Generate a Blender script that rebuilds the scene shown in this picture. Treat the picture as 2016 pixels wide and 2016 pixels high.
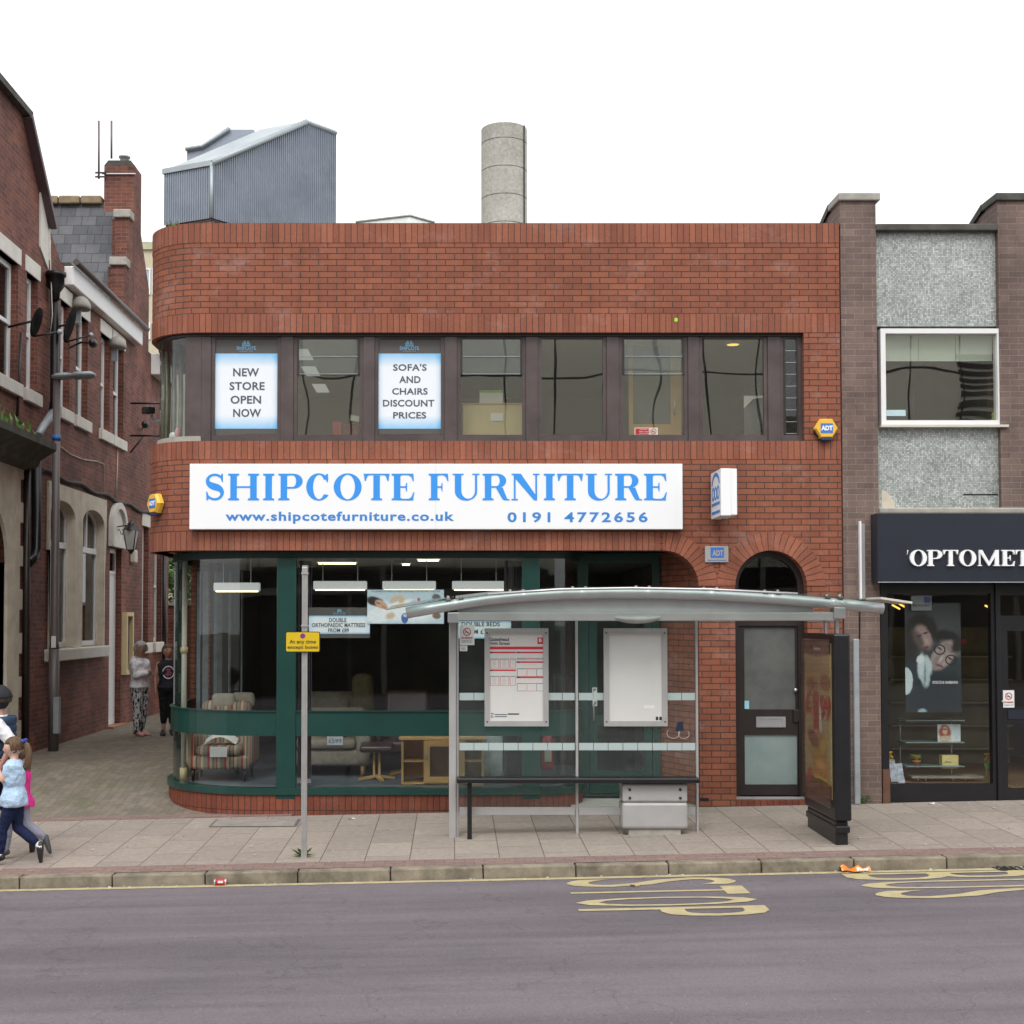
import bpy, bmesh, math, random
from math import pi, sin, cos, radians, sqrt
from mathutils import Vector, Matrix
for o in list(bpy.data.objects): bpy.data.objects.remove(o, do_unlink=True)
S = bpy.context.scene
COL = S.collection
rnd = random.Random(7)

# ------------------------------------------------------------------ camera, sky, sun, exposure
FPX, PXC, HOR = 2600.0, 895.0, 1223.0          # focal length in photo pixels, principal column, horizon row
PITCH = radians(1.9)
CAM = Vector((0.0, -16.25, 2.34))
PYC = HOR - FPX*math.tan(PITCH)
cd = bpy.data.cameras.new('camera'); cam = bpy.data.objects.new('camera', cd); COL.objects.link(cam)
cd.sensor_width = 36; cd.lens = FPX/2016*36
cd.shift_x = (1008-PXC)/2016; cd.shift_y = (PYC-1008)/2016
cd.clip_start = .1; cd.clip_end = 2000
cam.location = CAM; cam.rotation_euler = (pi/2+PITCH, 0, 0)
S.camera = cam
S.render.resolution_x = 1024; S.render.resolution_y = 1024
SUN_EL, SUN_AZ = radians(55), radians(160)
w = bpy.data.worlds.new('World'); S.world = w; w.use_nodes = True
nt = w.node_tree; bg = nt.nodes['Background']
sky = nt.nodes.new('ShaderNodeTexSky'); sky.sky_type = 'NISHITA'; sky.sun_disc = False
sky.sun_elevation = SUN_EL; sky.sun_rotation = SUN_AZ; sky.dust_density = 8; sky.air_density = 1.0; sky.ozone_density = 1
hs = nt.nodes.new('ShaderNodeHueSaturation'); hs.inputs['Saturation'].default_value = .12; hs.inputs['Value'].default_value = 1.0
mx = nt.nodes.new('ShaderNodeMix'); mx.data_type = 'RGBA'; mx.inputs[0].default_value = .6
mx.inputs[7].default_value = (11.4, 11.6, 11.9, 1)      # even bright cloud layer
nt.links.new(sky.outputs[0], hs.inputs['Color']); nt.links.new(hs.outputs[0], mx.inputs[6])
nt.links.new(mx.outputs[2], bg.inputs['Color']); bg.inputs['Strength'].default_value = .15
sl = bpy.data.lights.new('sun', 'SUN'); sl.energy = 1.05; sl.angle = radians(18); sl.color = (1, .97, .92)
so = bpy.data.objects.new('sun', sl); COL.objects.link(so)
so.rotation_euler = (radians(40), 0, radians(-20)); so.location = (0, -10, 30)
S.view_settings.view_transform = 'Standard'; S.view_settings.look = 'None'
S.view_settings.gamma = 1; S.view_settings.exposure = 0.10

# ------------------------------------------------------------------ photo pixel -> place
def ray(px, py):
    u = (px-PXC)/FPX; v = (PYC-py)/FPX
    return Vector((u, cos(PITCH)-v*sin(PITCH), sin(PITCH)+v*cos(PITCH)))
def P(px, py, Y=0.0):
    d = ray(px, py); t = (Y-CAM.y)/d.y; return CAM+d*t
def PX_(px, py, X):
    d = ray(px, py); t = (X-CAM.x)/d.x; return CAM+d*t
def RC(x0, y0, x1, y1, Y=0.0):                 # rectangle on a wall facing the street: X0,X1,Z0,Z1
    ym = (y0+y1)/2; xm = (x0+x1)/2
    return P(x0, ym, Y).x, P(x1, ym, Y).x, P(xm, y1, Y).z, P(xm, y0, Y).z
SL = .0215
KERB_Y = -3.28
XL = -6.6
def gz(X, Y):                                   # height of the walked-on surface
    z = SL*max(-60, min(60, X))
    if Y < 0: return z+.02*Y
    if X < -2.0:
        t = max(0, min(1, Y/3.2)); t = t*t*(3-2*t)
        return z*(1-t)+.29*t
    return z

# ------------------------------------------------------------------ materials
def newmat(name):
    m = bpy.data.materials.new(name); m.use_nodes = True
    n = m.node_tree; b = n.nodes['Principled BSDF']
    return m, n, b
def L(n, a, b): n.links.new(a, b)
def texco(n, uv=False):
    t = n.nodes.new('ShaderNodeTexCoord'); return t.outputs['UV' if uv else 'Object']
def noise(n, vec, scale, detail=4, rough=.6):
    q = n.nodes.new('ShaderNodeTexNoise'); q.inputs['Scale'].default_value = scale
    q.inputs['Detail'].default_value = detail; q.inputs['Roughness'].default_value = rough
    L(n, vec, q.inputs['Vector']); return q.outputs['Fac']
def ramp(n, fac, stops):
    r = n.nodes.new('ShaderNodeValToRGB'); L(n, fac, r.inputs[0]); e = r.color_ramp.elements
    while len(e) < len(stops): e.new(.5)
    for k, (p, c) in enumerate(stops):
        e[k].position = p; e[k].color = (c, c, c, 1) if isinstance(c, (int, float)) else (*c, 1)
    return r.outputs[0]
def mixc(n, fac, a, b, mode='MIX'):
    m = n.nodes.new('ShaderNodeMix'); m.data_type = 'RGBA'; m.blend_type = mode
    for s, v in ((0, fac), (6, a), (7, b)):
        if isinstance(v, (int, float)): m.inputs[s].default_value = v
        elif isinstance(v, tuple): m.inputs[s].default_value = (*v, 1)
        else: L(n, v, m.inputs[s])
    return m.outputs[2]
def bump(n, b, h, strength=.4, dist=.01):
    q = n.nodes.new('ShaderNodeBump'); q.inputs['Strength'].default_value = strength; q.inputs['Distance'].default_value = dist
    L(n, h, q.inputs['Height']); L(n, q.outputs[0], b.inputs['Normal'])
def plain(name, c, rough=.55, metal=0.0, var=.12, scale=6, bmp=0.0, spec=.5, grime=0.0, gc=(.10, .09, .07)):
    m, n, b = newmat(name)
    v = texco(n)
    f = noise(n, v, scale, 5)
    lo = tuple(x*(1-var) for x in c); hi = tuple(min(1, x*(1+var)) for x in c)
    colr = ramp(n, f, [(.3, lo), (.7, hi)])
    if grime:
        g = ramp(n, noise(n, v, scale*.35+1.3, 8, .7), [(.48, 0.0), (.72, grime)])
        colr = mixc(n, g, colr, gc)
    L(n, colr, b.inputs['Base Color'])
    b.inputs['Roughness'].default_value = rough; b.inputs['Metallic'].default_value = metal
    b.inputs['Specular IOR Level'].default_value = spec
    if bmp: bump(n, b, noise(n, v, scale*12, 3), bmp, .004)
    return m
def emis(name, c, s):
    m, n, b = newmat(name); b.inputs['Base Color'].default_value = (*c, 1)
    b.inputs['Emission Color'].default_value = (*c, 1); b.inputs['Emission Strength'].default_value = s; return m
def brick(name, c1, c2, mortar, bw=.225, bh=.075, ms=.008, off=.5, bloom=0.0, dirt=.3, bias=0.0, vert=False, rough=.75):
    m, n, b = newmat(name)
    uv = texco(n, True)
    mp = n.nodes.new('ShaderNodeMapping'); L(n, uv, mp.inputs[0])
    if vert: mp.inputs['Rotation'].default_value = (0, 0, pi/2)
    t = n.nodes.new('ShaderNodeTexBrick'); L(n, mp.outputs[0], t.inputs['Vector'])
    t.offset = off; t.inputs['Scale'].default_value = 1; t.inputs['Brick Width'].default_value = bw
    t.inputs['Row Height'].default_value = bh; t.inputs['Mortar Size'].default_value = ms/2
    t.inputs['Mortar Smooth'].default_value = .15; t.inputs['Bias'].default_value = bias
    t.inputs['Color1'].default_value = (*c1, 1); t.inputs['Color2'].default_value = (*c2, 1)
    t.inputs['Mortar'].default_value = (*mortar, 1)
    c = t.outputs['Color']; o = texco(n)
    fine = ramp(n, noise(n, o, 55, 4, .7), [(.3, .82), (.7, 1.12)])
    c = mixc(n, 1.0, c, fine, 'MULTIPLY')
    big = ramp(n, noise(n, o, 1.1, 7, .65), [(.35, 1-dirt), (.62, 1.05)])
    c = mixc(n, 1.0, c, big, 'MULTIPLY')
    sm = n.nodes.new('ShaderNodeMapping'); sm.inputs['Scale'].default_value = (7, 7, .45); L(n, o, sm.inputs[0])       # rain streaks
    c = mixc(n, 1.0, c, ramp(n, noise(n, sm.outputs[0], 1.0, 5, .6), [(.32, .86), (.55, 1.03)]), 'MULTIPLY')
    if bloom:
        wv = n.nodes.new('ShaderNodeMapping'); wv.inputs['Scale'].default_value = (1, 1, 1.6); L(n, o, wv.inputs[0])
        g = ramp(n, noise(n, wv.outputs[0], 1.6, 9, .72), [(.54, 0.0), (.74, bloom)])
        c = mixc(n, g, c, (.46, .36, .34))
    L(n, c, b.inputs['Base Color']); b.inputs['Roughness'].default_value = rough; b.inputs['Specular IOR Level'].default_value = .3
    inv = n.nodes.new('ShaderNodeMath'); inv.operation = 'SUBTRACT'; inv.inputs[0].default_value = 1; L(n, t.outputs['Fac'], inv.inputs[1])
    ad = n.nodes.new('ShaderNodeMath'); ad.operation = 'MULTIPLY_ADD'; L(n, noise(n, o, 90, 3), ad.inputs[0]); ad.inputs[1].default_value = .25; L(n, inv.outputs[0], ad.inputs[2])
    bump(n, b, ad.outputs[0], .7, .006)
    return m
def art(name, base, blobs, cvt, rough=.45, grain=.10, emit=0.0):
    """printed picture made of soft-edged patches: (cx, cy, rx, ry, rot, colour, softness) in print coordinates"""
    m, n, b = newmat(name); uv = texco(n, True)
    wv = n.nodes.new('ShaderNodeTexNoise'); wv.inputs['Scale'].default_value = 16; wv.inputs['Detail'].default_value = 3; L(n, uv, wv.inputs['Vector'])
    sb = n.nodes.new('ShaderNodeVectorMath'); sb.operation = 'MULTIPLY_ADD'; sb.inputs[1].default_value = (.035, .035, 0); L(n, wv.outputs['Color'], sb.inputs[0]); L(n, uv, sb.inputs[2])
    c = base
    for cx, cy, rx, ry, rot, col, soft in blobs:
        X, Y_, sx, sy, rr = cvt(cx, cy, rx, ry, rot)
        mp = n.nodes.new('ShaderNodeMapping'); mp.vector_type = 'TEXTURE'; mp.inputs['Location'].default_value = (X+.0175, Y_+.0175, 0); mp.inputs['Rotation'].default_value = (0, 0, rr); mp.inputs['Scale'].default_value = (sx, sy, 1); L(n, sb.outputs[0], mp.inputs[0])
        sp = n.nodes.new('ShaderNodeVectorMath'); sp.operation = 'MULTIPLY'; sp.inputs[1].default_value = (1, 1, 0); L(n, mp.outputs[0], sp.inputs[0])
        ln_ = n.nodes.new('ShaderNodeVectorMath'); ln_.operation = 'LENGTH'; L(n, sp.outputs[0], ln_.inputs[0])
        mr = n.nodes.new('ShaderNodeMapRange'); mr.interpolation_type = 'SMOOTHSTEP'; mr.inputs[1].default_value = 1-soft; mr.inputs[2].default_value = 1+soft; mr.inputs[3].default_value = 1; mr.inputs[4].default_value = 0; L(n, ln_.outputs['Value'], mr.inputs[0])
        c = mixc(n, mr.outputs[0], c, col)
    c = mixc(n, 1.0, c, ramp(n, noise(n, uv, 30, 5, .7), [(.3, 1-grain), (.7, 1+grain)]), 'MULTIPLY')
    L(n, c, b.inputs['Base Color']); b.inputs['Roughness'].default_value = rough
    if emit: L(n, c, b.inputs['Emission Color']); b.inputs['Emission Strength'].default_value = emit
    return m
def glassm(name, tint=(.93, .96, .95), ior=1.5, rough=.0, wav=.0, haze=0.0, hazec=(.5, .55, .52)):
    m = bpy.data.materials.new(name); m.use_nodes = True; n = m.node_tree; n.nodes.clear()
    out = n.nodes.new('ShaderNodeOutputMaterial')
    tr = n.nodes.new('ShaderNodeBsdfTransparent'); tr.inputs[0].default_value = (*tint, 1)
    gl = n.nodes.new('ShaderNodeBsdfGlossy'); gl.inputs['Roughness'].default_value = rough
    fr = n.nodes.new('ShaderNodeFresnel'); ge = n.nodes.new('ShaderNodeNewGeometry'); mr = n.nodes.new('ShaderNodeMapRange')
    mr.inputs[3].default_value = ior; mr.inputs[4].default_value = 1/ior      # same reflectance on both faces of a thin pane
    L(n, ge.outputs['Backfacing'], mr.inputs[0]); L(n, mr.outputs[0], fr.inputs['IOR'])
    mi = n.nodes.new('ShaderNodeMixShader'); L(n, fr.outputs[0], mi.inputs[0])
    base = tr.outputs[0]
    if haze:
        df = n.nodes.new('ShaderNodeBsdfDiffuse'); df.inputs[0].default_value = (*hazec, 1)
        mh = n.nodes.new('ShaderNodeMixShader'); g = ramp(n, noise(n, texco(n), 2.2, 6, .7), [(.3, haze*.6), (.7, haze*1.3)])
        L(n, g, mh.inputs[0]); L(n, base, mh.inputs[1]); L(n, df.outputs[0], mh.inputs[2]); base = mh.outputs[0]
    L(n, base, mi.inputs[1]); L(n, gl.outputs[0], mi.inputs[2]); L(n, mi.outputs[0], out.inputs[0])
    if wav:
        q = n.nodes.new('ShaderNodeBump'); q.inputs['Strength'].default_value = wav; q.inputs['Distance'].default_value = .02
        L(n, noise(n, texco(n), 1.3, 1, .3), q.inputs['Height']); L(n, q.outputs[0], gl.inputs['Normal'])
    return m
# ------------------------------------------------------------------ mesh building
class MB:
    def __init__(s): s.v = []; s.f = []; s.uv = []; s.sm = []
    def face(s, pts, uv=None, smooth=False):
        k = len(s.v); s.v += [Vector(p) for p in pts]; s.f.append(list(range(k, k+len(pts)))); s.uv.append(uv); s.sm.append(smooth)
    def box(s, x0, x1, y0, y1, z0, z1):
        if x0 > x1: x0, x1 = x1, x0
        if y0 > y1: y0, y1 = y1, y0
        if z0 > z1: z0, z1 = z1, z0
        k = len(s.v)
        s.v += [Vector((x, y, z)) for z in (z0, z1) for y in (y0, y1) for x in (x0, x1)]
        for f in ((0, 2, 3, 1), (4, 5, 7, 6), (0, 1, 5, 4), (2, 6, 7, 3), (0, 4, 6, 2), (1, 3, 7, 5)):
            s.f.append([k+i for i in f]); s.uv.append(None); s.sm.append(False)
        return s
    def obox(s, c, size, rot=(0, 0, 0)):
        from mathutils import Euler
        R = Euler(rot).to_matrix(); k = len(s.v); c = Vector(c)
        for z in (-.5, .5):
            for y in (-.5, .5):
                for x in (-.5, .5): s.v.append(c+R@Vector((x*size[0], y*size[1], z*size[2])))
        for f in ((0, 2, 3, 1), (4, 5, 7, 6), (0, 1, 5, 4), (2, 6, 7, 3), (0, 4, 6, 2), (1, 3, 7, 5)):
            s.f.append([k+i for i in f]); s.uv.append(None); s.sm.append(False)
        return s
    def tube(s, pts, r, n=10, cap=True, smooth=True):
        pts = [Vector(p) for p in pts]; m = len(pts)
        rs = r if isinstance(r, (list, tuple)) else [r]*m
        k0 = len(s.v); prev = None
        for i, p in enumerate(pts):
            d = (pts[min(i+1, m-1)]-pts[max(i-1, 0)])
            if d.length < 1e-9: d = Vector((0, 0, 1))
            d.normalize()
            if prev is None:
                a = Vector((1, 0, 0)) if abs(d.x) < .9 else Vector((0, 1, 0))
                u = d.cross(a).normalized()
            else:
                u = (prev-d*prev.dot(d))
                u = u.normalized() if u.length > 1e-6 else d.orthogonal().normalized()
            prev = u; w_ = d.cross(u)
            rr = rs[i]; ru, rw = rr if isinstance(rr, (tuple, list)) else (rr, rr)
            for j in range(n):
                a = 2*pi*j/n; s.v.append(p+u*(cos(a)*ru)+w_*(sin(a)*rw))
        for i in range(m-1):
            for j in range(n):
                a = k0+i*n+j; b = k0+i*n+(j+1) % n
                s.f.append([a, b, b+n, a+n]); s.uv.append(None); s.sm.append(smooth)
        if cap:
            s.f.append([k0+j for j in reversed(range(n))]); s.uv.append(None); s.sm.append(False)
            s.f.append([k0+(m-1)*n+j for j in range(n)]); s.uv.append(None); s.sm.append(False)
        return s
    def loft(s, rings, n=20, smooth=True):      # rings: (center, axis_u, axis_w) vectors; closed
        k0 = len(s.v); m = len(rings)
        for c, u, w_ in rings:
            for j in range(n):
                a = 2*pi*j/n; s.v.append(Vector(c)+Vector(u)*cos(a)+Vector(w_)*sin(a))
        for i in range(m-1):
            for j in range(n):
                a = k0+i*n+j; b = k0+i*n+(j+1) % n
                s.f.append([a, b, b+n, a+n]); s.uv.append(None); s.sm.append(smooth)
        s.f.append([k0+j for j in reversed(range(n))]); s.uv.append(None); s.sm.append(False)
        s.f.append([k0+(m-1)*n+j for j in range(n)]); s.uv.append(None); s.sm.append(False)
        return s
    def ball(s, c, r, nu=16, nv=10, fn=None):
        r = (r, r, r) if isinstance(r, (int, float)) else r; c = Vector(c); k0 = len(s.v)
        for i in range(nv+1):
            th = pi*i/nv
            for j in range(nu):
                ph = 2*pi*j/nu; q = Vector((sin(th)*cos(ph), sin(th)*sin(ph), cos(th)))
                p = Vector((q.x*r[0], q.y*r[1], q.z*r[2]))
                if fn: p = fn(p, q)
                s.v.append(c+p)
        for i in range(nv):
            for j in range(nu):
                a = k0+i*nu+j; b = k0+i*nu+(j+1) % nu
                s.f.append([a, a+nu, b+nu, b]); s.uv.append(None); s.sm.append(True)
        return s
    def lathe(s, c, prof, n=24, axis='z'):
        k0 = len(s.v); c = Vector(c)
        for r, h in prof:
            for j in range(n):
                a = 2*pi*j/n
                q = {'z': (cos(a)*r, sin(a)*r, h), 'y': (cos(a)*r, h, sin(a)*r), 'x': (h, cos(a)*r, sin(a)*r)}[axis]
                s.v.append(c+Vector(q))
        for i in range(len(prof)-1):
            for j in range(n):
                a = k0+i*n+j; b = k0+i*n+(j+1) % n
                s.f.append([a, b, b+n, a+n]); s.uv.append(None); s.sm.append(True)
        return s
    def shape(s, loops, t0, t1, plane='xz'):     # loops in 2-D, filled with holes and given thickness t0..t1
        cu = bpy.data.curves.new('t', 'CURVE'); cu.dimensions = '2D'; cu.fill_mode = 'BOTH'; cu.extrude = abs(t1-t0)/2
        for l in loops:
            sp = cu.splines.new('POLY'); sp.points.add(len(l)-1)
            for q, p in zip(sp.points, l): q.co = (p[0], p[1], 0, 1)
            sp.use_cyclic_u = True
        ob = bpy.data.objects.new('t', cu); COL.objects.link(ob)
        dg = bpy.context.evaluated_depsgraph_get(); me = bpy.data.meshes.new_from_object(ob.evaluated_get(dg))
        s.addmesh(me, plane, (t0+t1)/2); bpy.data.objects.remove(ob); bpy.data.curves.remove(cu); bpy.data.meshes.remove(me)
        return s
    def addmesh(s, me, plane, mid, off=(0, 0), scl=(1, 1)):
        k = len(s.v)
        for q in me.vertices:
            x, y, z = q.co; x = x*scl[0]+off[0]; y = y*scl[1]+off[1]
            if plane == 'xz': s.v.append(Vector((x, mid-z, y)))
            elif plane == 'yz': s.v.append(Vector((mid+z, x, y)))
            elif plane == '-yz': s.v.append(Vector((mid-z, -x, y)))
            else: s.v.append(Vector((x, y, mid+z)))
        for f in me.polygons: s.f.append([k+i for i in f.vertices]); s.uv.append(None); s.sm.append(False)
        return s
    def sweep(s, path, z0, z1, th, u0=0.0, closed_ends=True):   # wall following a plan path (outer line), thickness inwards
        m = len(path); P2 = [Vector((p[0], p[1])) for p in path]; N = []
        for i in range(m):
            d = (P2[min(i+1, m-1)]-P2[max(i-1, 0)]).normalized(); N.append(Vector((-d.y, d.x)))   # left of travel = inward
        us = [u0]
        for i in range(1, m): us.append(us[-1]+(P2[i]-P2[i-1]).length)
        for i in range(m-1):
            a, b = P2[i], P2[i+1]; ai, bi = a+N[i]*th, b+N[i+1]*th; ua, ub = us[i], us[i+1]
            s.face([(a.x, a.y, z0), (b.x, b.y, z0), (b.x, b.y, z1), (a.x, a.y, z1)], [(ua, z0), (ub, z0), (ub, z1), (ua, z1)])
            s.face([(bi.x, bi.y, z0), (ai.x, ai.y, z0), (ai.x, ai.y, z1), (bi.x, bi.y, z1)], [(ub, z0), (ua, z0), (ua, z1), (ub, z1)])
            s.face([(a.x, a.y, z1), (b.x, b.y, z1), (bi.x, bi.y, z1), (ai.x, ai.y, z1)], [(ua, z1), (ub, z1), (ub, z1+th), (ua, z1+th)])
            s.face([(ai.x, ai.y, z0), (bi.x, bi.y, z0), (b.x, b.y, z0), (a.x, a.y, z0)], [(ua, z0+th), (ub, z0+th), (ub, z0), (ua, z0)])
        for i, fl in ((0, 1), (m-1, 0)):
            a = P2[i]; ai = a+N[i]*th
            q = [(a.x, a.y, z0), (a.x, a.y, z1), (ai.x, ai.y, z1), (ai.x, ai.y, z0)]; u = [(0, z0), (0, z1), (th, z1), (th, z0)]
            if not fl: q.reverse(); u.reverse()
            s.face(q, u)
        return s
    def build(s, name, m, parent=None, bevel=0, smooth=None, merge=False):
        me = bpy.data.meshes.new(name)
        if parent is not None: org = ORG[parent.name]
        else:
            xs = [q.x for q in s.v]; ys = [q.y for q in s.v]; zs = [q.z for q in s.v]
            org = Vector(((min(xs)+max(xs))/2, (min(ys)+max(ys))/2, min(zs)))
        me.from_pydata([q-org for q in s.v], [], s.f)
        uvl = me.uv_layers.new(name='UVMap')
        for pi_, poly in enumerate(me.polygons):
            poly.use_smooth = s.sm[pi_] if smooth is None else smooth
            u = s.uv[pi_]
            nrm = poly.normal
            for k, li in enumerate(poly.loop_indices):
                if u: uvl.data[li].uv = u[k]
                else:
                    c = s.v[s.f[pi_][k]]
                    ax = max(range(3), key=lambda i: abs(nrm[i]))
                    uvl.data[li].uv = (c.y, c.z) if ax == 0 else ((c.x, c.z) if ax == 1 else (c.x, c.y))
        if isinstance(m, (list, tuple)):
            for q in m: me.materials.append(q)
        else: me.materials.append(m)
        o = bpy.data.objects.new(name, me); COL.objects.link(o)
        if merge:
            bm = bmesh.new(); bm.from_mesh(me); bmesh.ops.remove_doubles(bm, verts=bm.verts, dist=1e-5)
            bmesh.ops.recalc_face_normals(bm, faces=bm.faces); bm.to_mesh(me); bm.free()
        if parent is not None: o.parent = parent; ORG[o.name] = org
        else: o.location = org; ORG[o.name] = org
        if bevel:
            b = o.modifiers.new('bevel', 'BEVEL'); b.width = bevel; b.segments = 2; b.limit_method = 'ANGLE'; b.angle_limit = radians(40)
        return o
ORG = {}
def tag(o, label=None, cat=None, group=None, kind=None):
    if label: o['label'] = label
    if cat: o['category'] = cat
    if group: o['group'] = group
    if kind: o['kind'] = kind
    return o
def thing(name, loc, label, cat, group=None):
    o = bpy.data.objects.new(name, None); COL.objects.link(o); o.location = loc; o.empty_display_size = .2
    ORG[o.name] = Vector(loc); return tag(o, label, cat, group)
def copy_tree(o, parent=None):
    c = o.copy(); COL.objects.link(c)
    if parent is not None: c.parent = parent
    ORG[c.name] = ORG.get(o.name, Vector())
    for ch in [q for q in bpy.data.objects if q.parent == o]: copy_tree(ch, c)
    return c
def B(): return MB()
def bx(*a): return MB().box(*a)

# ------------------------------------------------------------------ lettering
def text_mesh(txt, bold=0.0, space=1.0):
    cu = bpy.data.curves.new('t', 'FONT'); cu.body = txt; cu.size = 1; cu.extrude = .5; cu.offset = bold; cu.space_character = space
    cu.resolution_u = 3
    ob = bpy.data.objects.new('t', cu); COL.objects.link(ob); dg = bpy.context.evaluated_depsgraph_get()
    me = bpy.data.meshes.new_from_object(ob.evaluated_get(dg)); bpy.data.objects.remove(ob); bpy.data.curves.remove(cu); return me
def put_text(mb, txt, x0, x1, z0, z1, mid, plane='xz', bold=.0, th=.004, space=1.0):
    """fits the visible extent of txt into the box"""
    me = text_mesh(txt, bold, space)
    xs = [v.co.x for v in me.vertices]; ys = [v.co.y for v in me.vertices]
    a, b, c, d = min(xs), max(xs), min(ys), max(ys)
    sx = (x1-x0)/(b-a); sy = (z1-z0)/(d-c)
    for v in me.vertices: v.co.z *= th
    mb.addmesh(me, plane, mid, (x0-a*sx, z0-c*sy), (sx, sy)); bpy.data.meshes.remove(me); return mb
def cap_h(txt): return .73 if not any(c in 'gjpqy' for c in txt) else .9
def ell(cx, cy, rx, ry, a0=0, a1=2*pi, n=36):
    return [(cx+rx*cos(a0+(a1-a0)*i/n), cy+ry*sin(a0+(a1-a0)*i/n)) for i in range(n+(0 if abs(a1-a0-2*pi) < 1e-6 else 1))]
def stroke(path, ws):                             # outline polygon of a variable-width stroke
    Lp, Rp = [], []; m = len(path)
    for i, (x, y) in enumerate(path):
        a = path[max(i-1, 0)]; b = path[min(i+1, m-1)]; dx, dy = b[0]-a[0], b[1]-a[1]; l = sqrt(dx*dx+dy*dy) or 1
        nx, ny = -dy/l, dx/l; h = ws[i]/2; Lp.append((x+nx*h, y+ny*h)); Rp.append((x-nx*h, y-ny*h))
    return Lp+Rp[::-1]
def serif(ch, W):
    """polygons of a bold serif capital in a W x 1 box; each entry is a list of loops"""
    st, tn, sf = .245, .065, .06; out = []
    R = lambda a, b, c, d: [[(a, b), (c, b), (c, d), (a, d)]]
    def stem(x, w_=st, lo=0, hi=1, e=.085):
        o = [R(x, lo+(sf if lo == 0 else 0), x+w_, hi-(sf if hi == 1 else 0))]
        if lo == 0: o.append([[(x-e, 0), (x+w_+e, 0), (x+w_+e, sf), (x+w_, sf+.03), (x, sf+.03), (x-e, sf)]])
        if hi == 1: o.append([[(x-e, 1), (x-e, 1-sf), (x, 1-sf-.03), (x+w_, 1-sf-.03), (x+w_+e, 1-sf), (x+w_+e, 1)]])
        return o
    e = .085
    if ch == 'I': out += stem(W/2-st/2)
    elif ch == 'H': out += stem(e)+stem(W-e-st)+[R(e+st, .47, W-e-st, .53)]
    elif ch in 'PR':
        top = [(e+st, .94)]+[(e+st+(W-e-st-.02)*(.35+.65*sin(a)) if a > 0 else e+st+.35*(W-e-st), .5+.25*1+.25*cos(a)-.0) for a in [pi*i/14 for i in range(15)]]
        bw = W-e-st-(.02 if ch == 'P' else .12); x1 = e+st; yb = .44 if ch == 'P' else .47; yc = (1+yb)/2; ry = (1-yb)/2
        o = [(x1-.01, 1), (x1+bw*.4, 1)]+[(x1+bw*.4+bw*.6*sin(a), yc+ry*cos(a)) for a in [pi*i/14 for i in range(1, 14)]]+[(x1+bw*.4, yb), (x1-.01, yb)]
        i_ = [(x1-.01, 1-tn), (x1+bw*.35, 1-tn)]+[(x1+bw*.35+(bw*.65-st)*sin(a), yc+(ry-tn)*cos(a)) for a in [pi*i/14 for i in range(1, 14)]]+[(x1+bw*.35, yb+tn), (x1-.01, yb+tn)]
        n = len(o); out += stem(e)+[[o+i_[::-1]]]
        if ch == 'R':
            out.append([[(x1+bw*.3, yb+.01), (x1+bw*.3+st*1.05, yb+.01), (W-.08, .05), (W, .05), (W, 0), (W-.2, 0), (W-.27, .05)]])
    elif ch in 'CO':
        o = ell(W/2, .5, W/2, .515); i_ = ell(W/2, .5, W/2-st*1.02, .46)
        if ch == 'O': out.append([o, i_])
        else:
            a0, a1 = radians(36), radians(324); W2 = W*1.06
            o = ell(W2/2, .5, W2/2, .515, a0, a1, 34); i_ = ell(W2/2+.015, .5, W2/2-st*.98, .455, a0, a1, 34); out.append([o+i_[::-1]])
            out.append([[(W*.86, .99), (W*.93, .99), (W*.93, .68), (W*.885, .68), (W*.78, .9)]])
    elif ch == 'T':
        out += stem(W/2-st/2, lo=0, hi=.93)+[R(.0, .94, W, 1)]
        out += [[[(0, 1), (.04, .72), (.075, .72), (.14, .9), (.2, .94)]], [[(W, 1), (W-.04, .72), (W-.075, .72), (W-.14, .9), (W-.2, .94)]]]
    elif ch in 'EF':
        out += stem(e)+[R(e+st, .94, W-.06, 1), R(e+st, .47, W*.68, .53), [[(W*.68, .66), (W*.68, .34), (W*.64, .34), (W*.6, .5), (W*.64, .66)]]]
        out += [[[(W-.04, 1), (W-.02, .72), (W-.06, .72), (W-.12, .88), (W-.22, .94), (W-.3, 1)]]]
        if ch == 'E': out += [R(e+st, 0, W-.04, .06), [[(W-.06, 0), (W, .3), (W-.04, .3), (W-.12, .12), (W-.22, .06), (W-.3, 0)]]]
    elif ch == 'U':
        xr = W-e-.085
        o = [(e, .95), (e, .33)]+[((e+xr+.085)/2-((xr+.085-e)/2)*cos(a), .33-.345*sin(a)) for a in [pi*i/14 for i in range(1, 14)]]+[(xr+.085, .33), (xr+.085, .95)]
        i_ = [(e+st, .95), (e+st, .36)]+[((e+st+xr)/2-((xr-e-st)/2)*cos(a), .36-.3*sin(a)) for a in [pi*i/14 for i in range(1, 14)]]+[(xr, .36), (xr, .95)]
        out.append([o+i_[::-1]]); out += [R(0, .945, e*2+st, 1), R(xr-.1, .945, W, 1)]
    elif ch == 'N':
        out += [R(e, .05, e+.07, .95), R(W-e-.07, 0.0, W-e, .95), [[(e-.02, 1), (e+st+.02, 1), (W-e, .12), (W-e, 0), (W-e-.12, 0), (e, .88)]]]
        out += [R(0, 0, e*2+.07, .055), R(0, .945, e+.1, 1), R(W-e*2-.07, .945, W, 1)]
    elif ch == 'M':
        out += [R(e, .05, e+.08, .95), R(W-e-st, .05, W-e, .95), [[(e-.03, 1), (e+.2, 1), (W*.52, .2), (W*.48, 0), (e+.03, .9)]], [[(W-e+.02, 1), (W-e-.18, 1), (W*.46, .08), (W*.5, 0), (W*.56, .1), (W-e-.02, .92)]]]
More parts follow.
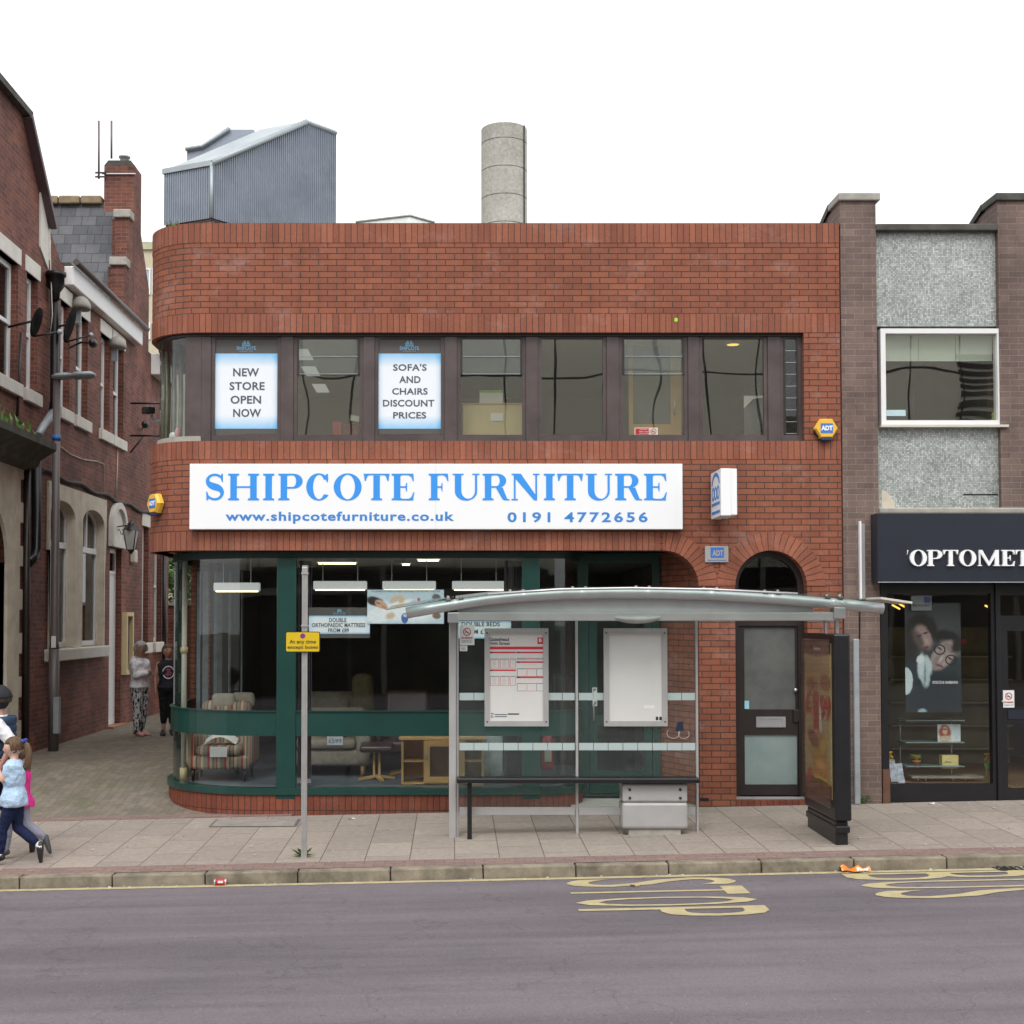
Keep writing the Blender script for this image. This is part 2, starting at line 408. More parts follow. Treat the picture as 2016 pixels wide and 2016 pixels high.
        out += [R(0, 0, e*2+.08, .055), R(W-e*2-st, 0, W, .055)]
    elif ch == 'S':
        cx = W/2; pts = []; ws = []
        for i in range(41):
            t = i/40
            if t < .5: a = radians(35)+radians(235)*(t/.5); x = cx+(W*.36)*cos(a); y = .745+.22*sin(a)
            else: a = radians(90)-radians(235)*((t-.5)/.5); x = cx+(W*.37)*cos(a); y = .265+.235*sin(a)
            pts.append((x, y)); ws.append(.06+.17*math.exp(-((t-.5)/.17)**2)+.03)
        # smooth spine
        for _ in range(3): pts = [pts[0]]+[((pts[i-1][0]+pts[i][0]*2+pts[i+1][0])/4, (pts[i-1][1]+pts[i][1]*2+pts[i+1][1])/4) for i in range(1, 40)]+[pts[40]]
        out.append([stroke(pts, ws)]); out += [[[(W*.83, 1.0), (W*.9, 1.0), (W*.9, .68), (W*.85, .68), (W*.76, .88)]], [[(W*.1, 0.0), (W*.17, 0.0), (W*.24, .12), (W*.13, .33), (W*.08, .33)]]]
    return out
def put_serif(mb, ch, x0, x1, z0, z1, t0, t1):
    h = z1-z0; W = (x1-x0)/h; e = 0
    for loops in serif(ch, W):
        e += .0002
        mb.shape([[(x0+a*h, z0+b*h) for a, b in l] for l in loops], t0-e, t1, 'xz')
# ------------------------------------------------------------------ shared materials
M = {}
M['brick'] = brick('red_brick', (.305, .104, .058), (.235, .077, .045), (.062, .046, .038), bloom=.34, dirt=.14, ms=.0125)
M['soldier'] = brick('red_brick_soldier', (.33, .116, .066), (.25, .082, .050), (.045, .034, .03), bw=.225*1.2, bh=.075, off=0, vert=True, bloom=.22, dirt=.15, ms=.008)
M['plinthb'] = brick('red_brick_plinth', (.27, .078, .042), (.19, .054, .034), (.04, .03, .026), bw=.40, bh=.078, off=0, vert=True, bloom=.12, dirt=.4, ms=.009)
M['oldbrick'] = brick('old_brick', (.25, .088, .058), (.14, .050, .040), (.26, .18, .14), bloom=0, dirt=.5, ms=.009)
M['brownbrick'] = brick('brown_brick', (.215, .15, .125), (.16, .11, .10), (.30, .25, .20), bloom=0, dirt=.35, ms=.007)
M['green'] = plain('green_paint', (.008, .046, .038), .30, var=.15, scale=2.5, grime=.12, gc=(.06, .08, .07))
M['dgreen'] = plain('dark_green_paint', (.010, .030, .028), .5, var=.1)
M['brown'] = plain('brown_frame', (.072, .052, .050), .42, var=.25, scale=3, grime=.25, gc=(.14, .12, .115))
M['dbrown'] = plain('dark_brown_frame', (.024, .017, .015), .4, var=.2)
M['black'] = plain('black_paint', (.010, .010, .012), .35, var=.2)
M['white'] = plain('white_paint', (.74, .74, .73), .45, var=.03, scale=3)
M['signwhite'] = plain('sign_white', (.86, .87, .88), .35, var=.02, scale=2, grime=.07, gc=(.55, .54, .5))
M['signblue'] = plain('sign_blue', (.035, .29, .80), .4, var=.02)
M['signblue2'] = plain('sign_blue_small', (.045, .23, .60), .4, var=.03)
M['ink'] = plain('grey_ink', (.075, .085, .12), .5, var=.03)
M['blackink'] = plain('black_ink', (.02, .02, .022), .5, var=.03)
M['cream'] = plain('cream_paint', (.60, .57, .50), .6, var=.06, scale=3, grime=.2, gc=(.30, .26, .20))
M['concrete'] = plain('pale_concrete', (.36, .34, .30), .85, var=.18, scale=9, bmp=.3, grime=.3)
M['dstone'] = plain('dark_stone', (.075, .072, .062), .9, var=.4, scale=5, bmp=.5)
M['alu'] = plain('grey_aluminium', (.40, .39, .385), .45, metal=.15, var=.07, scale=3, grime=.2, gc=(.16, .15, .14))
M['silver'] = plain('silver_metal', (.55, .55, .56), .3, metal=.7, var=.06)
M['galv'] = plain('galvanised', (.33, .36, .38), .55, metal=.3, var=.15, scale=5)
M['yellow'] = plain('alarm_yellow', (.80, .47, .05), .38, var=.05, scale=4)
M['navy'] = plain('navy_plastic', (.02, .03, .10), .35)
M['adtblue'] = plain('badge_blue', (.045, .17, .55), .4)
M['paper'] = plain('paper', (.72, .72, .71), .7, var=.03)
M['red'] = plain('red_paint', (.42, .02, .025), .4, var=.06)
M['glass'] = glassm('window_glass', (.95, .97, .96), 1.45, 0, .05)
M['cglass'] = glassm('curved_glass', (.95, .97, .96), 1.5, 0, 0)
M['blade'] = glassm('louvre_glass', (.93, .95, .93), 1.45, 0, 0)
M['glassup'] = glassm('upper_window_glass', (.93, .94, .90), 2.3, 0.0, .16)
M['clear'] = glassm('clear_glass', (.92, .95, .94), 1.3, 0, .0, haze=.035)
M['roofing'] = plain('roof_felt', (.06, .06, .06), .9, var=.3, bmp=.3)
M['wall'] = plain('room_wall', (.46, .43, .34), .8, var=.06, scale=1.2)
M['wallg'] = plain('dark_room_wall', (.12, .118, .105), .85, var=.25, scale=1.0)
M['ceil'] = plain('room_ceiling', (.42, .41, .36), .8, var=.04)
M['carpet'] = plain('blue_grey_carpet', (.10, .125, .155), .95, var=.15, scale=9)
M['wood'] = plain('light_oak', (.50, .30, .11), .5, var=.14, scale=4)
M['wood2'] = plain('pale_board', (.62, .50, .28), .6, var=.05, scale=3)
M['tube'] = emis('lit_tube', (1.0, .82, .48), 4.5)
M['glow'] = emis('lit_lamp', (1.0, .62, .12), 1.6)

# ------------------------------------------------------------------ ground, pavement, kerb, road
def roadz(X, Y): return SL*max(-60, min(60, X))+.02*KERB_Y-.112+.012*(KERB_Y-Y)
def sheet(mb, xs, ys, fz):
    for i in range(len(xs)-1):
        for j in range(len(ys)-1):
            q = [(xs[i], ys[j]), (xs[i+1], ys[j]), (xs[i+1], ys[j+1]), (xs[i], ys[j+1])]
            mb.face([(a, b, fz(a, b)) for a, b in q], [(a, b) for a, b in q])
    return mb
fr = lambda a, b, n: [a+(b-a)*i/n for i in range(n+1)]
def ground_mat(name, base, scale, mortar=None, bw=.6, bh=.46, ms=.008, c2=None, stainc=(.05, .05, .04), stain=.5, moss=None, spots=True, swap=True, rough=.85):
    m, n, b = newmat(name); o = texco(n); uv = texco(n, True)
    f = noise(n, o, scale, 8, .7); c = ramp(n, f, [(.3, tuple(x*.82 for x in base)), (.7, tuple(min(1, x*1.15) for x in base))])
    fac = None
    if mortar:
        ag = ramp(n, noise(n, o, 170, 2, .8), [(.35, .78), (.65, 1.2)]); c = mixc(n, 1.0, c, ag, 'MULTIPLY'); mp = n.nodes.new('ShaderNodeMapping'); L(n, uv, mp.inputs[0])
        if swap: mp.inputs['Rotation'].default_value = (0, 0, pi/2)
        t = n.nodes.new('ShaderNodeTexBrick'); L(n, mp.outputs[0], t.inputs['Vector']); t.inputs['Scale'].default_value = 1
        t.inputs['Brick Width'].default_value = bw; t.inputs['Row Height'].default_value = bh; t.inputs['Mortar Size'].default_value = ms/2; t.inputs['Mortar Smooth'].default_value = .3
        t.inputs['Color1'].default_value = (1.08, 1.06, 1.04, 1); t.inputs['Color2'].default_value = (*(c2 or (.86, .85, .86)), 1); t.inputs['Mortar'].default_value = (*mortar, 1)
        c = mixc(n, 1.0, c, t.outputs['Color'], 'MULTIPLY'); fac = t.outputs['Fac']
    g = ramp(n, noise(n, o, .9, 9, .75), [(.45, 0.0), (.75, stain)]); c = mixc(n, g, c, stainc)
    if spots:
        v = n.nodes.new('ShaderNodeTexVoronoi'); v.inputs['Scale'].default_value = 3.4; L(n, o, v.inputs['Vector'])
        s = ramp(n, v.outputs['Distance'], [(.05, .55), (.075, 0.0)]); c = mixc(n, s, c, (.08, .075, .07))
        v2 = n.nodes.new('ShaderNodeTexVoronoi'); v2.inputs['Scale'].default_value = 5.1; L(n, o, v2.inputs['Vector'])
        s2 = ramp(n, v2.outputs['Distance'], [(.022, .5), (.04, 0.0)]); c = mixc(n, s2, c, (.55, .53, .5))
    if moss:
        g2 = ramp(n, noise(n, o, 1.7, 9, .75), [(.5, 0.0), (.68, moss)]); c = mixc(n, g2, c, (.10, .12, .045))
    L(n, c, b.inputs['Base Color']); b.inputs['Roughness'].default_value = rough; b.inputs['Specular IOR Level'].default_value = .25
    h = noise(n, o, 130, 4)
    if fac is not None:
        a = n.nodes.new('ShaderNodeMath'); a.operation = 'MULTIPLY_ADD'; L(n, fac, a.inputs[0]); a.inputs[1].default_value = -1.2; L(n, h, a.inputs[2]); h = a.outputs[0]
    bump(n, b, h, .5, .004); return m
tag(sheet(B(), fr(-400, 400, 16), fr(-300, 400, 14), lambda x, y: SL*max(-60, min(60, x))-.6).build('ground', plain('earth', (.12, .11, .09), .95)), kind='structure')
road_m = ground_mat('purple_asphalt', (.150, .130, .142), 40, stain=.45, stainc=(.09, .082, .082), spots=True)
n_ = road_m.node_tree; b_ = n_.nodes['Principled BSDF']; o_ = texco(n_); old = b_.inputs['Base Color'].links[0].from_socket
tm = n_.nodes.new('ShaderNodeMapping'); tm.inputs['Scale'].default_value = (.12, 1.5, 1); L(n_, o_, tm.inputs[0])
tr_ = ramp(n_, noise(n_, tm.outputs[0], 1.3, 4, .6), [(.35, .80), (.6, 1.12)]); ag_ = ramp(n_, noise(n_, o_, 230, 2, .9), [(.38, .55), (.62, 1.45)])
cr2 = n_.nodes.new('ShaderNodeTexVoronoi'); cr2.feature = 'DISTANCE_TO_EDGE'; cr2.inputs['Scale'].default_value = .45; cw = n_.nodes.new('ShaderNodeTexNoise'); cw.inputs['Scale'].default_value = 2; L(n_, o_, cw.inputs['Vector'])
ca_ = n_.nodes.new('ShaderNodeVectorMath'); ca_.operation = 'ADD'; L(n_, o_, ca_.inputs[0]); L(n_, cw.outputs['Color'], ca_.inputs[1]); L(n_, ca_.outputs[0], cr2.inputs['Vector'])
ck = ramp(n_, cr2.outputs['Distance'], [(.002, .82), (.006, 1.0)])
L(n_, mixc(n_, 1.0, mixc(n_, 1.0, mixc(n_, 1.0, old, tr_, 'MULTIPLY'), ag_, 'MULTIPLY'), ck, 'MULTIPLY'), b_.inputs['Base Color'])
tag(sheet(B(), fr(-60, 60, 12), [-24, -14, KERB_Y], roadz).build('road', road_m), kind='structure')
XS = [-60, -14]+fr(-12, 12, 24)+[14, 60]
slab_m = ground_mat('paving_slabs', (.325, .282, .245), 14, mortar=(.36, .33, .30), bw=.75, bh=.455, ms=.011, c2=(.88, .87, .87), stain=.42, stainc=(.25, .22, .19))
red_m = ground_mat('red_block_paving', (.25, .175, .155), 20, mortar=(.5, .48, .46), bw=.2, bh=.1, ms=.007, stain=.35, stainc=(.16, .12, .10), swap=False, spots=False)
alley_m = ground_mat('alley_block_paving', (.215, .185, .15), 10, mortar=(.6, .58, .5), bw=.2, bh=.1, ms=.007, stain=.5, stainc=(.115, .105, .085), moss=.55, c2=(.8, .8, .8))
tag(sheet(B(), XS, [KERB_Y+.44, -.30, .02], gz).build('pavement', slab_m), kind='structure')
tag(sheet(B(), XS, [KERB_Y+.13, KERB_Y+.44], gz).build('paving_border', red_m), kind='structure')
ya = [.02, .28]+fr(.6, 3.4, 8)+[6, 10, 20, 45]
tag(sheet(B(), [-60, -14, -12, -10, -8, -6.6, -5.4, -4.4, -3.4, -2.0], ya[1:], lambda x, y: gz(x, y)).build('alley_paving', alley_m), kind='structure')
tag(sheet(B(), [-60, -14, -12, -10, -8, -6.6, -5.4, -4.4, -3.4, -2.0], ya[:2], lambda x, y: gz(x, y)+.003).build('alley_border', red_m), kind='structure')
kb = B(); x = -14.2
while x < 14:
    Lk = .905; mid = x+Lk/2; zt = gz(mid, KERB_Y+.07)+rnd.uniform(-.003, .003)
    kb.obox((mid, KERB_Y+.07+rnd.uniform(-.003, .003), zt-.12), (Lk-.010, .14, .24), (0, -SL, 0)); x += Lk
km = plain('kerb_concrete', (.225, .195, .145), .9, var=.4, scale=5, bmp=.7, grime=.85, gc=(.085, .07, .05))
tag(kb.build('kerb', km, bevel=.014), kind='structure')
ym = plain('road_yellow', (.44, .37, .20), .8, var=.2, scale=9, grime=.8, gc=(.24, .20, .15))
ln = B(); ln = sheet(ln, fr(-14, 14, 14), [KERB_Y-.135, KERB_Y-.035], lambda x, y: roadz(x, y)+.004)
tag(ln.build('yellow_line', ym), kind='structure')
def road_word(word, X0, X1, Y0, Wd, name):
    mb = B(); n = len(word); pitch = Wd/n
    for i, ch in enumerate(word):
        t = B(); put_text(t, ch, 0, pitch*.84, 0, X1-X0, 0, 'xy', bold=.0, th=.0)
        k = len(mb.v)
        for v in t.v:
            X = X0+v.y; Y = Y0-(v.x+i*pitch); mb.v.append(Vector((X, Y, roadz(X, Y)+.005)))
        for f in t.f: mb.f.append([q+k for q in f]); mb.uv.append(None); mb.sm.append(False)
    # drop the duplicate underside
    keep = [i for i, f in enumerate(mb.f) if (mb.v[f[1]]-mb.v[f[0]]).cross(mb.v[f[2]]-mb.v[f[1]]).z > 1e-9]
    mb.f = [mb.f[i] for i in keep]; mb.uv = [mb.uv[i] for i in keep]; mb.sm = [mb.sm[i] for i in keep]
    return tag(mb.build(name, ym), kind='structure')
road_word('STOP', 1.06, 2.66, KERB_Y-.19, 1.8, 'road_lettering')
road_word('BUS', 3.72, 5.5, KERB_Y-.17, 1.3, 'road_lettering')

# ------------------------------------------------------------------ the brick shop
XR = P(1656, 900).x
zz = lambda py, Y=0: P(900, py, Y).z
SHOP = thing('brick_shop', (0, 0, 0), 'two storey red brick furniture shop with rounded left corner and green curved shopfront', 'building')
def arc(cx, cy, r, a0, a1, n=14): return [(cx+r*cos(radians(a0+(a1-a0)*i/n)), cy+r*sin(radians(a0+(a1-a0)*i/n))) for i in range(n+1)]
def band_path(d=0.0, x1=XR, yb=9.0, n=16):
    return [(-3.9+d, yb)]+arc(-3.15, .75, .75-d, 180, 270, n)+[(x1, d)]
U0 = -3.15-.75*pi/2-8.25
Z = dict(top=zz(440), s1=zz(478), s2=zz(618), wt=zz(654), wb=zz(869), s3=zz(904), s4=zz(1047), so=zz(1083))
B().sweep(band_path(), Z['wt'], Z['top'], .30, U0).build('wall', M['brick'], SHOP)
B().sweep(band_path(0, 2.53), Z['so'], Z['wb'], .30, U0).build('wall', M['brick'], SHOP)
def soldiers(a, b, x1=XR, shift=0.0):
    mb = B(); mb.sweep(band_path(-.006, x1), a, b, .05, U0); 
    for k, u in enumerate(mb.uv):
        if u: mb.uv[k] = [(p[0], p[1]-a+.0225) for p in u]
    mb.build('soldier_course', M['soldier'], SHOP)
soldiers(Z['s1'], Z['top']+.004); soldiers(Z['wt']-.004, Z['s2']); soldiers(Z['s3'], Z['wb']+.004); soldiers(Z['so']-.004, Z['s4'], 2.53)
# right end: pier beside the windows, then the wall with the porch and door arches
bx(P(1583, 760).x, XR, 0, .30, Z['wb'], Z['wt']).build('pier', M['brick'], SHOP)
RA = 71/160*1.0; zs_ = zz(1154); xa = P(1305, 1154).x; xd = P(1518, 1154).x
RP = P(1375.7, 1154).x-xa; RD = (P(1589, 1154).x-P(1447, 1154).x)/2
q = [(2.53, Z['wb']), (XR, Z['wb']), (XR, -.35), (xd+RD, -.35), (xd+RD, zs_)]
q += [(xd+RD*cos(a), zs_+RD*sin(a)) for a in [pi*i/24 for i in range(1, 24)]]
q += [(xd-RD, zs_), (xd-RD, -.35), (xa+RP, -.35), (xa+RP, zs_)]
q += [(xa+RP*cos(a), zs_+(Z['so']-zs_)*sin(a)) for a in [pi/2*i/14 for i in range(1, 15)]]
q += [(2.53, Z['so'])]
B().shape([q[::-1]], 0, .30).build('wall', M['brick'], SHOP)
def ring(cx, cz, r0, r1, a0, a1, y0, y1, rz0=None, n=24, minx=None):
    mb = B(); rm = (r0+r1)/2; rz0 = rz0 or r0; dz = rz0-r0
    def pt(r, a): return cx+r*cos(a), cz+(r+dz)*sin(a)
    for i in range(n):
        a, b = a0+(a1-a0)*i/n, a0+(a1-a0)*(i+1)/n
        pa0, pa1, pb0, pb1 = pt(r0, a), pt(r1, a), pt(r0, b), pt(r1, b)
        ua, ub = a*rm, b*rm; v0, v1 = .0225, .0225+(r1-r0)
        mb.face([(pa0[0], y0, pa0[1]), (pa1[0], y0, pa1[1]), (pb1[0], y0, pb1[1]), (pb0[0], y0, pb0[1])][::1 if a1 > a0 else -1], [(ua, v0), (ua, v1), (ub, v1), (ub, v0)][::1 if a1 > a0 else -1])
        mb.face([(pa0[0], y1, pa0[1]), (pa0[0], y0, pa0[1]), (pb0[0], y0, pb0[1]), (pb0[0], y1, pb0[1])], [(ua, .1), (ua, .0225), (ub, .0225), (ub, .1)])
        mb.face([(pa1[0], y0, pa1[1]), (pa1[0], y1, pa1[1]), (pb1[0], y1, pb1[1]), (pb1[0], y0, pb1[1])], [(ua, .1), (ua, .12), (ub, .12), (ub, .1)])
    # turn rings so that faces point outwards
    return mb
rg = ring(xd, zs_, RD-.003, RD+.222, 0, pi, -.007, .28)
rg.build('arch_ring', M['soldier'], SHOP, merge=False)
rg = ring(xa, zs_, RP-.003, RP+.222, 0, pi/2, -.010, .28, rz0=Z['so']-zs_-.003, n=14)
rg.build('arch_ring', M['soldier'], SHOP)
# slab between floors, roof, back and side walls
inner = [(p[0], p[1]) for p in band_path(.02, XR-.02, 8.9)]+[(XR-.02, 8.9)]
B().shape([inner], Z['so']+.02, Z['so']+.22, 'xy').build('soffit', M['dgreen'], SHOP)
B().shape([inner], Z['top']-.45, Z['top']-.30, 'xy').build('roof', M['roofing'], SHOP)
bx(-3.9, XR, 8.9, 9.1, -.3, Z['top']-.2).build('wall', M['brick'], SHOP)
bx(XR-.02, XR+.10, .32, 8.9, -.3, Z['top']-.1).build('wall', M['brick'], SHOP)
bx(-3.88, -3.6, 3.2, 8.9, -.3, Z['so']).build('wall', M['brick'], SHOP)
B().sweep(band_path(.02, XR-.05), Z['so']+.0, Z['so']+.018, .2, 0).build('soffit_trim', M['green'], SHOP)

# upper window band
YF = .10; zt, zb = Z['wt'], Z['wb']
mb = B()
B().sweep(band_path(.06, P(1583, 760).x), zt-.035, zt-.001, .24, 0).build('window_head', M['dbrown'], SHOP)
mull = []; panes = [(423, 546), (585, 708), (745, 868), (907, 1028), (1066, 1187), (1226, 1347), (1383, 1504), (1543, 1571)]
gz0, gz1 = zz(857, YF+.05), zz(668, YF+.05)
edges = []
for k, (a, b) in enumerate(panes):
    x0, x1 = P(a, 760, YF).x, P(b, 760, YF).x; fw = .045
    edges.append((x0-fw, x1+fw))
    Fm = B().shape([[(x0-fw, zb), (x1+fw, zb), (x1+fw, zt-.035), (x0-fw, zt-.035)], [(x0, gz0), (x0, gz1), (x1, gz1), (x1, gz0)]], YF, YF+.06).build('window', M['brown'], SHOP, bevel=.006)
    if k != 7: bx(x0-.01, x1+.01, YF+.03, YF+.036, gz0-.01, gz1+.01).build('pane', M['glassup'], Fm)
    if k in (1, 3, 5, 7):                        # louvred top light / louvre
        n = 2 if k != 7 else 8; top = gz1-.01
        step = .22 if k != 7 else (gz1-gz0-.02)/8
        for i in range(n):
            bx_ = B().obox(((x0+x1)/2, YF+.0, top-step*(i+.5)), (x1-x0-.02, .006, step*.98), (radians(-3), 0, 0)); bx_.build('louvre_blade', M['blade'], Fm)
            B().box(x0+.01, x1-.01, YF-.006, YF+.002, top-step*(i+1)+.0, top-step*(i+1)+.008).build('blade_edge', M['galv'], Fm)
        for s_ in (x0+.01, x1-.01): bx(s_-.012, s_+.012, YF-.012, YF-.001, top-step*n, gz1).build('louvre_track', M['dbrown'], Fm)
posts = [(P(388, 760, YF).x-.0, edges[0][0])]+[(edges[i][1], edges[i+1][0]) for i in range(7)]+[(edges[7][1], P(1584, 760).x)]
for i, (a, b) in enumerate(posts):
    if i == 0:
        a = -3.15; 
    mb = bx(a+.001, b-.001, YF-.022, YF+.05, zb, zt-.036)
    if b-a > .2:
        c = (a+b)/2; mb.box(c-.045, c+.045, YF-.036, YF-.021, zb, zt-.036)
    mb.build('mullion', M['brown'], SHOP, bevel=.005)
# curved corner window
cp = [(-3.9+.10, 3.2)]+arc(-3.15, .75, .65, 180, 270, 16)
B().sweep([(-3.8, 3.2)]+arc(-3.15, .75, .65, 180, 262, 14), gz0-.02, gz1+.03, .008, 0).build('curved_pane', M['cglass'], SHOP)
B().sweep([(-3.83, 3.2)]+arc(-3.15, .75, .68, 180, 270, 14), gz1+.03, zt-.036, .07, 0).build('curved_frame_head', M['brown'], SHOP)
B().sweep([(-3.83, 3.2)]+arc(-3.15, .75, .68, 180, 270, 14), zb+.001, gz0-.02, .07, 0).build('curved_frame_sill', M['concrete'], SHOP)
B().sweep(arc(-3.15, .75, .67, 252, 270, 5), gz0-.02, gz1+.03, .06, 0).build('corner_post', M['brown'], SHOP)
# rooms upstairs
bx(-3.6, 4.6, .4, 8.8, Z['so']+.23, zb-.02).build('upper_floor', M['wall'], SHOP)
bx(-3.6, 4.6, .32, 8.8, zt+.06, zt+.12).build('upper_ceiling', M['ceil'], SHOP)
bx(-3.6, 4.6, 5.2, 5.3, zb-.02, zt+.06).build('partition', M['wall'], SHOP)
for x_, y1_ in ((-1.15, 3.5), (.9, 2.4), (2.98, 5.2)): bx(x_, x_+.08, .5, y1_, zb-.02, zt+.06).build('partition', M['wall'], SHOP)
for a, b, c in ((600, 770, 3.2), (640, 795, 3.6)): pass

# shopfront: green frame on a brick plinth with large panes
def shop_path(d=0.0, y0=3.2, y1=.95, n=14):
    return [(-3.78+d, y0)]+arc(-2.38, 1.6, 1.4-d, 180, 270, n)+arc(1.06, .75, .55-d, 270, 360, 10)+[(1.61-d, y1)]
def cut(path, x0, x1, back=None):                 # part of the front between two X stations (front side only)
    out = []; 
    for i in range(len(path)-1):
        a, b = path[i], path[i+1]
        for t in (0, 1) if i == len(path)-2 else (0,):
            p = (a[0]+(b[0]-a[0])*t, a[1]+(b[1]-a[1])*t); out.append(p)
    return out
YS = .2
zp = dict(sill0=zz(1564, YS), sill1=zz(1551, YS), tr0=zz(1449, YS), tr1=zz(1401, YS), hd=zz(1099, YS))
px1 = (P(545, 1300, YS).x, P(583, 1300, YS).x); px2 = (P(1028, 1300, YS).x, P(1063, 1300, YS).x)
B().sweep(shop_path(-.03), -.4, zp['sill0'], .25, -3).build('plinth', M['plinthb'], SHOP)
B().sweep(shop_path(-.055), zp['sill0'], zp['sill1'], .16, 0).build('sill', M['green'], SHOP, bevel=.008)
B().sweep(shop_path(-.012), zp['tr0'], zp['tr1'], .05, 0).build('transom_panel', M['green'], SHOP, bevel=.006)
B().sweep(shop_path(-.03), zp['tr1']-.001, zp['tr1']+.012, .08, 0).build('transom_bead', M['green'], SHOP)
B().sweep(shop_path(-.0), zp['hd'], Z['so']+.0, .08, 0).build('header', M['dgreen'], SHOP)
for a, b in (px1, px2):
    bx(a, b, YS-.032, YS+.12, zp['sill0']-.06, zp['hd']+.01).build('post', M['green'], SHOP, bevel=.01)
    pass
pa = [(-3.76, 3.2)]+arc(-2.38, 1.6, 1.38, 180, 270, 14)+[(px1[0], YS+.02)]
pb = [(px1[1], YS+.02), (px2[0], YS+.02)]
pc = [(px2[1]+.002, YS+.02)]+arc(1.06, .75, .53, 274, 360, 10)+[(1.59, .95)]
for p_ in (pa, pb, pc):
    for z0, z1 in ((zp['sill1'], zp['tr0']), (zp['tr1'], zp['hd'])):
        B().sweep(p_, z0, z1, .010, 0).build('display_pane', M['glass'] if p_ is pb else M['cglass'], SHOP, merge=False)
bx(-3.80, -3.72, 3.15, 3.25, -.2, zp['hd']).build('post', M['green'], SHOP)
bx(-3.79, -3.70, 1.62, 1.70, 0, zp['hd']).build('post', M['green'], SHOP)
# ground floor room
FZ = zz(1556, YS)+.01
rm = [(p[0], p[1]) for p in shop_path(.23, 8.8, 1.0)]+[(2.95, 1.0), (2.95, 8.8)]
B().shape([rm], -.2, FZ, 'xy').build('shop_floor', M['carpet'], SHOP)
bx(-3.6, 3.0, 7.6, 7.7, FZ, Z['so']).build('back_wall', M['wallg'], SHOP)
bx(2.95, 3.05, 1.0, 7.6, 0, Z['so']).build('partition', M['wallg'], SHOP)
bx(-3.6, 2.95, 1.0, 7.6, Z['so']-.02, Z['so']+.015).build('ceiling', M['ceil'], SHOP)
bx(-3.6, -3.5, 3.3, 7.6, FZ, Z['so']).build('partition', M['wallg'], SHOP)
# porch: brick side wall, pale floor, green door frame and glazed door
B().sweep([(2.66, 1.02), (xa+RP, .301)], -.3, Z['so'], .2, 0).build('porch_wall', M['brick'], SHOP)
bx(1.45, xa+RP, .03, 1.0, -.3, .045).build('porch_floor', plain('porch_floor', (.42, .40, .37), .8, var=.1), SHOP)
dx0, dx1 = 1.68, 2.67; yd = .93
F = B().shape([[(dx0-.08, .076), (dx1, .076), (dx1, Z['so']), (dx0-.08, Z['so'])], [(dx0+.06, .1), (dx0+.06, 2.45), (dx1-.1, 2.45), (dx1-.1, .1)], [(dx0+.06, 2.52), (dx0+.06, Z['so']-.12), (dx1-.1, Z['so']-.12), (dx1-.1, 2.52)]], yd, yd+.09).build('door_frame', M['green'], SHOP)
D = B().shape([[(dx0+.07, .11), (dx1-.11, .11), (dx1-.11, 2.44), (dx0+.07, 2.44)], [(dx0+.17, .4), (dx0+.17, 1.0), (dx1-.21, 1.0), (dx1-.21, .4)], [(dx0+.17, 1.12), (dx0+.17, 2.34), (dx1-.21, 2.34), (dx1-.21, 1.12)]], yd+.01, yd+.07).build('shop_door', M['green'], SHOP)
bx(dx0+.165, dx1-.205, yd+.035, yd+.041, .39, 1.01).build('pane', M['glass'], D)
bx(dx0+.165, dx1-.205, yd+.036, yd+.042, 1.11, 2.35).build('pane', M['glass'], D)
pu = P(1171, 1372, yd-.01); mbp = bx(pu.x-.03, pu.x+.03, yd-.004, yd+.008, pu.z-.12, pu.z+.12); mbp.build('push_plate', M['paper'], D)
for i, ch in enumerate('PUSH'):
    t = B(); put_text(t, ch, pu.x-.018, pu.x+.018, pu.z+.068-.056*i, pu.z+.106-.056*i, yd-.006, bold=.02); t.build('lettering', M['blackink'], D)
B().tube([(dx0+.12, yd-.05, 1.05), (dx0+.12, yd-.05, 1.4)], .012).build('handle', M['silver'], D)

# brown side door under the arch
ydr = .16
def archloop(cx, r, z0, zc, n=24): return [(cx-r, z0), (cx+r, z0)]+[(cx+r*cos(pi*i/n), zc+r*sin(pi*i/n)) for i in range(n+1)]
zf0 = zz(1568, ydr); zh0, zh1 = zz(1232, ydr), zz(1200, ydr)
rI = RD-.075
B().shape([archloop(xd, RD-.002, zf0-.0, zs_), [(xd-rI, zf0), (xd-rI, zh0), (xd+rI, zh0), (xd+rI, zf0)][::-1],
   ([(xd+rI*cos(pi*i/24), zs_+rI*sin(pi*i/24)) for i in range(25)]+[(xd-rI, zh1), (xd+rI, zh1)])[::-1]], ydr, ydr+.1).build('door_frame', M['dbrown'], SHOP, bevel=.006)
fan = [(xd+(rI+.004)*cos(pi*i/24), zs_+(rI+.004)*sin(pi*i/24)) for i in range(25)]+[(xd-rI-.004, zh1-.004), (xd+rI+.004, zh1-.004)]
B().shape([fan], ydr+.045, ydr+.053).build('fanlight_pane', M['glass'], SHOP)
RCd = lambda a, b, c, d: RC(a, b, c, d, ydr)
ux0, ux1, uz0, uz1 = RCd(1466, 1235, 1567, 1397); lx0, lx1, lz0, lz1 = RCd(1467, 1447, 1571, 1545)
D = B().shape([[(xd-rI+.004, zf0+.012), (xd+rI-.004, zf0+.012), (xd+rI-.004, zh0-.004), (xd-rI+.004, zh0-.004)],
   [(ux0, uz0), (ux0, uz1), (ux1, uz1), (ux1, uz0)], [(lx0, lz0), (lx0, lz1), (lx1, lz1), (lx1, lz0)]], ydr+.02, ydr+.07).build('side_door', M['dbrown'], SHOP, bevel=.005)
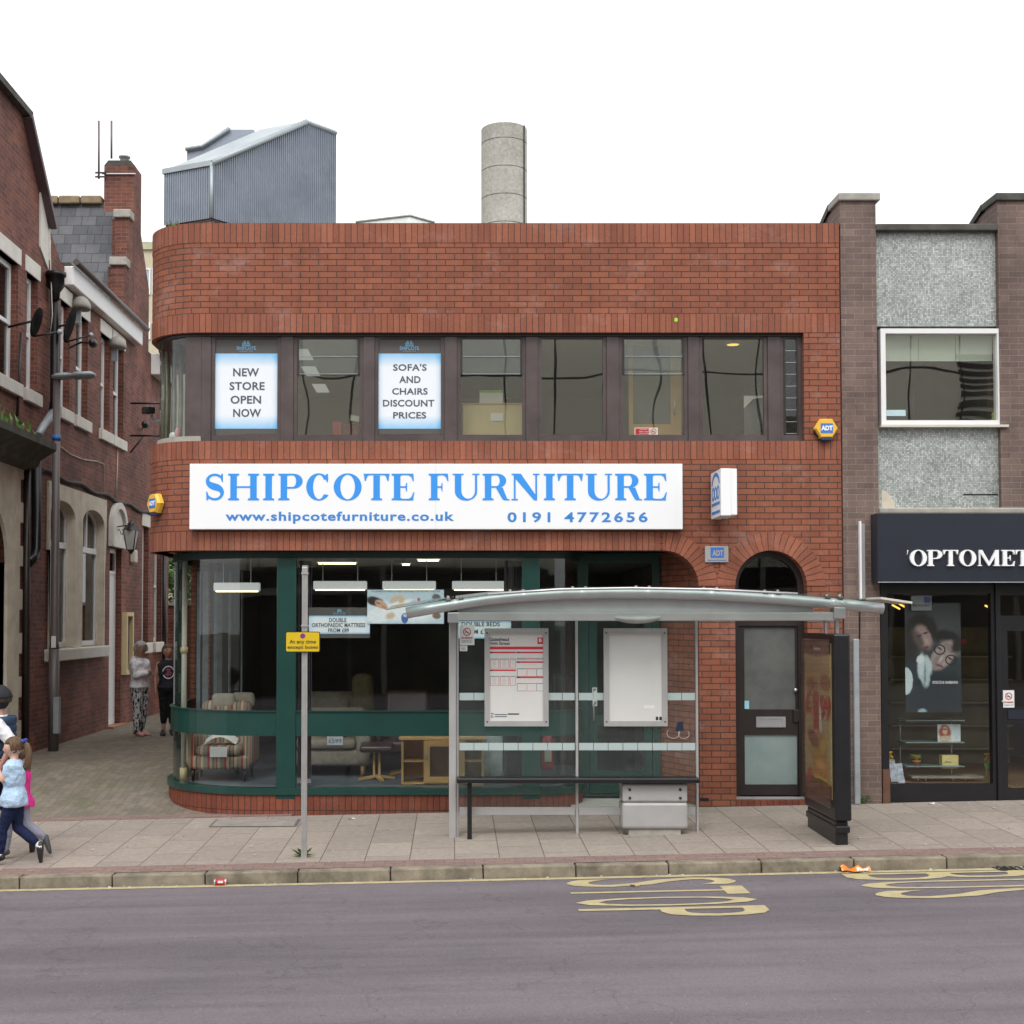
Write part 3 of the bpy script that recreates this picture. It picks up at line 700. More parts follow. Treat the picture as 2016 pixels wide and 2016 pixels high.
fm1, n_, b_ = newmat('obscured_glass'); L(n_, ramp(n_, noise(n_, texco(n_), 2.2, 5, .7), [(.3, (.085, .092, .09)), (.75, (.15, .15, .14))]), b_.inputs['Base Color']); b_.inputs['Roughness'].default_value = .22
fm2, n_, b_ = newmat('frosted_glass'); L(n_, ramp(n_, noise(n_, texco(n_), 1.6, 5, .7), [(.3, (.20, .26, .255)), (.75, (.29, .35, .34))]), b_.inputs['Base Color']); b_.inputs['Roughness'].default_value = .4
bx(ux0-.01, ux1+.01, ydr+.04, ydr+.048, uz0-.01, uz1+.01).build('upper_pane', fm1, D)
bx(lx0-.01, lx1+.01, ydr+.04, ydr+.048, lz0-.01, lz1+.01).build('lower_pane', fm2, D)
a, b, c, d = RCd(1489, 1411, 1547, 1432)
lb = B().shape([[(a, c), (b, c), (b, d), (a, d)], [(a+.04, c+.028), (a+.04, d-.028), (b-.04, d-.028), (b-.04, c+.028)]], ydr+.005, ydr+.0195).build('letterbox', M['silver'], D, bevel=.003)
bx(a+.038, b-.038, ydr+.011, ydr+.0185, c+.026, d-.026).build('flap', M['silver'], lb)
B().lathe((xd+rI-.035, ydr+.018, zz(1360)), [(0, -.03), (.02, -.028), (.026, -.01), (.015, 0)], 14, 'y').build('lock', M['silver'], D)
a, b, c, d = RCd(1562, 1397, 1579, 1422); bx(a, b, ydr-.005, ydr+.0185, c, d).build('kick_guard', M['dbrown'], D, bevel=.006)
a, b, c, d = RCd(1465, 1380, 1476, 1396); bx(a, b, ydr+.034, ydr+.0395, c, d).build('sticker', plain('pale_blue_paper', (.30, .60, .72), .5), D)
a, b, c, d = RCd(1581, 1287, 1587, 1296); bx(a, b, ydr-.014, ydr-.001, c, d).build('door_bell', M['cream'], SHOP, bevel=.003)
bx(xd-RD+.001, xd+RD-.001, -.012, .3, -.3, zf0-.03).build('doorstep', M['plinthb'], SHOP)
bx(xd-RD+.001, xd+RD-.001, ydr-.05, .3, zf0-.029, zf0-.001).build('threshold', M['alu'], SHOP)
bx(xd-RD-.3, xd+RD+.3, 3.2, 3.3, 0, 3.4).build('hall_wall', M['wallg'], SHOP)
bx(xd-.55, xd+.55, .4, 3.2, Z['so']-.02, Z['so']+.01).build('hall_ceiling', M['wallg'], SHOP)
# small marks on the brickwork
a, b, c, d = RC(1328, 626, 1334, 633, -.012)
B().obox(((a+b)/2, -.0095, (c+d)/2), (b-a, .004, d-c), (0, .15, 0)).build('note', plain('lime_note', (.35, .75, .02), .6), SHOP)
bx(P(1378, 1553).x, P(1395, 1553).x, -.004, .05, zz(1577), zz(1571)).build('air_brick', M['black'], SHOP)
# ------------------------------------------------------------------ signs fixed to the shop
x0, x1, z0, z1 = RC(373, 913, 1344, 1042, -.12)
SG = thing('shop_sign', ((x0+x1)/2, -.07, z0), 'long white fascia sign with blue serif shop name, web address and phone number', 'sign')
bx(x0, x1, -.12, -.012, z0, z1).build('panel', M['signwhite'], SG, bevel=.006)
for q in (858, 1): 
    if q > 1: X = P(q, 960, -.12).x; bx(X-.0015, X+.0015, -.1215, -.119, z0+.004, z1-.004).build('panel_joint', plain('joint_grey', (.55, .56, .57), .6), SG)
for ch, a, b in (('S', 402.7, 443), ('H', 449, 510), ('I', 515, 543), ('P', 548, 597), ('C', 603, 649), ('O', 657, 712), ('T', 716, 767), ('E', 771, 816),
                 ('F', 844, 884), ('U', 891, 944), ('R', 950, 1003), ('N', 1007, 1062), ('I', 1067, 1096), ('T', 1097, 1148), ('U', 1153, 1205), ('R', 1211, 1263.5), ('E', 1268, 1313)):
    mb = B(); put_serif(mb, ch, P(a, 960, -.12).x, P(b, 960, -.12).x, zz(985, -.12), zz(932.5, -.12), -.1225, -.119); mb.build('letter', M['signblue'], SG)
def txt(parent, s, a, y0, b, y1, Y, m, bold=.02, space=1.0, name='lettering', th=.003, gap=.0012):
    x0, x1, z0, z1 = RC(a, y0, b, y1, Y)
    t = B(); put_text(t, s, x0, x1, z0, z1, Y-gap, bold=bold, space=space, th=th); return t.build(name, m, parent)
txt(SG, 'www.shipcotefurniture.co.uk', 444, 1007, 894, 1031, -.12, M['signblue2'], .028, 1.12, 'web_lettering')
txt(SG, '0191 4772656', 999, 1008, 1275, 1028.5, -.12, M['signblue2'], .025, 1.3, 'phone_lettering')

def badge(parent, a, y0, b, y1, Y, sc=1.0):
    x0, x1, z0, z1 = RC(a, y0, b, y1, Y)
    bx(x0, x1, Y-.004, Y, z0, z1).build('badge', M['adtblue'], parent)
    t = B(); put_text(t, 'ADT', x0+.006, x1-.004, z0+(z1-z0)*.28, z0+(z1-z0)*.80, Y-.006, bold=.05, th=.002); t.build('badge_lettering', M['signwhite'], parent)
def alarm(px, py, w, Y, yaw, label):
    c = P(px, py, Y); T = thing('alarm_box', c, label, 'alarm box', 'yellow hexagonal alarm boxes on the brickwork')
    r = w/2
    hexo = [(c.x+r*cos(pi/3*i), c.z+r*.93*sin(pi/3*i)) for i in range(6)]
    m = B(); n0 = 6; k = .86
    k0 = len(m.v)
    for s_, y in ((1, c.y), (1, c.y-.05), (k, c.y-.085)):
        for X, Zz in hexo: m.v.append(Vector((c.x+(X-c.x)*s_, y, c.z+(Zz-c.z)*s_)))
    for l in range(2):
        for i in range(6):
            a = k0+l*6+i; b = k0+l*6+(i+1) % 6; m.f.append([a, a+6, b+6, b]); m.uv.append(None); m.sm.append(False)
    m.f.append([k0+12+i for i in range(6)]); m.uv.append(None); m.sm.append(False)
    body = m.build('housing', M['yellow'], T, merge=True)
    hb = B(); zb_ = c.z-r*.93*sin(pi/3)
    hb.obox((c.x+.0, c.y-.045, zb_-.012), (r*.85, .075, .035)).build('strobe', M['navy'], T, bevel=.006)
    for s_ in (-1,):
        for i in range(6):
            t = .18+i*.12; X = c.x-r+(r*.5)*t; Zc = c.z-(r*.93*sin(pi/3))*t
            B().obox((X-.004, c.y-.03, Zc-.003), (.018, .045, .008), (0, .0, 0)).build('vent', M['black'], T)
    bdg = thing  # noqa
    y_ = c.y-.085
    bx(c.x-.075, c.x+.075, y_-.003, y_, c.z-.06, c.z+.06).build('badge', M['adtblue'], T)
    t = B(); put_text(t, 'ADT', c.x-.07, c.x+.072, c.z-.028, c.z+.032, y_-.0045, bold=.05, th=.002); t.build('badge_lettering', M['signwhite'], T)
    if yaw:
        T.rotation_euler = (0, 0, yaw)
    return T
alarm(1624, 845, .30, -.002, 0, 'yellow hexagonal alarm box on the right pier under the window band')
# the left one follows the rounded corner
A2 = alarm(316, 992, .30, -.002, 0, 'yellow hexagonal alarm box on the rounded brick corner left of the shop sign')
a_ = radians(262-40); r_ = .755
A2.location = (-3.15+r_*cos(a_), .75+r_*sin(a_), P(316, 992, .25).z); A2.rotation_euler = (0, 0, a_+pi/2)
# small grey plaque
x0, x1, z0, z1 = RC(1388, 1075, 1434, 1107, -.03)
T = thing('plaque', ((x0+x1)/2, 0, z0), 'small grey metal plaque with blue badge between the two arches', 'plaque')
bx(x0, x1, -.035, -.011, z0, z1).build('plate', M['alu'], T, bevel=.004)
a, b, c, d = RC(1399, 1078, 1425, 1098, -.035); bx(a, b, -.038, -.0355, c, d).build('badge', M['adtblue'], T)
t = B(); put_text(t, 'ADT', a+.02, b-.006, c+.02, d-.03, -.0395, bold=.05, th=.002); t.build('badge_lettering', M['alu'], T)
t = B(); put_text(t, 'Security Systems', x0+.03, x1-.03, z0+.012, z0+.035, -.037, bold=.01, th=.002); t.build('lettering', M['adtblue'], T)
# projecting box sign: shallow box standing out from the wall, lettering on its left face
xs = P(1419, 968, -.66).x; zt_, zb_ = P(1419, 922, -.66).z, P(1419, 1015, -.66).z
T = thing('projecting_sign', (xs+.06, 0, zb_), 'white box sign with blue emblem projecting from the brickwork above the porch', 'sign')
bx(xs, xs+.12, -.66, -.06, zb_, zt_).build('box', M['signwhite'], T, bevel=.006)
bx(xs+.124, xs+.20, -.63, -.06, zb_+.01, zt_-.0).build('box_half', M['signwhite'], T, bevel=.006)
bx(xs+.02, xs+.18, -.06, -.0, zb_+.05, zb_+.12).build('bracket', M['alu'], T)
bx(xs+.02, xs+.18, -.06, -.0, zt_-.12, zt_-.05).build('bracket', M['alu'], T)
hgt = zt_-zb_
def yz(mb, loops): mb.shape([[( -y, z) for y, z in l] for l in loops], xs-.004, xs-.001, '-yz')
em = B()
cy, cz = -.36, zb_+hgt*.66
em.shape([ell(-cy, cz, .25, .17, radians(10), radians(170), 16)+ell(-cy, cz, .20, .125, radians(170), radians(10), 16)], xs-.003, xs, '-yz')
em.build('emblem_arc', M['signblue2'], T)
for dy in (-.15, 0, .15):
    e2 = B(); e2.shape([ell(.36+dy, zb_+hgt*.52, .075, .085), ell(.36+dy, zb_+hgt*.52, .045, .055)], xs-.0035, xs, '-yz'); e2.build('emblem_ring', M['signblue2'], T)
for k, zk in enumerate((.08, .26)):
    e3 = B(); e3.shape([[(.12, zb_+hgt*zk), (.60, zb_+hgt*zk), (.60, zb_+hgt*(zk+.06)), (.12, zb_+hgt*(zk+.06))]], xs-.0035, xs, '-yz'); e3.build('emblem_bar', M['signblue2'], T)

# ------------------------------------------------------------------ posters in the windows
def poster_mat(name, x0, x1, z0, z1, edge, inner=(.80, .84, .88), f=.18):
    """printed blue fade along the poster's border (its own artwork)"""
    m, n, b = newmat(name); uv = texco(n, True)
    sp = n.nodes.new('ShaderNodeSeparateXYZ'); L(n, uv, sp.inputs[0])
    def edge_d(sock, lo, hi):
        mr = n.nodes.new('ShaderNodeMapRange'); mr.inputs[1].default_value = lo; mr.inputs[2].default_value = hi; L(n, sock, mr.inputs[0])
        a = n.nodes.new('ShaderNodeMath'); a.operation = 'PINGPONG'; a.inputs[1].default_value = .5; L(n, mr.outputs[0], a.inputs[0]); return a.outputs[0]
    a, c = edge_d(sp.outputs[0], x0, x1), edge_d(sp.outputs[1], z0, z1)
    ra = ramp(n, a, [(0, .35), (.10, 0.0)]); rc = ramp(n, c, [(0, 1.0), (f, 0.0)])
    nz = ramp(n, noise(n, texco(n), 3, 4), [(.3, .75), (.7, 1.1)])
    s = mixc(n, 1.0, mixc(n, 1.0, ra, rc, 'ADD'), nz, 'MULTIPLY')
    L(n, mixc(n, s, inner, edge), b.inputs['Base Color']); b.inputs['Roughness'].default_value = .5; return m
M['navyhead'] = plain('poster_head', (.085, .08, .075), .5, var=.05)
M['logoblue'] = plain('logo_blue', (.18, .42, .62), .5)
def window_poster(a, y0, b, y1, lines, label, headh=28, bottom=11):
    Y = YF+.024
    x0, x1, z0, z1 = RC(a, y0, b, y1, Y)
    T = thing('window_poster', ((x0+x1)/2, Y, z0), label, 'poster', 'blue and white posters in the upper windows')
    hd = RC(a, y0-headh, b, y0, Y); bt = RC(a, y1, b, y1+bottom, Y)
    bx(x0, x1, Y, Y+.003, z0, z1).build('print', poster_mat('poster_print', x0, x1, z0, z1, (.20, .52, .82)), T)
    bx(x0, x1, Y+.0, Y+.003, z1+.0005, hd[3]).build('heading', M['navyhead'], T)
    bx(x0, x1, Y+.0, Y+.003, bt[2], z0-.0005).build('footer', M['navyhead'], T)
    m = B(); c = (a+b)/2
    put_text(m, 'SHIPCOTE', P(c-19, y0, Y).x, P(c+19, y0, Y).x, P(c, y0-7, Y).z, P(c, y0-14, Y).z, Y-.0015, bold=.01, th=.002)
    put_text(m, 'FURNITURE', P(c-13, y0, Y).x, P(c+13, y0, Y).x, P(c, y0-3.6, Y).z, P(c, y0-5.6, Y).z, Y-.0015, th=.002)
    sofa(m, c, y0-20, Y); m.build('logo', M['logoblue'], T)
    for s_, xa_, ya_, xb_, yb_ in lines: txt(T, s_, xa_, ya_, xb_, yb_, Y, M['ink'], .022, 1.05)
    return T
def sofa(m, c, yc, Y, k=1.0):
    g = lambda dx, dy: (P(c+dx*k, yc, Y).x, P(c, yc+dy*k, Y).z)
    m.shape([[g(-8, 5), g(-8, -1), g(-6.2, -1), g(-6.2, 3), g(6.2, 3), g(6.2, -1), g(8, -1), g(8, 5)]], Y-.0022, Y-.0005)
    m.shape([[g(-5.5, 2.2), g(-5.5, -4), g(-3, -5.3), g(-1.2, -4), g(-.4, 2.2)]], Y-.0024, Y-.0007)
    m.shape([[g(.4, 2.2), g(1.2, -4), g(3, -5.3), g(5.5, -4), g(5.5, 2.2)]], Y-.0026, Y-.0009)
window_poster(423, 696, 547, 844, [('NEW', 459, 725, 510, 741), ('STORE', 452, 752, 521, 768), ('OPEN', 454, 779, 514, 795), ('NOW', 459, 805, 514, 821)],
              'poster reading NEW STORE OPEN NOW in the leftmost flat upper window')
window_poster(744, 696, 868, 844, [("SOFA'S", 774, 716.5, 840, 730), ('AND', 786, 740.5, 828, 754), ('CHAIRS', 772, 764, 842, 777), ('DISCOUNT', 754, 787, 855, 800.5), ('PRICES', 774, 811, 839, 824)],
              "poster reading SOFA'S AND CHAIRS DISCOUNT PRICES in the third flat upper window")
# banners hanging inside the shopfront
YB = YS+.10
def banner(a, y0, b, y1, lines, label, head=16, foot=8):
    x0, x1, z0, z1 = RC(a, y0, b, y1, YB)
    T = thing('window_banner', ((x0+x1)/2, YB, z0), label, 'banner')
    bx(x0, x1, YB, YB+.003, z0, z1).build('print', poster_mat('banner_print', x0, x1, z0, z1, (.16, .45, .72), f=.12), T)
    zt2 = P(a, y0-head, YB).z; zb2 = P(a, y1+foot, YB).z; bx(x0, x1, YB, YB+.003, z1+.0005, zt2).build('heading', M['navyhead'], T)
    bx(x0, x1, YB, YB+.003, zb2, z0-.0005).build('footer', M['navyhead'], T)
    m = B(); sofa(m, (a+b)/2, y0-10, YB, .55); put_text(m, 'SHIPCOTE', P((a+b)/2-12, y0, YB).x, P((a+b)/2+12, y0, YB).x, P(a, y0-2, YB).z, P(a, y0-6, YB).z, YB-.0015, th=.002); m.build('logo', M['logoblue'], T)
    for s_, xa_, ya_, xb_, yb_ in lines: txt(T, s_, xa_, ya_, xb_, yb_, YB, M['ink'], .022, 1.05)
banner(608, 1212, 728, 1248, [('DOUBLE', 648, 1216.5, 682, 1225), ('ORTHOPAEDIC MATTRESS', 614, 1226.5, 719, 1235), ('FROM \u00a389', 646, 1237, 687, 1245)], 'hanging banner advertising a double orthopaedic mattress beside the yellow sign')
banner(900, 1223, 1006, 1257, [('DOUBLE BEDS', 909, 1224.5, 984, 1233), ('FROM \u00a3', 909, 1239, 952, 1248)], 'hanging double beds banner behind the bus shelter notice', 6, 0)
# bed advertisement with a sleeping figure
Y = YB-.012; x0, x1, z0, z1 = RC(723, 1161, 874, 1228, Y)
T = thing('bed_poster', ((x0+x1)/2, Y, z0), 'pale bed advertisement showing a sleeping woman, hung above the shelter end', 'poster')
def cvt_at(Yq):
    def f(cx, cy, rx, ry, rot): v = P(cx, cy, Yq); k = (Yq-CAM.y)/FPX; return v.x, v.z, rx*k, ry*k, -rot
    return f
bed = [(760, 1205, 46, 20, .1, (.62, .72, .80), .4), (738, 1214, 24, 12, .1, (.78, .82, .86), .3), (800, 1206, 60, 17, .1, (.80, .83, .86), .35), (790, 1190, 26, 8, -.3, (.80, .83, .86), .3),
       (738, 1184, 17, 9, .25, (.035, .025, .025), .25), (750, 1190, 13, 7.5, .55, (.60, .36, .25), .22), (757, 1196, 6, 3, .5, (.45, .22, .15), .5), (745, 1187, 5, 1.2, .5, (.15, .08, .05), .5),
       (778, 1179, 12, 5, -.6, (.62, .46, .32), .5), (790, 1180, 6, 8, .3, (.64, .47, .33), .5), (769, 1212, 9, 6, -.3, (.66, .47, .32), .5), (816, 1186, 7, 4, 0, (.60, .48, .48), .6), (824, 1180, 3, 3, 0, (.55, .08, .12), .3),
       (859, 1176, 8, 7, 0, (.14, .12, .13), .3), (859, 1194, 8, 6, 0, (.25, .20, .18), .4), (859, 1212, 8, 7, 0, (.22, .14, .10), .3), (797, 1217, 7, 10, 0, (.06, .14, .38), .15), (798, 1212, 4, 3, 0, (.5, .6, .75), .3)]
bx(x0, x1, Y, Y+.004, z0, z1).build('print', art('bed_print', (.50, .62, .70), bed, cvt_at(Y)), T)
def blob(parent, name, pts, m, k, Yb=None):
    Yb = Y if Yb is None else Yb
    q = [P(a, b, Yb) for a, b in pts]; B().shape([[(v.x, v.z) for v in q]], Yb-.0008*k-.0008, Yb-.0008*k+.0002).build(name, m, parent)
def el(cx, cy, rx, ry, rot=0, n=22): return [(cx+rx*cos(t)*cos(rot)-ry*sin(t)*sin(rot), cy+rx*cos(t)*sin(rot)+ry*sin(t)*cos(rot)) for t in [2*pi*i/n for i in range(n)]]
skin_p = plain('printed_skin', (.58, .36, .25), .5); hair_p = plain('printed_dark_hair', (.045, .03, .03), .5); whi_p = plain('printed_white', (.78, .80, .82), .5, var=.06, scale=12); tan_p = plain('printed_blond', (.48, .33, .18), .5)
txt(T, 'A LUXURIOUS RANGE OF BEDS DESIGNED FOR THE WAY YOU LIVE', 731, 1162.5, 866, 1166, Y, M['ink'], 0)
# ------------------------------------------------------------------ things seen behind the shop glass
def fabric(name, c, var=.15): return plain(name, c, .9, var=var, scale=14, bmp=.3)
# tartan armchair fabric: stripes woven in the cloth
m, n, b = newmat('striped_fabric'); uv = texco(n, True); sp = n.nodes.new('ShaderNodeSeparateXYZ'); L(n, uv, sp.inputs[0])
md = n.nodes.new('ShaderNodeMath'); md.operation = 'MULTIPLY'; md.inputs[1].default_value = 4.6; L(n, sp.outputs[0], md.inputs[0])
f_ = n.nodes.new('ShaderNodeMath'); f_.operation = 'FRACT'; L(n, md.outputs[0], f_.inputs[0])
r_ = n.nodes.new('ShaderNodeValToRGB'); r_.color_ramp.interpolation = 'CONSTANT'; L(n, f_.outputs[0], r_.inputs[0])
st_ = [(0, (.20, .17, .12)), (.25, (.30, .03, .03)), (.38, (.33, .29, .2)), (.55, (.10, .07, .06)), (.62, (.25, .2, .15)), (.78, (.28, .04, .035)), (.84, (.36, .32, .24))]
e_ = r_.color_ramp.elements
while len(e_) < len(st_): e_.new(.5)
for k, (p, c) in enumerate(st_): e_[k].position = p; e_[k].color = (*c, 1)
L(n, r_.outputs[0], b.inputs['Base Color']); b.inputs['Roughness'].default_value = .9; M['stripe'] = m
M['sofa'] = fabric('grey_beige_fabric', (.29, .26, .21)); M['cush'] = fabric('dark_cushion', (.08, .075, .08)); M['leather'] = plain('brown_leather', (.045, .028, .027), .35, var=.2)
M['olive'] = fabric('olive_fabric', (.17, .15, .08))
def soft(mb, name, m, parent, bev=.05): 
    o = mb.build(name, m, parent, bevel=bev); o.modifiers['bevel'].segments = 4
    for p in o.data.polygons: p.use_smooth = True
    return o
# armchair
c = P(440, 1540, 1.35); T = thing('armchair', (c.x, 1.35, FZ), 'armchair in red and beige striped fabric behind the curved corner glass', 'armchair')
X = c.x
soft(bx(X-.40, X+.40, .95, 1.65, FZ+.16, FZ+.34), 'seat_base', M['stripe'], T); soft(bx(X-.30, X+.30, .92, 1.5, FZ+.34, FZ+.47), 'cushion', M['stripe'], T, .06)
soft(bx(X-.33, X+.33, 1.45, 1.72, FZ+.3, FZ+1.02), 'backrest', M['stripe'], T, .09)
for s_ in (-1, 1): soft(bx(X+s_*.31, X+s_*.44, .98, 1.66, FZ+.2, FZ+.62), 'armrest', M['stripe'], T, .06)
for s_ in (-1, 1):
    for y in (1.02, 1.58): B().tube([(X+s_*.34, y, FZ), (X+s_*.34, y, FZ+.17)], [.018, .03]).build('leg', M['black'], T)
for p_ in (.17, -.05):
    soft(bx(X+p_-.14, X+p_+.18, 1.50+p_, 1.62+p_, FZ+.92, FZ+1.12), 'headrest_cushion', M['sofa'], T, .06)
T2 = thing('magazine', (X-.02, 1.1, FZ+.48), 'open magazine lying on the striped armchair', 'magazine')
mg = B(); 
for i in range(8):
    a = i/8; a2 = (i+1)/8; f = lambda t: (X-.2+.42*t, FZ+.50+.10*sin(pi*t)**1.0)
    (xa_, za_), (xb_, zb_) = f(a), f(a2); mg.face([(xa_, .98, za_-.02), (xb_, .98, zb_-.02), (xb_, 1.22, zb_+.04), (xa_, 1.22, za_+.04)])
mg.build('pages', M['paper'], T2, smooth=True)
bx(X-.10, X+.12, .90, .918, FZ+.33, FZ+.46).build('loose_sheet', M['paper'], T2)
# sofa, seen from the front, with price card and cushion
def at(px, Y): return P(px, 1400, Y).x
xa0, xa1 = at(560, 1.9), at(732, 1.9)
T = thing('sofa', ((xa0+xa1)/2, 1.9, FZ), 'beige grey fabric sofa with loose cushions behind the large pane', 'sofa')
soft(bx(xa0, xa1, 1.55, 2.4, FZ+.14, FZ+.36), 'seat_base', M['sofa'], T); soft(bx(xa0+.18, xa1-.2, 1.5, 2.2, FZ+.365, FZ+.50), 'seat_cushion', M['sofa'], T, .06)
soft(bx(xa0+.1, xa1-.1, 2.15, 2.45, FZ+.4, FZ+.88), 'backrest', M['sofa'], T, .1)
for s_, xq in ((0, xa0), (1, xa1-.2)): soft(bx(xq, xq+.2, 1.53, 2.4, FZ+.15, FZ+.66), 'armrest', M['sofa'], T, .07)
for xq in (xa0+.1, xa1-.1): B().tube([(xq, 1.62, FZ), (xq-.0, 1.62, FZ+.15)], [.03, .045], 4).build('leg', M['wood'], T)
o = thing('cushion', (at(660, 1.85), 1.9, FZ+.5), 'dark grey square cushion leaning on the beige sofa', 'cushion'); q = B().obox((at(662, 1.9), 1.92, FZ+.60), (.34, .10, .28), (radians(-20), radians(28), 0)); soft(q, 'cover', M['cush'], o, .04)
def card(px0, y0, px1, y1, Y, s_, label, m='paper'):
    x0, x1, z0, z1 = RC(px0, y0, px1, y1, Y); T = thing('price_card', ((x0+x1)/2, Y, z0), label, 'price card'); bx(x0, x1, Y, Y+.004, z0, z1).build('card', M[m], T)
    if s_: t = B(); put_text(t, s_, x0+.02, x1-.02, z0+.03, z1-.03, Y-.0015, bold=.0, th=.002); t.build('lettering', M['adtblue'], T)
    return T
card(644, 1450, 675, 1467, 1.48, '\u00a3599', 'white handwritten price card reading 599 in front of the beige sofa')
card(908, 1448, 932, 1455, .75, '\u00a3101', 'small white price card on the oak television cabinet')
# second beige sofa back far behind
T = thing('sofa', (at(680, 4.2), 4.2, FZ), 'olive brown sofa further back in the shop with a rounded back', 'sofa')
soft(bx(at(600, 4.2), at(720, 4.2), 4.0, 4.8, FZ+.1, FZ+.5), 'seat_base', M['sofa'], T); soft(bx(at(598, 4.2), at(715, 4.2), 4.55, 4.85, FZ+.4, FZ+.98), 'backrest', M['sofa'], T, .1)
soft(bx(at(692, 4.1), at(735, 4.1), 4.05, 4.35, FZ+.5, FZ+1.28), 'scatter_cushion', M['olive'], T, .12)
# footstool with brown leather pad and a star base
X = at(742, 1.2); T = thing('footstool', (X, 1.2, FZ), 'brown leather footstool on a pale wooden star base beside the cabinet', 'footstool')
soft(B().obox((X, 1.2, FZ+.43), (.44, .36, .09), (radians(6), 0, 0)), 'pad', M['leather'], T, .04)
for s_ in (-1, 1): B().obox((X+s_*.035, 1.2, FZ+.22), (.028, .06, .36)).build('upright', M['wood'], T)
for a in (20, 110, 200, 290): B().obox((X+.12*cos(radians(a)), 1.2+.12*sin(radians(a)), FZ+.035), (.26, .05, .03), (0, radians(8), radians(a))).build('foot', M['wood'], T)
X = at(800, 1.9); T = thing('recliner', (X, 1.9, FZ), 'dark leather recliner chair standing behind the footstool', 'armchair')
soft(bx(X-.33, X+.33, 1.6, 2.2, FZ+.3, FZ+.48), 'seat', M['leather'], T, .06); soft(B().obox((X, 2.25, FZ+.75), (.6, .16, .75), (radians(-14), 0, 0)), 'backrest', M['leather'], T, .07)
for s_ in (-1, 1): soft(bx(X+s_*.32, X+s_*.40, 1.62, 2.15, FZ+.45, FZ+.62), 'armrest', M['leather'], T, .03)
B().tube([(X, 1.9, FZ), (X, 1.9, FZ+.3)], .04).build('column', M['wood'], T)
for a in (45, 135, 225, 315): B().obox((X+.15*cos(radians(a)), 1.9+.15*sin(radians(a)), FZ+.03), (.3, .05, .03), (0, radians(6), radians(a))).build('foot', M['wood'], T)
# oak television cabinet
Y0 = .62; x0, x1 = P(790, 1500, Y0).x, P(953, 1500, Y0).x; zT, zB = P(800, 1457, Y0).z, P(800, 1541, Y0).z
T = thing('television_cabinet', ((x0+x1)/2, Y0, FZ), 'light oak television cabinet with glazed middle door and open side shelves', 'cabinet')
bx(x0-.03, x1+.03, Y0-.02, Y0+.42, zT, zT+.035).build('top', M['wood'], T, bevel=.006)
xl, xr = x0+(x1-x0)*.27, x0+(x1-x0)*.74
for k, xx in enumerate((x0, xl, xr, x1-.03)): bx(xx, xx+.028, Y0, Y0+.4, zB+.001, zT-.001).build('side_panel', M['wood'], T)
bx(x0+.03, x1-.032, Y0+.38, Y0+.395, zB+.026, zT-.002).build('back_panel', M['wood'], T)
bx(x0+.001, x1-.001, Y0+.002, Y0+.4, zB-.02, zB).build('bottom', M['wood'], T)
zm = (zT+zB)/2
for a, b in ((x0+.029, xl-.001), (xr+.029, x1-.031)): bx(a, b, Y0+.01, Y0+.37, zm-.01, zm+.01).build('shelf', M['wood'], T)
Dr = B().shape([[(xl+.0, zB+.003), (xr+.028, zB+.003), (xr+.028, zT-.003), (xl, zT-.003)], [(xl+.08, zB+.08), (xl+.08, zT-.08), (xr-.05, zT-.08), (xr-.05, zB+.08)]], Y0-.022, Y0-.002).build('door', M['wood'], T, bevel=.003)
bx(xl+.075, xr-.045, Y0-.014, Y0-.008, zB+.075, zT-.075).build('door_pane', M['glass'], Dr)
B().tube([(xl+.035, Y0-.04, zm+.02), (xl+.035, Y0-.04, zm+.13)], .006).build('handle', M['silver'], Dr)
for a, b, s_ in ((x0+.02, x0+.2, 1), (x1-.2, x1-.02, -1)):
    q = B(); w_ = .05
    q.shape([[(a, zB-.021), (b, zB-.021), (b-(.06 if s_ == 1 else 0), FZ+.001), (a+(0 if s_ == 1 else .06), FZ+.001)]], Y0+.01, Y0+.05); q.build('leg', M['wood'], T)
# wrapped mattress stack right of the cabinet
x0_, x1_ = at(962, 1.0), at(990, 1.0); T = thing('wrapped_mattress', ((x0_+x1_)/2, 1.0, FZ), 'white plastic wrapped mattress standing right of the oak cabinet', 'mattress')
soft(bx(x0_-.1, x1_, .95, 1.15, FZ, P(960, 1446, 1.0).z), 'wrapping', plain('clear_wrap', (.36, .40, .42), .25, var=.3, scale=7), T, .03)
# vertical blinds at the ends of the panes
for a, b, nm in ((586, 613, 'dark vertical blind gathered left of the large pane'), (993, 1026, 'dark vertical blind gathered right of the large pane')):
    T = thing('vertical_blind', (at((a+b)/2, .45), .45, 1), nm, 'blind', 'vertical blinds in the shopfront')
    sm = plain('blind_slat', (.05, .045, .055), .7, var=.1); wm = plain('blind_chain', (.4, .4, .4), .6)
    q = B(); q2 = B(); nS = 7
    for i in range(nS):
        xx = at(a+(b-a)*(i+.5)/nS, .45); q.obox((xx, .45, (FZ+.1+zp['hd'])/2), (.006, .09, zp['hd']-FZ-.14), (0, 0, .35)); q2.box(xx-.008, xx+.008, .43, .45, FZ+.05, FZ+.10)
    q.build('slats', sm, T); q2.build('weights', wm, T)
T = thing('vertical_blind', (at(395, 1.2), 1.2, 1), 'pale full height curtain strips hanging behind the curved corner glass', 'blind', 'vertical blinds in the shopfront'); q = B()
for i, px in enumerate((390, 402, 421, 428, 447, 470)):
    xx = at(px, 2.5); q.obox((xx, 2.5+.05*i, 1.75), (.05+.03*(i % 2), .015, 2.6), (0, 0, .3*i))
q.build('slats', plain('grey_curtain', (.22, .25, .28), .8, var=.2), T)
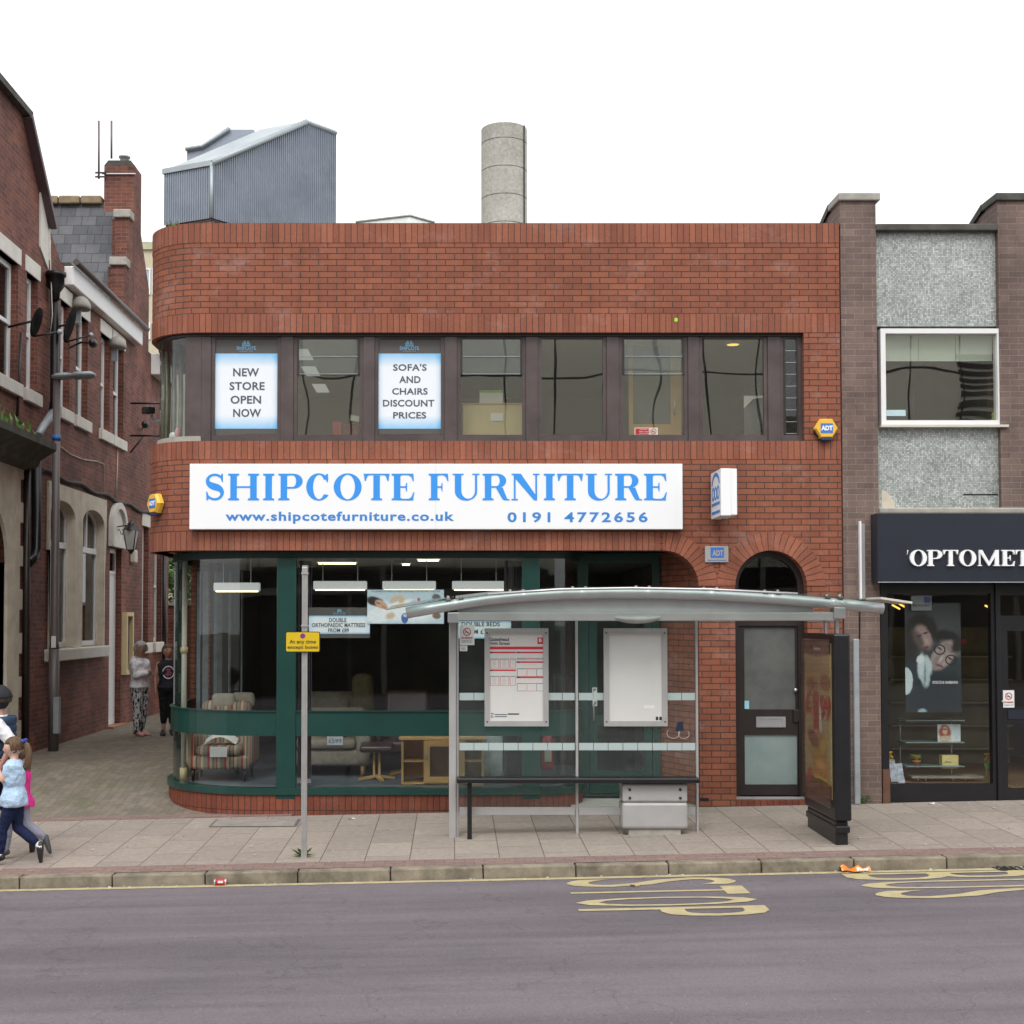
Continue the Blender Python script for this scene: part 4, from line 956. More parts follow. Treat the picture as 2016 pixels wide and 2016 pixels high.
# cream pipe in the corner
xx = P(362, 1400, 1.2).x; T = thing('pipe', (xx, 1.2, FZ), 'cream painted vertical pipe with joint collar behind the corner glass', 'pipe')
B().tube([(xx, 1.2, FZ), (xx, 1.2, Z['so'])], .036, 12).build('tube', M['cream'], T); B().tube([(xx, 1.2, FZ), (xx, 1.2, FZ+.16)], .05, 12).build('collar', M['wood2'], T); B().tube([(xx, 1.2, 1.92), (xx, 1.2, 2.0)], .05, 12).build('collar', M['wood2'], T)
# fire extinguishers
for px, Y_, lab in ((1078, .95, 'red fire extinguisher with white label behind the shelter glass'), (1275, 3.0, 'red fire extinguisher standing inside the recessed shop door')):
    c = P(px, 1480, Y_); h = .42; z0_ = c.z-.22; T = thing('fire_extinguisher', (c.x, Y_, z0_), lab, 'fire extinguisher')
    B().lathe((c.x, Y_, z0_), [(0, 0), (.075, 0), (.08, .02), (.08, .36), (.06, .42), (.02, .45), (.02, .48)], 18).build('cylinder', M['red'], T)
    bx(c.x-.045, c.x+.045, Y_-.085, Y_-.078, z0_+.1, z0_+.3).build('label_plate', M['cream'], T); B().obox((c.x-.03, Y_, z0_+.50), (.1, .02, .03), (0, .4, 0)).build('handle', M['black'], T)
    B().tube([(c.x+.02, Y_, z0_+.49), (c.x+.09, Y_-.03, z0_+.42), (c.x+.085, Y_-.05, z0_+.2)], .01).build('hose', M['black'], T)
# hanging batten lights
M['lampdiff'] = emis('lamp_diffuser', (.74, .76, .76), .42)
for a, b, y_, Y_, lab in ((617, 722, 1153, 1.0, 'hanging white strip light at the left of the large pane'), (753, 858, 1153, 1.0, 'hanging white strip light above the bed poster'),
                     (890, 995, 1153, 1.0, 'hanging white strip light above the double beds banner'), (421, 511, 1156, 1.2, 'hanging strip light behind the curved corner glass')):
    x0_, x1_ = P(a, y_, Y_).x, P(b, y_, Y_).x; zc = P(a, y_, Y_).z
    T = thing('strip_light', ((x0_+x1_)/2, Y_, zc), lab, 'light', 'hanging strip lights in the shop window')
    bx(x0_, x1_, Y_-.03, Y_+.09, zc-.05, zc+.06).build('housing', M['lampdiff'], T, bevel=.012); bx(x0_+.03, x1_-.03, Y_-.02, Y_+.08, zc-.062, zc-.051).build('tube', M['tube'], T)
    for xx in (x0_+.12, x1_-.12): B().tube([(xx, Y_+.03, zc+.06), (xx, Y_+.03, Z['so'])], .006, 6).build('cable', M['cream'], T)
for a, b, y_, Y_ in ((627, 700, 1110.5, 3.2), (792, 806, 1113, 3.4), (823, 864, 1104.5, 2.4)):
    zc = Z['so']-.05; d_ = ray((a+b)/2, y_); t_ = (zc-CAM.z)/d_.z; Y_ = CAM.y+d_.y*t_; Y_ = min(Y_, 6.8)
    x0_, x1_ = P(a, y_, Y_).x, P(b, y_, Y_).x
    T = thing('ceiling_light', ((x0_+x1_)/2, Y_, zc), 'lit fluorescent ceiling tube deep inside the shop, at photo column %s' % ('left' if a < 700 else ('middle' if a < 810 else 'right')), 'light', 'ceiling tubes inside the shop')
    T['label'] = {627: 'lit ceiling tube above the left hanging strip light', 792: 'very short lit ceiling tube above the bed poster', 823: 'dim ceiling tube nearest the glass above the bed poster'}[a]
    bx(x0_, x1_, Y_, Y_+.06, zc+.0, zc+.02).build('tube', M['tube'], T); bx(x0_-.02, x1_+.02, Y_-.02, Y_+.08, zc+.021, zc+.05).build('housing', M['lampdiff'], T)
# dark furniture masses at the back of the shop
for px0, px1, y_, Y_, mm, lab, cat in ((770, 885, 1395, 4.6, 'leather', 'dark brown sofa at the back of the shop', 'sofa'), (1090, 1130, 1330, 3.0, 'wood', 'tall dark cabinet behind the right curved pane', 'cabinet')):
    x0_, x1_ = at(px0, Y_), at(px1, Y_); zt2 = P(px0, y_, Y_).z
    T = thing('sofa' if cat == 'sofa' else 'cabinet', ((x0_+x1_)/2, Y_, FZ), lab, cat)
    if cat == 'sofa':
        soft(bx(x0_, x1_, Y_-.4, Y_+.4, FZ+.1, FZ+.45), 'seat_base', M[mm], T); soft(bx(x0_, x1_, Y_+.2, Y_+.45, FZ+.3, zt2), 'backrest', M[mm], T, .08)
    else:
        bx(x0_, x1_, Y_, Y_+.4, FZ, zt2).build('carcass', M['leather'], T, bevel=.01); bx(x0_+.02, x1_-.02, Y_-.02, Y_-.001, FZ+.05, zt2-.05).build('door', M['dbrown'], T, bevel=.005)

# ------------------------------------------------------------------ upstairs rooms
ZU = zb-.019
T = thing('reception_desk', (P(970, 820, .8).x, .8, ZU), 'pale wooden board desk with paper notice behind the fourth flat upper window', 'desk')
x0_, x1_, z0_, z1_ = RC(911, 797, 1032, 860, .45); bx(x0_, x1_, .45, .47, z0_-.15, z1_).build('panel', M['wood2'], T); bx(x0_-.01, x1_+.01, .44, .9, z1_+.001, z1_+.02).build('top', M['wood'], T)
card(966, 813, 990, 829, .44, '', 'white notice taped to the pale desk upstairs')
x0_, x1_, z0_, z1_ = RC(944, 773, 990, 796, .6); T = thing('desk_calendar', ((x0_+x1_)/2, .6, z0_), 'white card with green strip standing on the desk upstairs', 'calendar'); bx(x0_, x1_, .6, .62, z0_, z1_).build('board', M['paper'], T); bx(x0_, x1_, .598, .6185, z1_+.0005, z1_+.035).build('strip', plain('soft_green', (.22, .42, .08), .6), T)
# inner oak door with glass
x0_, x1_, z0_, z1_ = RC(1238, 690, 1341, 870, .55)
T = thing('oak_door', ((x0_+x1_)/2, .55, z0_), 'light oak glazed inner door with long steel pull behind the sixth flat upper window', 'door')
gxl, gxr, gzb, gzt = RC(1246, 640, 1320, 835, .55)
B().shape([[(x0_, z0_-.2), (x1_, z0_-.2), (x1_, zt+.02), (x0_, zt+.02)], [(gxl, gzb), (gxl, zt-.06), (gxr, zt-.06), (gxr, gzb)]], .55, .60).build('door_leaf', M['wood'], T)
bx(gxl-.01, gxr+.01, .57, .578, gzb-.01, zt-.05).build('pane', fm1, T)
h0, h1 = P(1328, 784, .5).z, P(1328, 817, .5).z; hx = P(1328, 800, .5).x; B().tube([(hx, .50, h0), (hx, .50, h1)], .014).build('pull_handle', M['silver'], T)
x0_, x1_, z0_, z1_ = RC(1249, 842, 1295, 857, YF+.028); T = thing('sticker', ((x0_+x1_)/2, YF, z0_), 'red and cream no smoking sticker low in the sixth flat upper window', 'sticker')
bx(x0_, x1_, YF+.022, YF+.026, z0_, z1_).build('backing', M['cream'], T); bx(x0_+.012, x0_+(x1_-x0_)*.63, YF+.0195, YF+.0215, z0_+.01, z1_-.01).build('panel', M['red'], T)
def nosmoke(parent, cx, cz, r, Y):
    B().shape([ell(cx, cz, r, r, n=24), ell(cx, cz, r*.80, r*.80, n=24)[::-1]], Y-.002, Y).build('prohibition_ring', M['red'], parent)
    B().obox((cx, Y-.0015, cz), (r*1.7, .002, r*.18), (0, radians(45), 0)).build('prohibition_bar', M['red'], parent)
    B().obox((cx-.1*r, Y-.0045, cz-.05*r), (r*1.0, .002, r*.16), (0, 0, 0)).build('cigarette', M['blackink'], parent)
nosmoke(T, x0_+(x1_-x0_)*.81, (z0_+z1_)/2, (z1_-z0_)*.38, YF+.0215)
t = B(); 
for i_, s_ in enumerate(('Thank you', 'for not', 'smoking')): put_text(t, s_, x0_+.06, x0_+.06+.018*len(s_), z1_-.034-.024*i_, z1_-.018-.024*i_, YF+.018, th=.0015)
t.build('lettering', M['paper'], T)
# ceiling lights and downlights upstairs
for a, b, y_ , lab in ((598, 612, 783, 'upper ceiling light panel seen through the second flat window, nearest'), (625, 640, 818, 'upper ceiling light panel seen through the second flat window, farther back')):
    pass
for i_, (px, Yc) in enumerate(((597, 1.6), (612, 2.8), (632, 4.2))):
    X_ = P(px, 700, Yc).x
    T = thing('ceiling_panel_light', (X_, Yc, zt+.05), ['nearest', 'middle', 'farthest'][i_]+' ceiling strip light in the room behind the second flat upper window', 'light', 'ceiling strips upstairs')
    bx(X_-.10, X_+.10, Yc-.35, Yc+.35, zt+.04, zt+.059).build('diffuser', M['lampdiff'], T); bx(X_-.12, X_+.12, Yc-.37, Yc+.37, zt+.05, zt+.0595).build('frame', M['alu'], T)
d_ = ray(1443, 679); t_ = (zt+.045-CAM.z)/d_.z; q_ = CAM+d_*t_
T = thing('downlight', q_, 'round orange lit downlight in the ceiling behind the seventh flat upper window', 'light'); B().lathe((q_.x, q_.y, zt+.045), [(0, 0), (.075, 0), (.08, .013)], 20).build('lamp', M['glow'], T); B().lathe((q_.x, q_.y, zt+.05), [(.082, -.004), (.1, 0), (.1, .009)], 20).build('rim', M['cream'], T)
# red patterned boxes, papers in window two and seven
T = thing('gift_boxes', (P(675, 840, .7).x, .7, ZU), 'red patterned boxes with white paper on the sill behind the second flat upper window', 'boxes')
x0_, x1_, z0_, z1_ = RC(655, 830, 672, 858, .6); bx(x0_, x1_, .6, .8, z0_, z1_).build('box', M['red'], T); x0_, x1_, z0_, z1_ = RC(674, 834, 706, 858, .6); bx(x0_, x1_, .62, .85, z0_, z1_).build('box', plain('dark_red', (.18, .03, .03), .6), T)
x0_, x1_, z0_, z1_ = RC(690, 824, 707, 835, .6); B().obox(((x0_+x1_)/2, .63, z1_), (x1_-x0_, .1, z1_-z0_), (0, .2, 0)).build('paper', M['paper'], T)
x0_, x1_, z0_, z1_ = RC(1465, 779, 1504, 858, .5)
T = thing('framed_picture', ((x0_+x1_)/2, .5, z0_), 'tall grey plastic wrapped frame leaning at the right of the seventh flat upper window', 'picture frame')
B().obox(((x0_+x1_)/2+.1, .55, (z0_+z1_)/2), (x1_-x0_+.18, .05, z1_-z0_), (radians(-4), 0, 0)).build('wrapping', plain('crumpled_plastic', (.10, .11, .12), .2, var=.7, scale=3.0, bmp=.5), T)
B().shape([[(x0_, z1_), (x0_, z1_-.16), (x0_+.12, z1_-.04), (x1_, z1_-.02), (x1_, z1_)]], .505, .51).build('torn_paper', M['paper'], T)
T = thing('curtain', (-3.5, 1.0, zb), 'pale curtains hanging behind the rounded corner window upstairs', 'curtain')
q = B()
for i_, (px, w_) in enumerate(((321, .05), (329, .08), (340, .05), (352, .03), (372, .03), (385, .07))):
    X_ = P(px, 760, 1.0).x
    q.tube([(X_, 1.0+.03*i_, gz0-.05), (X_+.01, 1.0+.03*i_, (gz0+gz1)/2), (X_, 1.0+.03*i_, gz1+.05)], [(w_, .03)]*3, 10)
q.build('fabric', plain('curtain_fabric', (.42, .42, .35), .85, var=.2), T)
T = thing('ornament', (P(354, 840, .75).x, .75, gz0), 'small pink and white ornament on the sill of the rounded corner window', 'ornament')
X_ = P(354, 840, .75).x; B().ball((X_, .62, gz0+.08), (.04, .04, .09)).build('figure', plain('pink', (.55, .25, .25), .6), T); B().ball((X_-.06, .62, gz0+.05), (.05, .04, .06)).build('base', M['paper'], T)
M['dstone2'] = plain('gully_iron', (.03, .028, .026), .7)
# ------------------------------------------------------------------ bus shelter
YR = -1.62                                        # glazed rear line
gS = lambda X, Y: gz(X, Y)
T = SH = thing('bus_shelter', (P(1130, 1640, YR).x, YR, gz(1.5, YR)), 'grey metal bus shelter with arched roof, glass back panels, perch rail and two display cases', 'bus shelter')
def R_(a, y0, b, y1, Y=YR): return RC(a, y0, b, y1, Y)
# left post (square) and thin glazing posts
x0, x1, _, z1 = R_(884, 1210, 898, 1640, YR); bx(x0, x1, YR-.05, YR+.07, gS(x0, YR)-.02, z1).build('post', M['alu'], SH, bevel=.008)
x0, x1, _, z1 = R_(898.5, 1223, 903, 1640, YR); bx(x0, x1, YR-.03, YR+.02, gS(x0, YR)-.02, z1).build('post', M['silver'], SH, bevel=.004)
for a, b in ((1133, 1138), (1369.5, 1374)):
    x0, x1, _, z1 = R_(a, 1222, b, 1640); bx(x0, x1, YR-.028, YR+.028, gS(x0, YR)-.02, z1).build('post', M['alu'], SH, bevel=.004)
# glass panels with printed squares
gy0, gy1 = 1222, 1588
m, n, b = newmat('frosted_squares'); b.inputs['Base Color'].default_value = (.42, .50, .49, 1); b.inputs['Roughness'].default_value = .6; M['manif'] = m
for a, b in ((904, 1132), (1139, 1369)):
    x0, x1, z0, z1 = R_(a, gy0, b, gy1); g = bx(x0, x1, YR-.005, YR+.005, z0, z1).build('glass_panel', M['clear'], SH)
    for yy0, yy1 in ((1364, 1378.5), (1462.5, 1477)):
        q = B(); _, _, za, zb2 = R_(a, yy0, b, yy1); xx = x0
        stepx = P(945, 1400, YR).x-P(916, 1400, YR).x
        xx = x0+.0
        while xx < x1-.01:
            q.box(xx+.003, min(xx+stepx-.003, x1-.003), YR-.007, YR-.0055, za, zb2); xx += stepx
        q.build('manifestation_squares', M['manif'], g)
# bottom rail
x0, x1, z0, z1 = R_(904, 1589, 1369, 1604); xm = P(1132, 1600, YR).x; xn = P(1139, 1600, YR).x
for a, b in ((x0, xm), (xn, x1)): bx(a+.001, b-.001, YR-.022, YR+.022, z0, z1).build('bottom_rail', M['alu'], SH, bevel=.004)
x0, x1, z0, z1 = R_(904, 1222, 1370, 1230); 
# perch rail
Yp = YR-.16; x0, x1, z0, z1 = RC(899, 1530, 1375, 1540, Yp); 
B().box(x0, x1, Yp-.11, Yp+.10, z0, z1).build('perch_rail', M['black'], SH, bevel=.012)
x0, x1, _, _ = RC(920, 1500, 929, 1645, Yp); bx(x0, x1, Yp-.02, Yp+.03, gS(x0, Yp)-.02, z0-.001).build('perch_leg', M['black'], SH, bevel=.006)
# grey plinth box under the rail
x0, x1, z0, z1 = RC(1221, 1541, 1352, 1629, YR-.06); zmid = P(1280, 1577, YR-.06).z
bx(x0+.01, x1-.01, YR-.18, YR+.10, zmid+.004, z1).build('service_box', M['alu'], SH, bevel=.02); bx(x0+.005, x1-.005, YR-.185, YR+.105, z0, zmid).build('service_box_door', M['alu'], SH, bevel=.03)
bx(x0+.08, x1-.08, YR-.15, YR+.07, gS(2, YR)-.03, z0-.002).build('service_box_foot', M['concrete'], SH, bevel=.01)
for sx in (x0+.09, x1-.09):
    for zq in (z1-.06, zmid+.05): B().lathe((sx, YR-.186, zq), [(0, -.006), (.014, -.006), (.016, .008)], 10, 'y').build('bolt', M['dbrown'], SH)
# arched roof: front tube, fascia under it, straight beam, curved glass sheets on clips
Yt = YR-.42
tube_px = [(800, 1207), (850, 1198), (900, 1190), (960, 1181), (1030, 1174), (1110, 1169.5), (1200, 1167.5), (1300, 1168), (1400, 1171), (1500, 1177), (1600, 1185), (1680, 1192), (1738, 1198)]
tp = [P(a, b, Yt) for a, b in tube_px]
B().tube(tp, .060, 16).build('roof_beam', plain('brushed_silver', (.56, .56, .57), .36, metal=.5, var=.06), SH)
fa = [P(a, b, Yt+.07) for a, b in tube_px if 890 < a < 1670]
zl0, zl1 = P(1200, 1222.5, Yt+.07).z, P(1200, 1205.5, Yt+.07).z
B().shape([[(v.x, v.z) for v in fa]+[(fa[-1].x, zl1+.003), (fa[0].x, zl1+.003)]], Yt+.05, Yt+.08).build('fascia', plain('pale_fascia', (.52, .515, .52), .5, var=.05, grime=.1), SH)
x0, x1 = P(890, 1225, Yt).x, P(1645, 1225, Yt).x
bx(x0, x1, Yt-.02, Yt+.12, zl0, zl1).build('lower_beam', M['alu'], SH, bevel=.01)
x0, x1 = P(1640, 1215, Yt).x, P(1662, 1215, Yt).x; bx(x0, x1, Yt-.05, Yt+.13, P(1650, 1218, Yt).z, P(1650, 1196, Yt).z).build('beam_bracket', M['silver'], SH, bevel=.006)
x0, x1 = P(884, 1215, Yt).x, P(903, 1215, Yt).x; bx(x0-.014, x1+.004, Yt-.027, YR+.093, P(890, 1226, Yt).z, P(890, 1206, Yt).z).build('beam_bracket', M['silver'], SH, bevel=.006)
# light pod under the beam
c = P(1256, 1214, Yt-.03); q = B(); rings = []
for i in range(9):
    t = -1+2*i/8; rings.append((Vector((c.x+t*.29, Yt+.02, c.z-.03+.03*t*t)), Vector((0, .10*sqrt(max(.02, 1-t*t)), 0)), Vector((0, 0, .045*sqrt(max(.02, 1-t*t))))))
q.loft(rings, 12).build('light_pod', plain('pod_grey', (.40, .40, .38), .4), SH)
# glass roof
gp = [(762, 1197, .05), (806, 1189, .04), (870, 1179, .03), (960, 1168, 0), (1040, 1161.5, 0), (1130, 1157.5, 0), (1230, 1156, 0), (1330, 1156.5, 0), (1410, 1159, 0), (1500, 1163, 0), (1590, 1169, 0), (1680, 1176, 0), (1742, 1181, 0)]
gl = [P(a, b+2, Yt) for a, b, _ in gp]
def roofglass(seg, nm):
    q = B(); ya, yb = Yt-.42, YR+.30; th = .010
    for i in range(len(seg)-1):
        a, b = seg[i], seg[i+1]
        A = [(a.x, ya, a.z-.02), (b.x, ya, b.z-.02), (b.x, yb, b.z+.03), (a.x, yb, a.z+.03)]; Bt = [(p[0], p[1], p[2]+th) for p in A]
        q.face(Bt); q.face(A[::-1]); q.face([A[0], A[1], Bt[1], Bt[0]]); q.face([A[2], A[3], Bt[3], Bt[2]])
        if i == 0: q.face([A[3], A[0], Bt[0], Bt[3]])
        if i == len(seg)-2: q.face([A[1], A[2], Bt[2], Bt[1]])
    return q.build(nm, M['roofglass'], SH)
M['roofglass'] = glassm('roof_glass', (.80, .88, .85), 1.5, 0, 0, haze=.16, hazec=(.30, .34, .31))
def lerp_at(X):
    for i in range(len(gl)-1):
        if gl[i].x <= X <= gl[i+1].x: return gl[i].lerp(gl[i+1], (X-gl[i].x)/(gl[i+1].x-gl[i].x))
    return gl[0] if X < gl[0].x else gl[-1]
cuts = [763, 895, 1030, 1145, 1275, 1400, 1520, 1640, 1741]
clip = B()
for i in range(len(cuts)-1):
    xa_, xb_ = P(cuts[i], 1160, Yt).x, P(cuts[i+1], 1160, Yt).x
    seg = [lerp_at(xa_+.01+(xb_-xa_-.02)*k/4) for k in range(5)]; roofglass(seg, 'roof_glass')
for cpx in (895, 1017, 1140, 1265, 1398, 1518, 1640):
    X_ = P(cpx, 1160, Yt).x; v = lerp_at(X_)
    if True:
        q = B()
        for dx in (-.07, .07):
            q.obox((X_+dx, Yt, v.z-.012), (.055, .09, .03)); q.tube([(X_+dx, Yt, v.z-.04), (X_+dx, Yt, v.z+.028)], .018, 8)
        q.obox((X_, Yt, v.z-.045), (.2, .05, .018)); q.build('roof_clip', plain('dull_steel', (.22, .21, .19), .45, metal=.6, var=.3), SH)
edge = [P(a, b, Yt-.42) for a, b in ((960, 1170), (1100, 1160.5), (1240, 1158), (1400, 1160.5), (1570, 1169))]
B().tube(edge, .014, 8).build('edge_strip', M['silver'], SH)
a, b = P(1722, 1178, Yt-.45), P(1783, 1187, Yt-.45); B().obox(((a.x+b.x)/2, Yt-.40, (a.z+b.z)/2), ((b-a).length, .5, .022), (0, math.atan2(a.z-b.z, b.x-a.x), 0)).build('roof_end_flap', M['cream'], SH)
t = B(); put_text(t, 'ADSHEL', P(1635, 1187, Yt-.06).x, P(1672, 1187, Yt-.06).x, P(1650, 1191, Yt-.06).z, P(1650, 1183, Yt-.06).z, Yt-.0625, th=.002); t.build('beam_lettering', M['paper'], SH)
# display cases on the glass
def case(a, y0, b, y1, nm):
    x0, x1, z0, z1 = RC(a, y0, b, y1, YR-.03); w_ = .055
    return x0, x1, z0, z1, w_
for a, b, which in ((954, 1080, 0), (1189, 1314, 1)):
    Yc = YR-.055; x0, x1, z0, z1 = RC(a, 1237, b, 1430, Yc); w_ = (x1-x0)*.082
    fm = B().shape([[(x0, z0), (x1, z0), (x1, z1), (x0, z1)], [(x0+w_, z0+w_), (x0+w_, z1-w_), (x1-w_, z1-w_), (x1-w_, z0+w_)]], Yc, Yc+.045).build('timetable_case' if not which else 'notice_case', M['alu'], SH, bevel=.005)
    fm['label'] = 'display case with red and white bus timetable' if not which else 'display case with blank white sheet'
    bx(x0+w_-.002, x1-w_+.002, Yc+.015, Yc+.04, z0+w_-.002, z1-w_+.002).build('sheet', plain('timetable_paper' if not which else 'blank_paper', (.66, .64, .62) if not which else (.62, .615, .59), .35, var=.04, scale=2), fm)
    Ys = Yc+.0145
    def rr(px0, py0, px1, py1, m, nm_, k=0):
        q0 = RC(px0, py0, px1, py1, Ys); bx(q0[0], q0[1], Ys-.001-.0006*k, Ys+.001, q0[2], q0[3]).build(nm_, m, fm)
    for sx, sz in ((x0+.028, z1-.05), (x0+.028, z0+.05), (x1-.028, z1-.05), (x1-.028, z0+.05)): B().lathe((sx, Yc-.003, sz), [(0, -.002), (.008, -.002), (.009, .003)], 8, 'y').build('screw', M['dbrown'], fm)
    def tx(s_, px0, py0, px1, py1, m, bold=.02):
        q0 = RC(px0, py0, px1, py1, Ys); t = B(); put_text(t, s_, q0[0], q0[1], q0[2], q0[3], Ys-.002, bold=bold, th=.001); t.build('lettering', m, fm)
    redp = plain('print_red', (.60, .025, .05), .5)
    if not which:
        tx('Gateshead', 964, 1255, 1002, 1262, M['ink']); tx('High Street', 964, 1263.5, 1004, 1271.5, M['ink'])
        rr(1058, 1255, 1069, 1268, redp, 'bus_logo'); q0 = RC(1061, 1257, 1066.5, 1264, Ys); t = B(); put_text(t, 'B', *q0, Ys-.003, bold=.05, th=.001); t.build('lettering', M['paper'], fm)
        rr(964, 1273, 1069, 1278.5, redp, 'print_bar')
        for px0, px1, ys_ in ((964, 1016, (1283, 1318)), (1017, 1070, (1283, 1302, 1332))):
            for yy in ys_:
                rr(px0, yy, px1, yy+3, redp, 'print_bar'); rr(px0+.5, yy+.4, px0+6, yy+2.5, M['blackink'], 'route_number', 1)
        for px0, ytab in ((965, 1297), (965, 1331)):
            for k in range(3):
                xx = px0+k*19.5; w2 = 17.5 if k < 2 else 11
                for (u0, v0, u1, v1) in ((xx, ytab, xx+w2, ytab+1), (xx, ytab, xx+.7, ytab+18), (xx+w2-.7, ytab, xx+w2, ytab+18), (xx, ytab+18, xx+w2, ytab+18.6)): rr(u0, v0, u1, v1, M['ink'] if v1-v0 == 1 else redp, 'table_line')
                for j in range(5): rr(xx+4, ytab+3+j*2.8, xx+w2-5, ytab+3.7+j*2.8, plain('print_grey', (.4, .4, .4), .6) if 'print_grey' not in bpy.data.materials else bpy.data.materials['print_grey'], 'text_line')
        for px0, ytab in ((1018, 1295.5), (1018, 1316), (1018, 1345)):
            for k in range(3):
                xx = px0+k*19; w2 = 18 if k < 2 else 13; hh = 3 if ytab < 1300 else 15
                for (u0, v0, u1, v1) in ((xx, ytab, xx+w2, ytab+1), (xx, ytab, xx+.7, ytab+hh), (xx, ytab+hh, xx+w2, ytab+hh+.6)): rr(u0, v0, u1, v1, M['ink'] if k != 1 else redp, 'table_line')
        rr(1000, 1404.5, 1022, 1407, M['blackink'], 'print_bar')
        for k in range(2): rr(974, 1406+k*4, 998, 1407.6+k*4, M['ink'], 'text_line')
        tx('Z', 966, 1404, 972, 1412, M['ink'], 0)
    else:
        for k in range(2): rr(1291+k*7, 1411, 1296+k*7, 1418, M['blackink'], 'small_symbol')
        rr(1268, 1389, 1288, 1395, plain('pale_patch', (.72, .72, .70), .5), 'pale_patch')
# no smoking notices stuck on shelter glass
x0, x1, z0, z1 = RC(905, 1231, 934, 1270, YR-.008); T = thing('no_smoking_notice', ((x0+x1)/2, YR-.01, z0), 'white no smoking notice stuck on the shelter glass left of the timetable', 'notice')
bx(x0, x1, YR-.011, YR-.008, z0, z1).build('sheet', M['paper'], T); nosmoke(T, (x0+x1)/2, z1-(z1-z0)*.33, (x1-x0)*.27, YR-.0115)
txt(T, 'NO SMOKING', 909, 1254, 930, 1257.5, YR-.0115, M['red'], .02)
txt(T, 'It is against the law to', 909, 1260, 930, 1262, YR-.0115, M['ink'], 0); txt(T, 'smoke in this shelter', 909, 1263, 930, 1265, YR-.0115, M['ink'], 0)
x0, x1, z0, z1 = RC(905, 1271, 920, 1282, YR-.008); T = thing('small_notice', ((x0+x1)/2, YR-.01, z0), 'tiny white notice under the no smoking notice on the shelter glass', 'notice'); bx(x0, x1, YR-.011, YR-.008, z0, z1).build('sheet', M['paper'], T)
for k in range(3): q0 = RC(908, 1273.5+k*2.6, 917, 1274.2+k*2.6, YR-.011); bx(q0[0], q0[1], YR-.0125, YR-.0112, q0[2], q0[3]).build('text_line', M['ink'], T)
# scratched graffiti patch on the right glass: dark blue sticker
x0, x1, z0, z1 = RC(1329, 1420, 1346, 1440, YR-.008); T = thing('torn_sticker', ((x0+x1)/2, YR-.01, z0), 'torn dark sticker scratched on the right end of the shelter glass', 'sticker')
B().shape([[(x0, z0), (x1, z0+.01), (x1-.01, z1), (x0+.03, z1-.01)]], YR-.010, YR-.0075).build('film', plain('dark_film', (.015, .03, .06), .3), T)
for r0, cx_, cz_ in ((.07, x0-.02, z0-.02), (.06, x1+.0, z0-.03)): B().tube([(cx_+r0*cos(t), YR-.008, cz_+r0*.8*sin(t)) for t in [pi*.8+pi*1.4*i/14 for i in range(15)]], .0018, 5).build('scratch', M['paper'], T)

# ------------------------------------------------------------------ advertising panel
xp = P(1643, 1400, -2.62).x; Ya, Yb = -2.62, -1.40; zt2 = P(1655, 1248, Ya).z; zb3 = P(1655, 1617, Ya).z
T = AD = thing('advertising_panel', (xp+.085, (Ya+Yb)/2, gz(xp, Ya)), 'black freestanding advertising panel at the right end of the bus shelter', 'advertising panel')
bx(xp, xp+.17, Ya, Yb, zb3, zt2).build('cabinet', M['black'], AD, bevel=.02)
bx(xp+.02, xp+.15, Ya+.06, Yb-.05, gz(xp, Ya)-.05, zb3-.001).build('base', M['black'], AD, bevel=.02)
bx(xp+.01, xp+.16, Ya+.03, Yb-.03, gz(xp, Ya)+.13, gz(xp, Ya)+.2).build('base_ledge', M['black'], AD, bevel=.01)
# poster face (left side), landscape of warm food colours
pz0, pz1 = zb3+.20, zt2-.10
fl = lambda fy, fz: (Ya+.10+(Yb-.08-Ya-.10)*(1-fy), pz0+(pz1-pz0)*fz)      # fy 0 = far edge .. 1 = street edge
def cvf(cx, cy, rx, ry, rot): c = fl(cx, cy); return c[0], c[1], rx*1.04, ry*(pz1-pz0), rot
food = [(.5, 1.0, .8, .09, 0, (.02, .02, .02), .15), (.5, .80, .5, .06, 0, (.30, .22, .10), .5), (.3, .72, .22, .04, 0, (.16, .05, .02), .5), (.8, .74, .2, .05, 0, (.14, .05, .02), .5), (.5, 0, .9, .12, 0, (.09, .03, .018), .2),
        (.52, .42, .14, .2, 0, (.62, .60, .55), .2), (.55, .30, .3, .12, 0, (.33, .13, .03), .25), (.32, .36, .22, .05, .2, (.10, .035, .015), .3), (.38, .27, .3, .025, .1, (.30, .22, .03), .4), (.7, .33, .14, .05, -.3, (.42, .30, .05), .4),
        (.62, .17, .3, .085, 0, (.42, .17, .035), .15), (.60, .20, .16, .03, 0, (.62, .33, .10), .7), (.64, .105, .32, .018, .05, (.50, .40, .03), .3), (.62, .085, .3, .02, 0, (.10, .05, .015), .3), (.2, .12, .1, .04, 0, (.35, .05, .03), .4)]
PP = B().box(xp-.006, xp-.0005, Ya+.10, Yb-.08, pz0, pz1).build('poster', art('food_poster', (.34, .27, .13), food, cvf, .25, .25, .03), AD)  # faint glow added to the print itself to brighten it
def yface(pts, m, nm, k=1, par=PP): B().shape([[(-y, z) for y, z in pts]], xp-.006-.0012*k, xp-.006-.0012*k+.001, '-yz').build(nm, m, par)
def eyz(cy, cz, ry, rz): c = fl(cy, cz); return [(c[0]+ry*cos(t), c[1]+rz*sin(t)) for t in [2*pi*i/24 for i in range(24)]]
dkb = plain('poster_dark', (.05, .03, .025), .3); redq = plain('poster_red', (.34, .015, .015), .3); bun = plain('poster_bun', (.55, .22, .04), .3, var=.3, scale=9); yel = plain('poster_yellow', (.65, .50, .03), .3); brn = plain('poster_brown', (.14, .04, .02), .4, var=.4, scale=6)
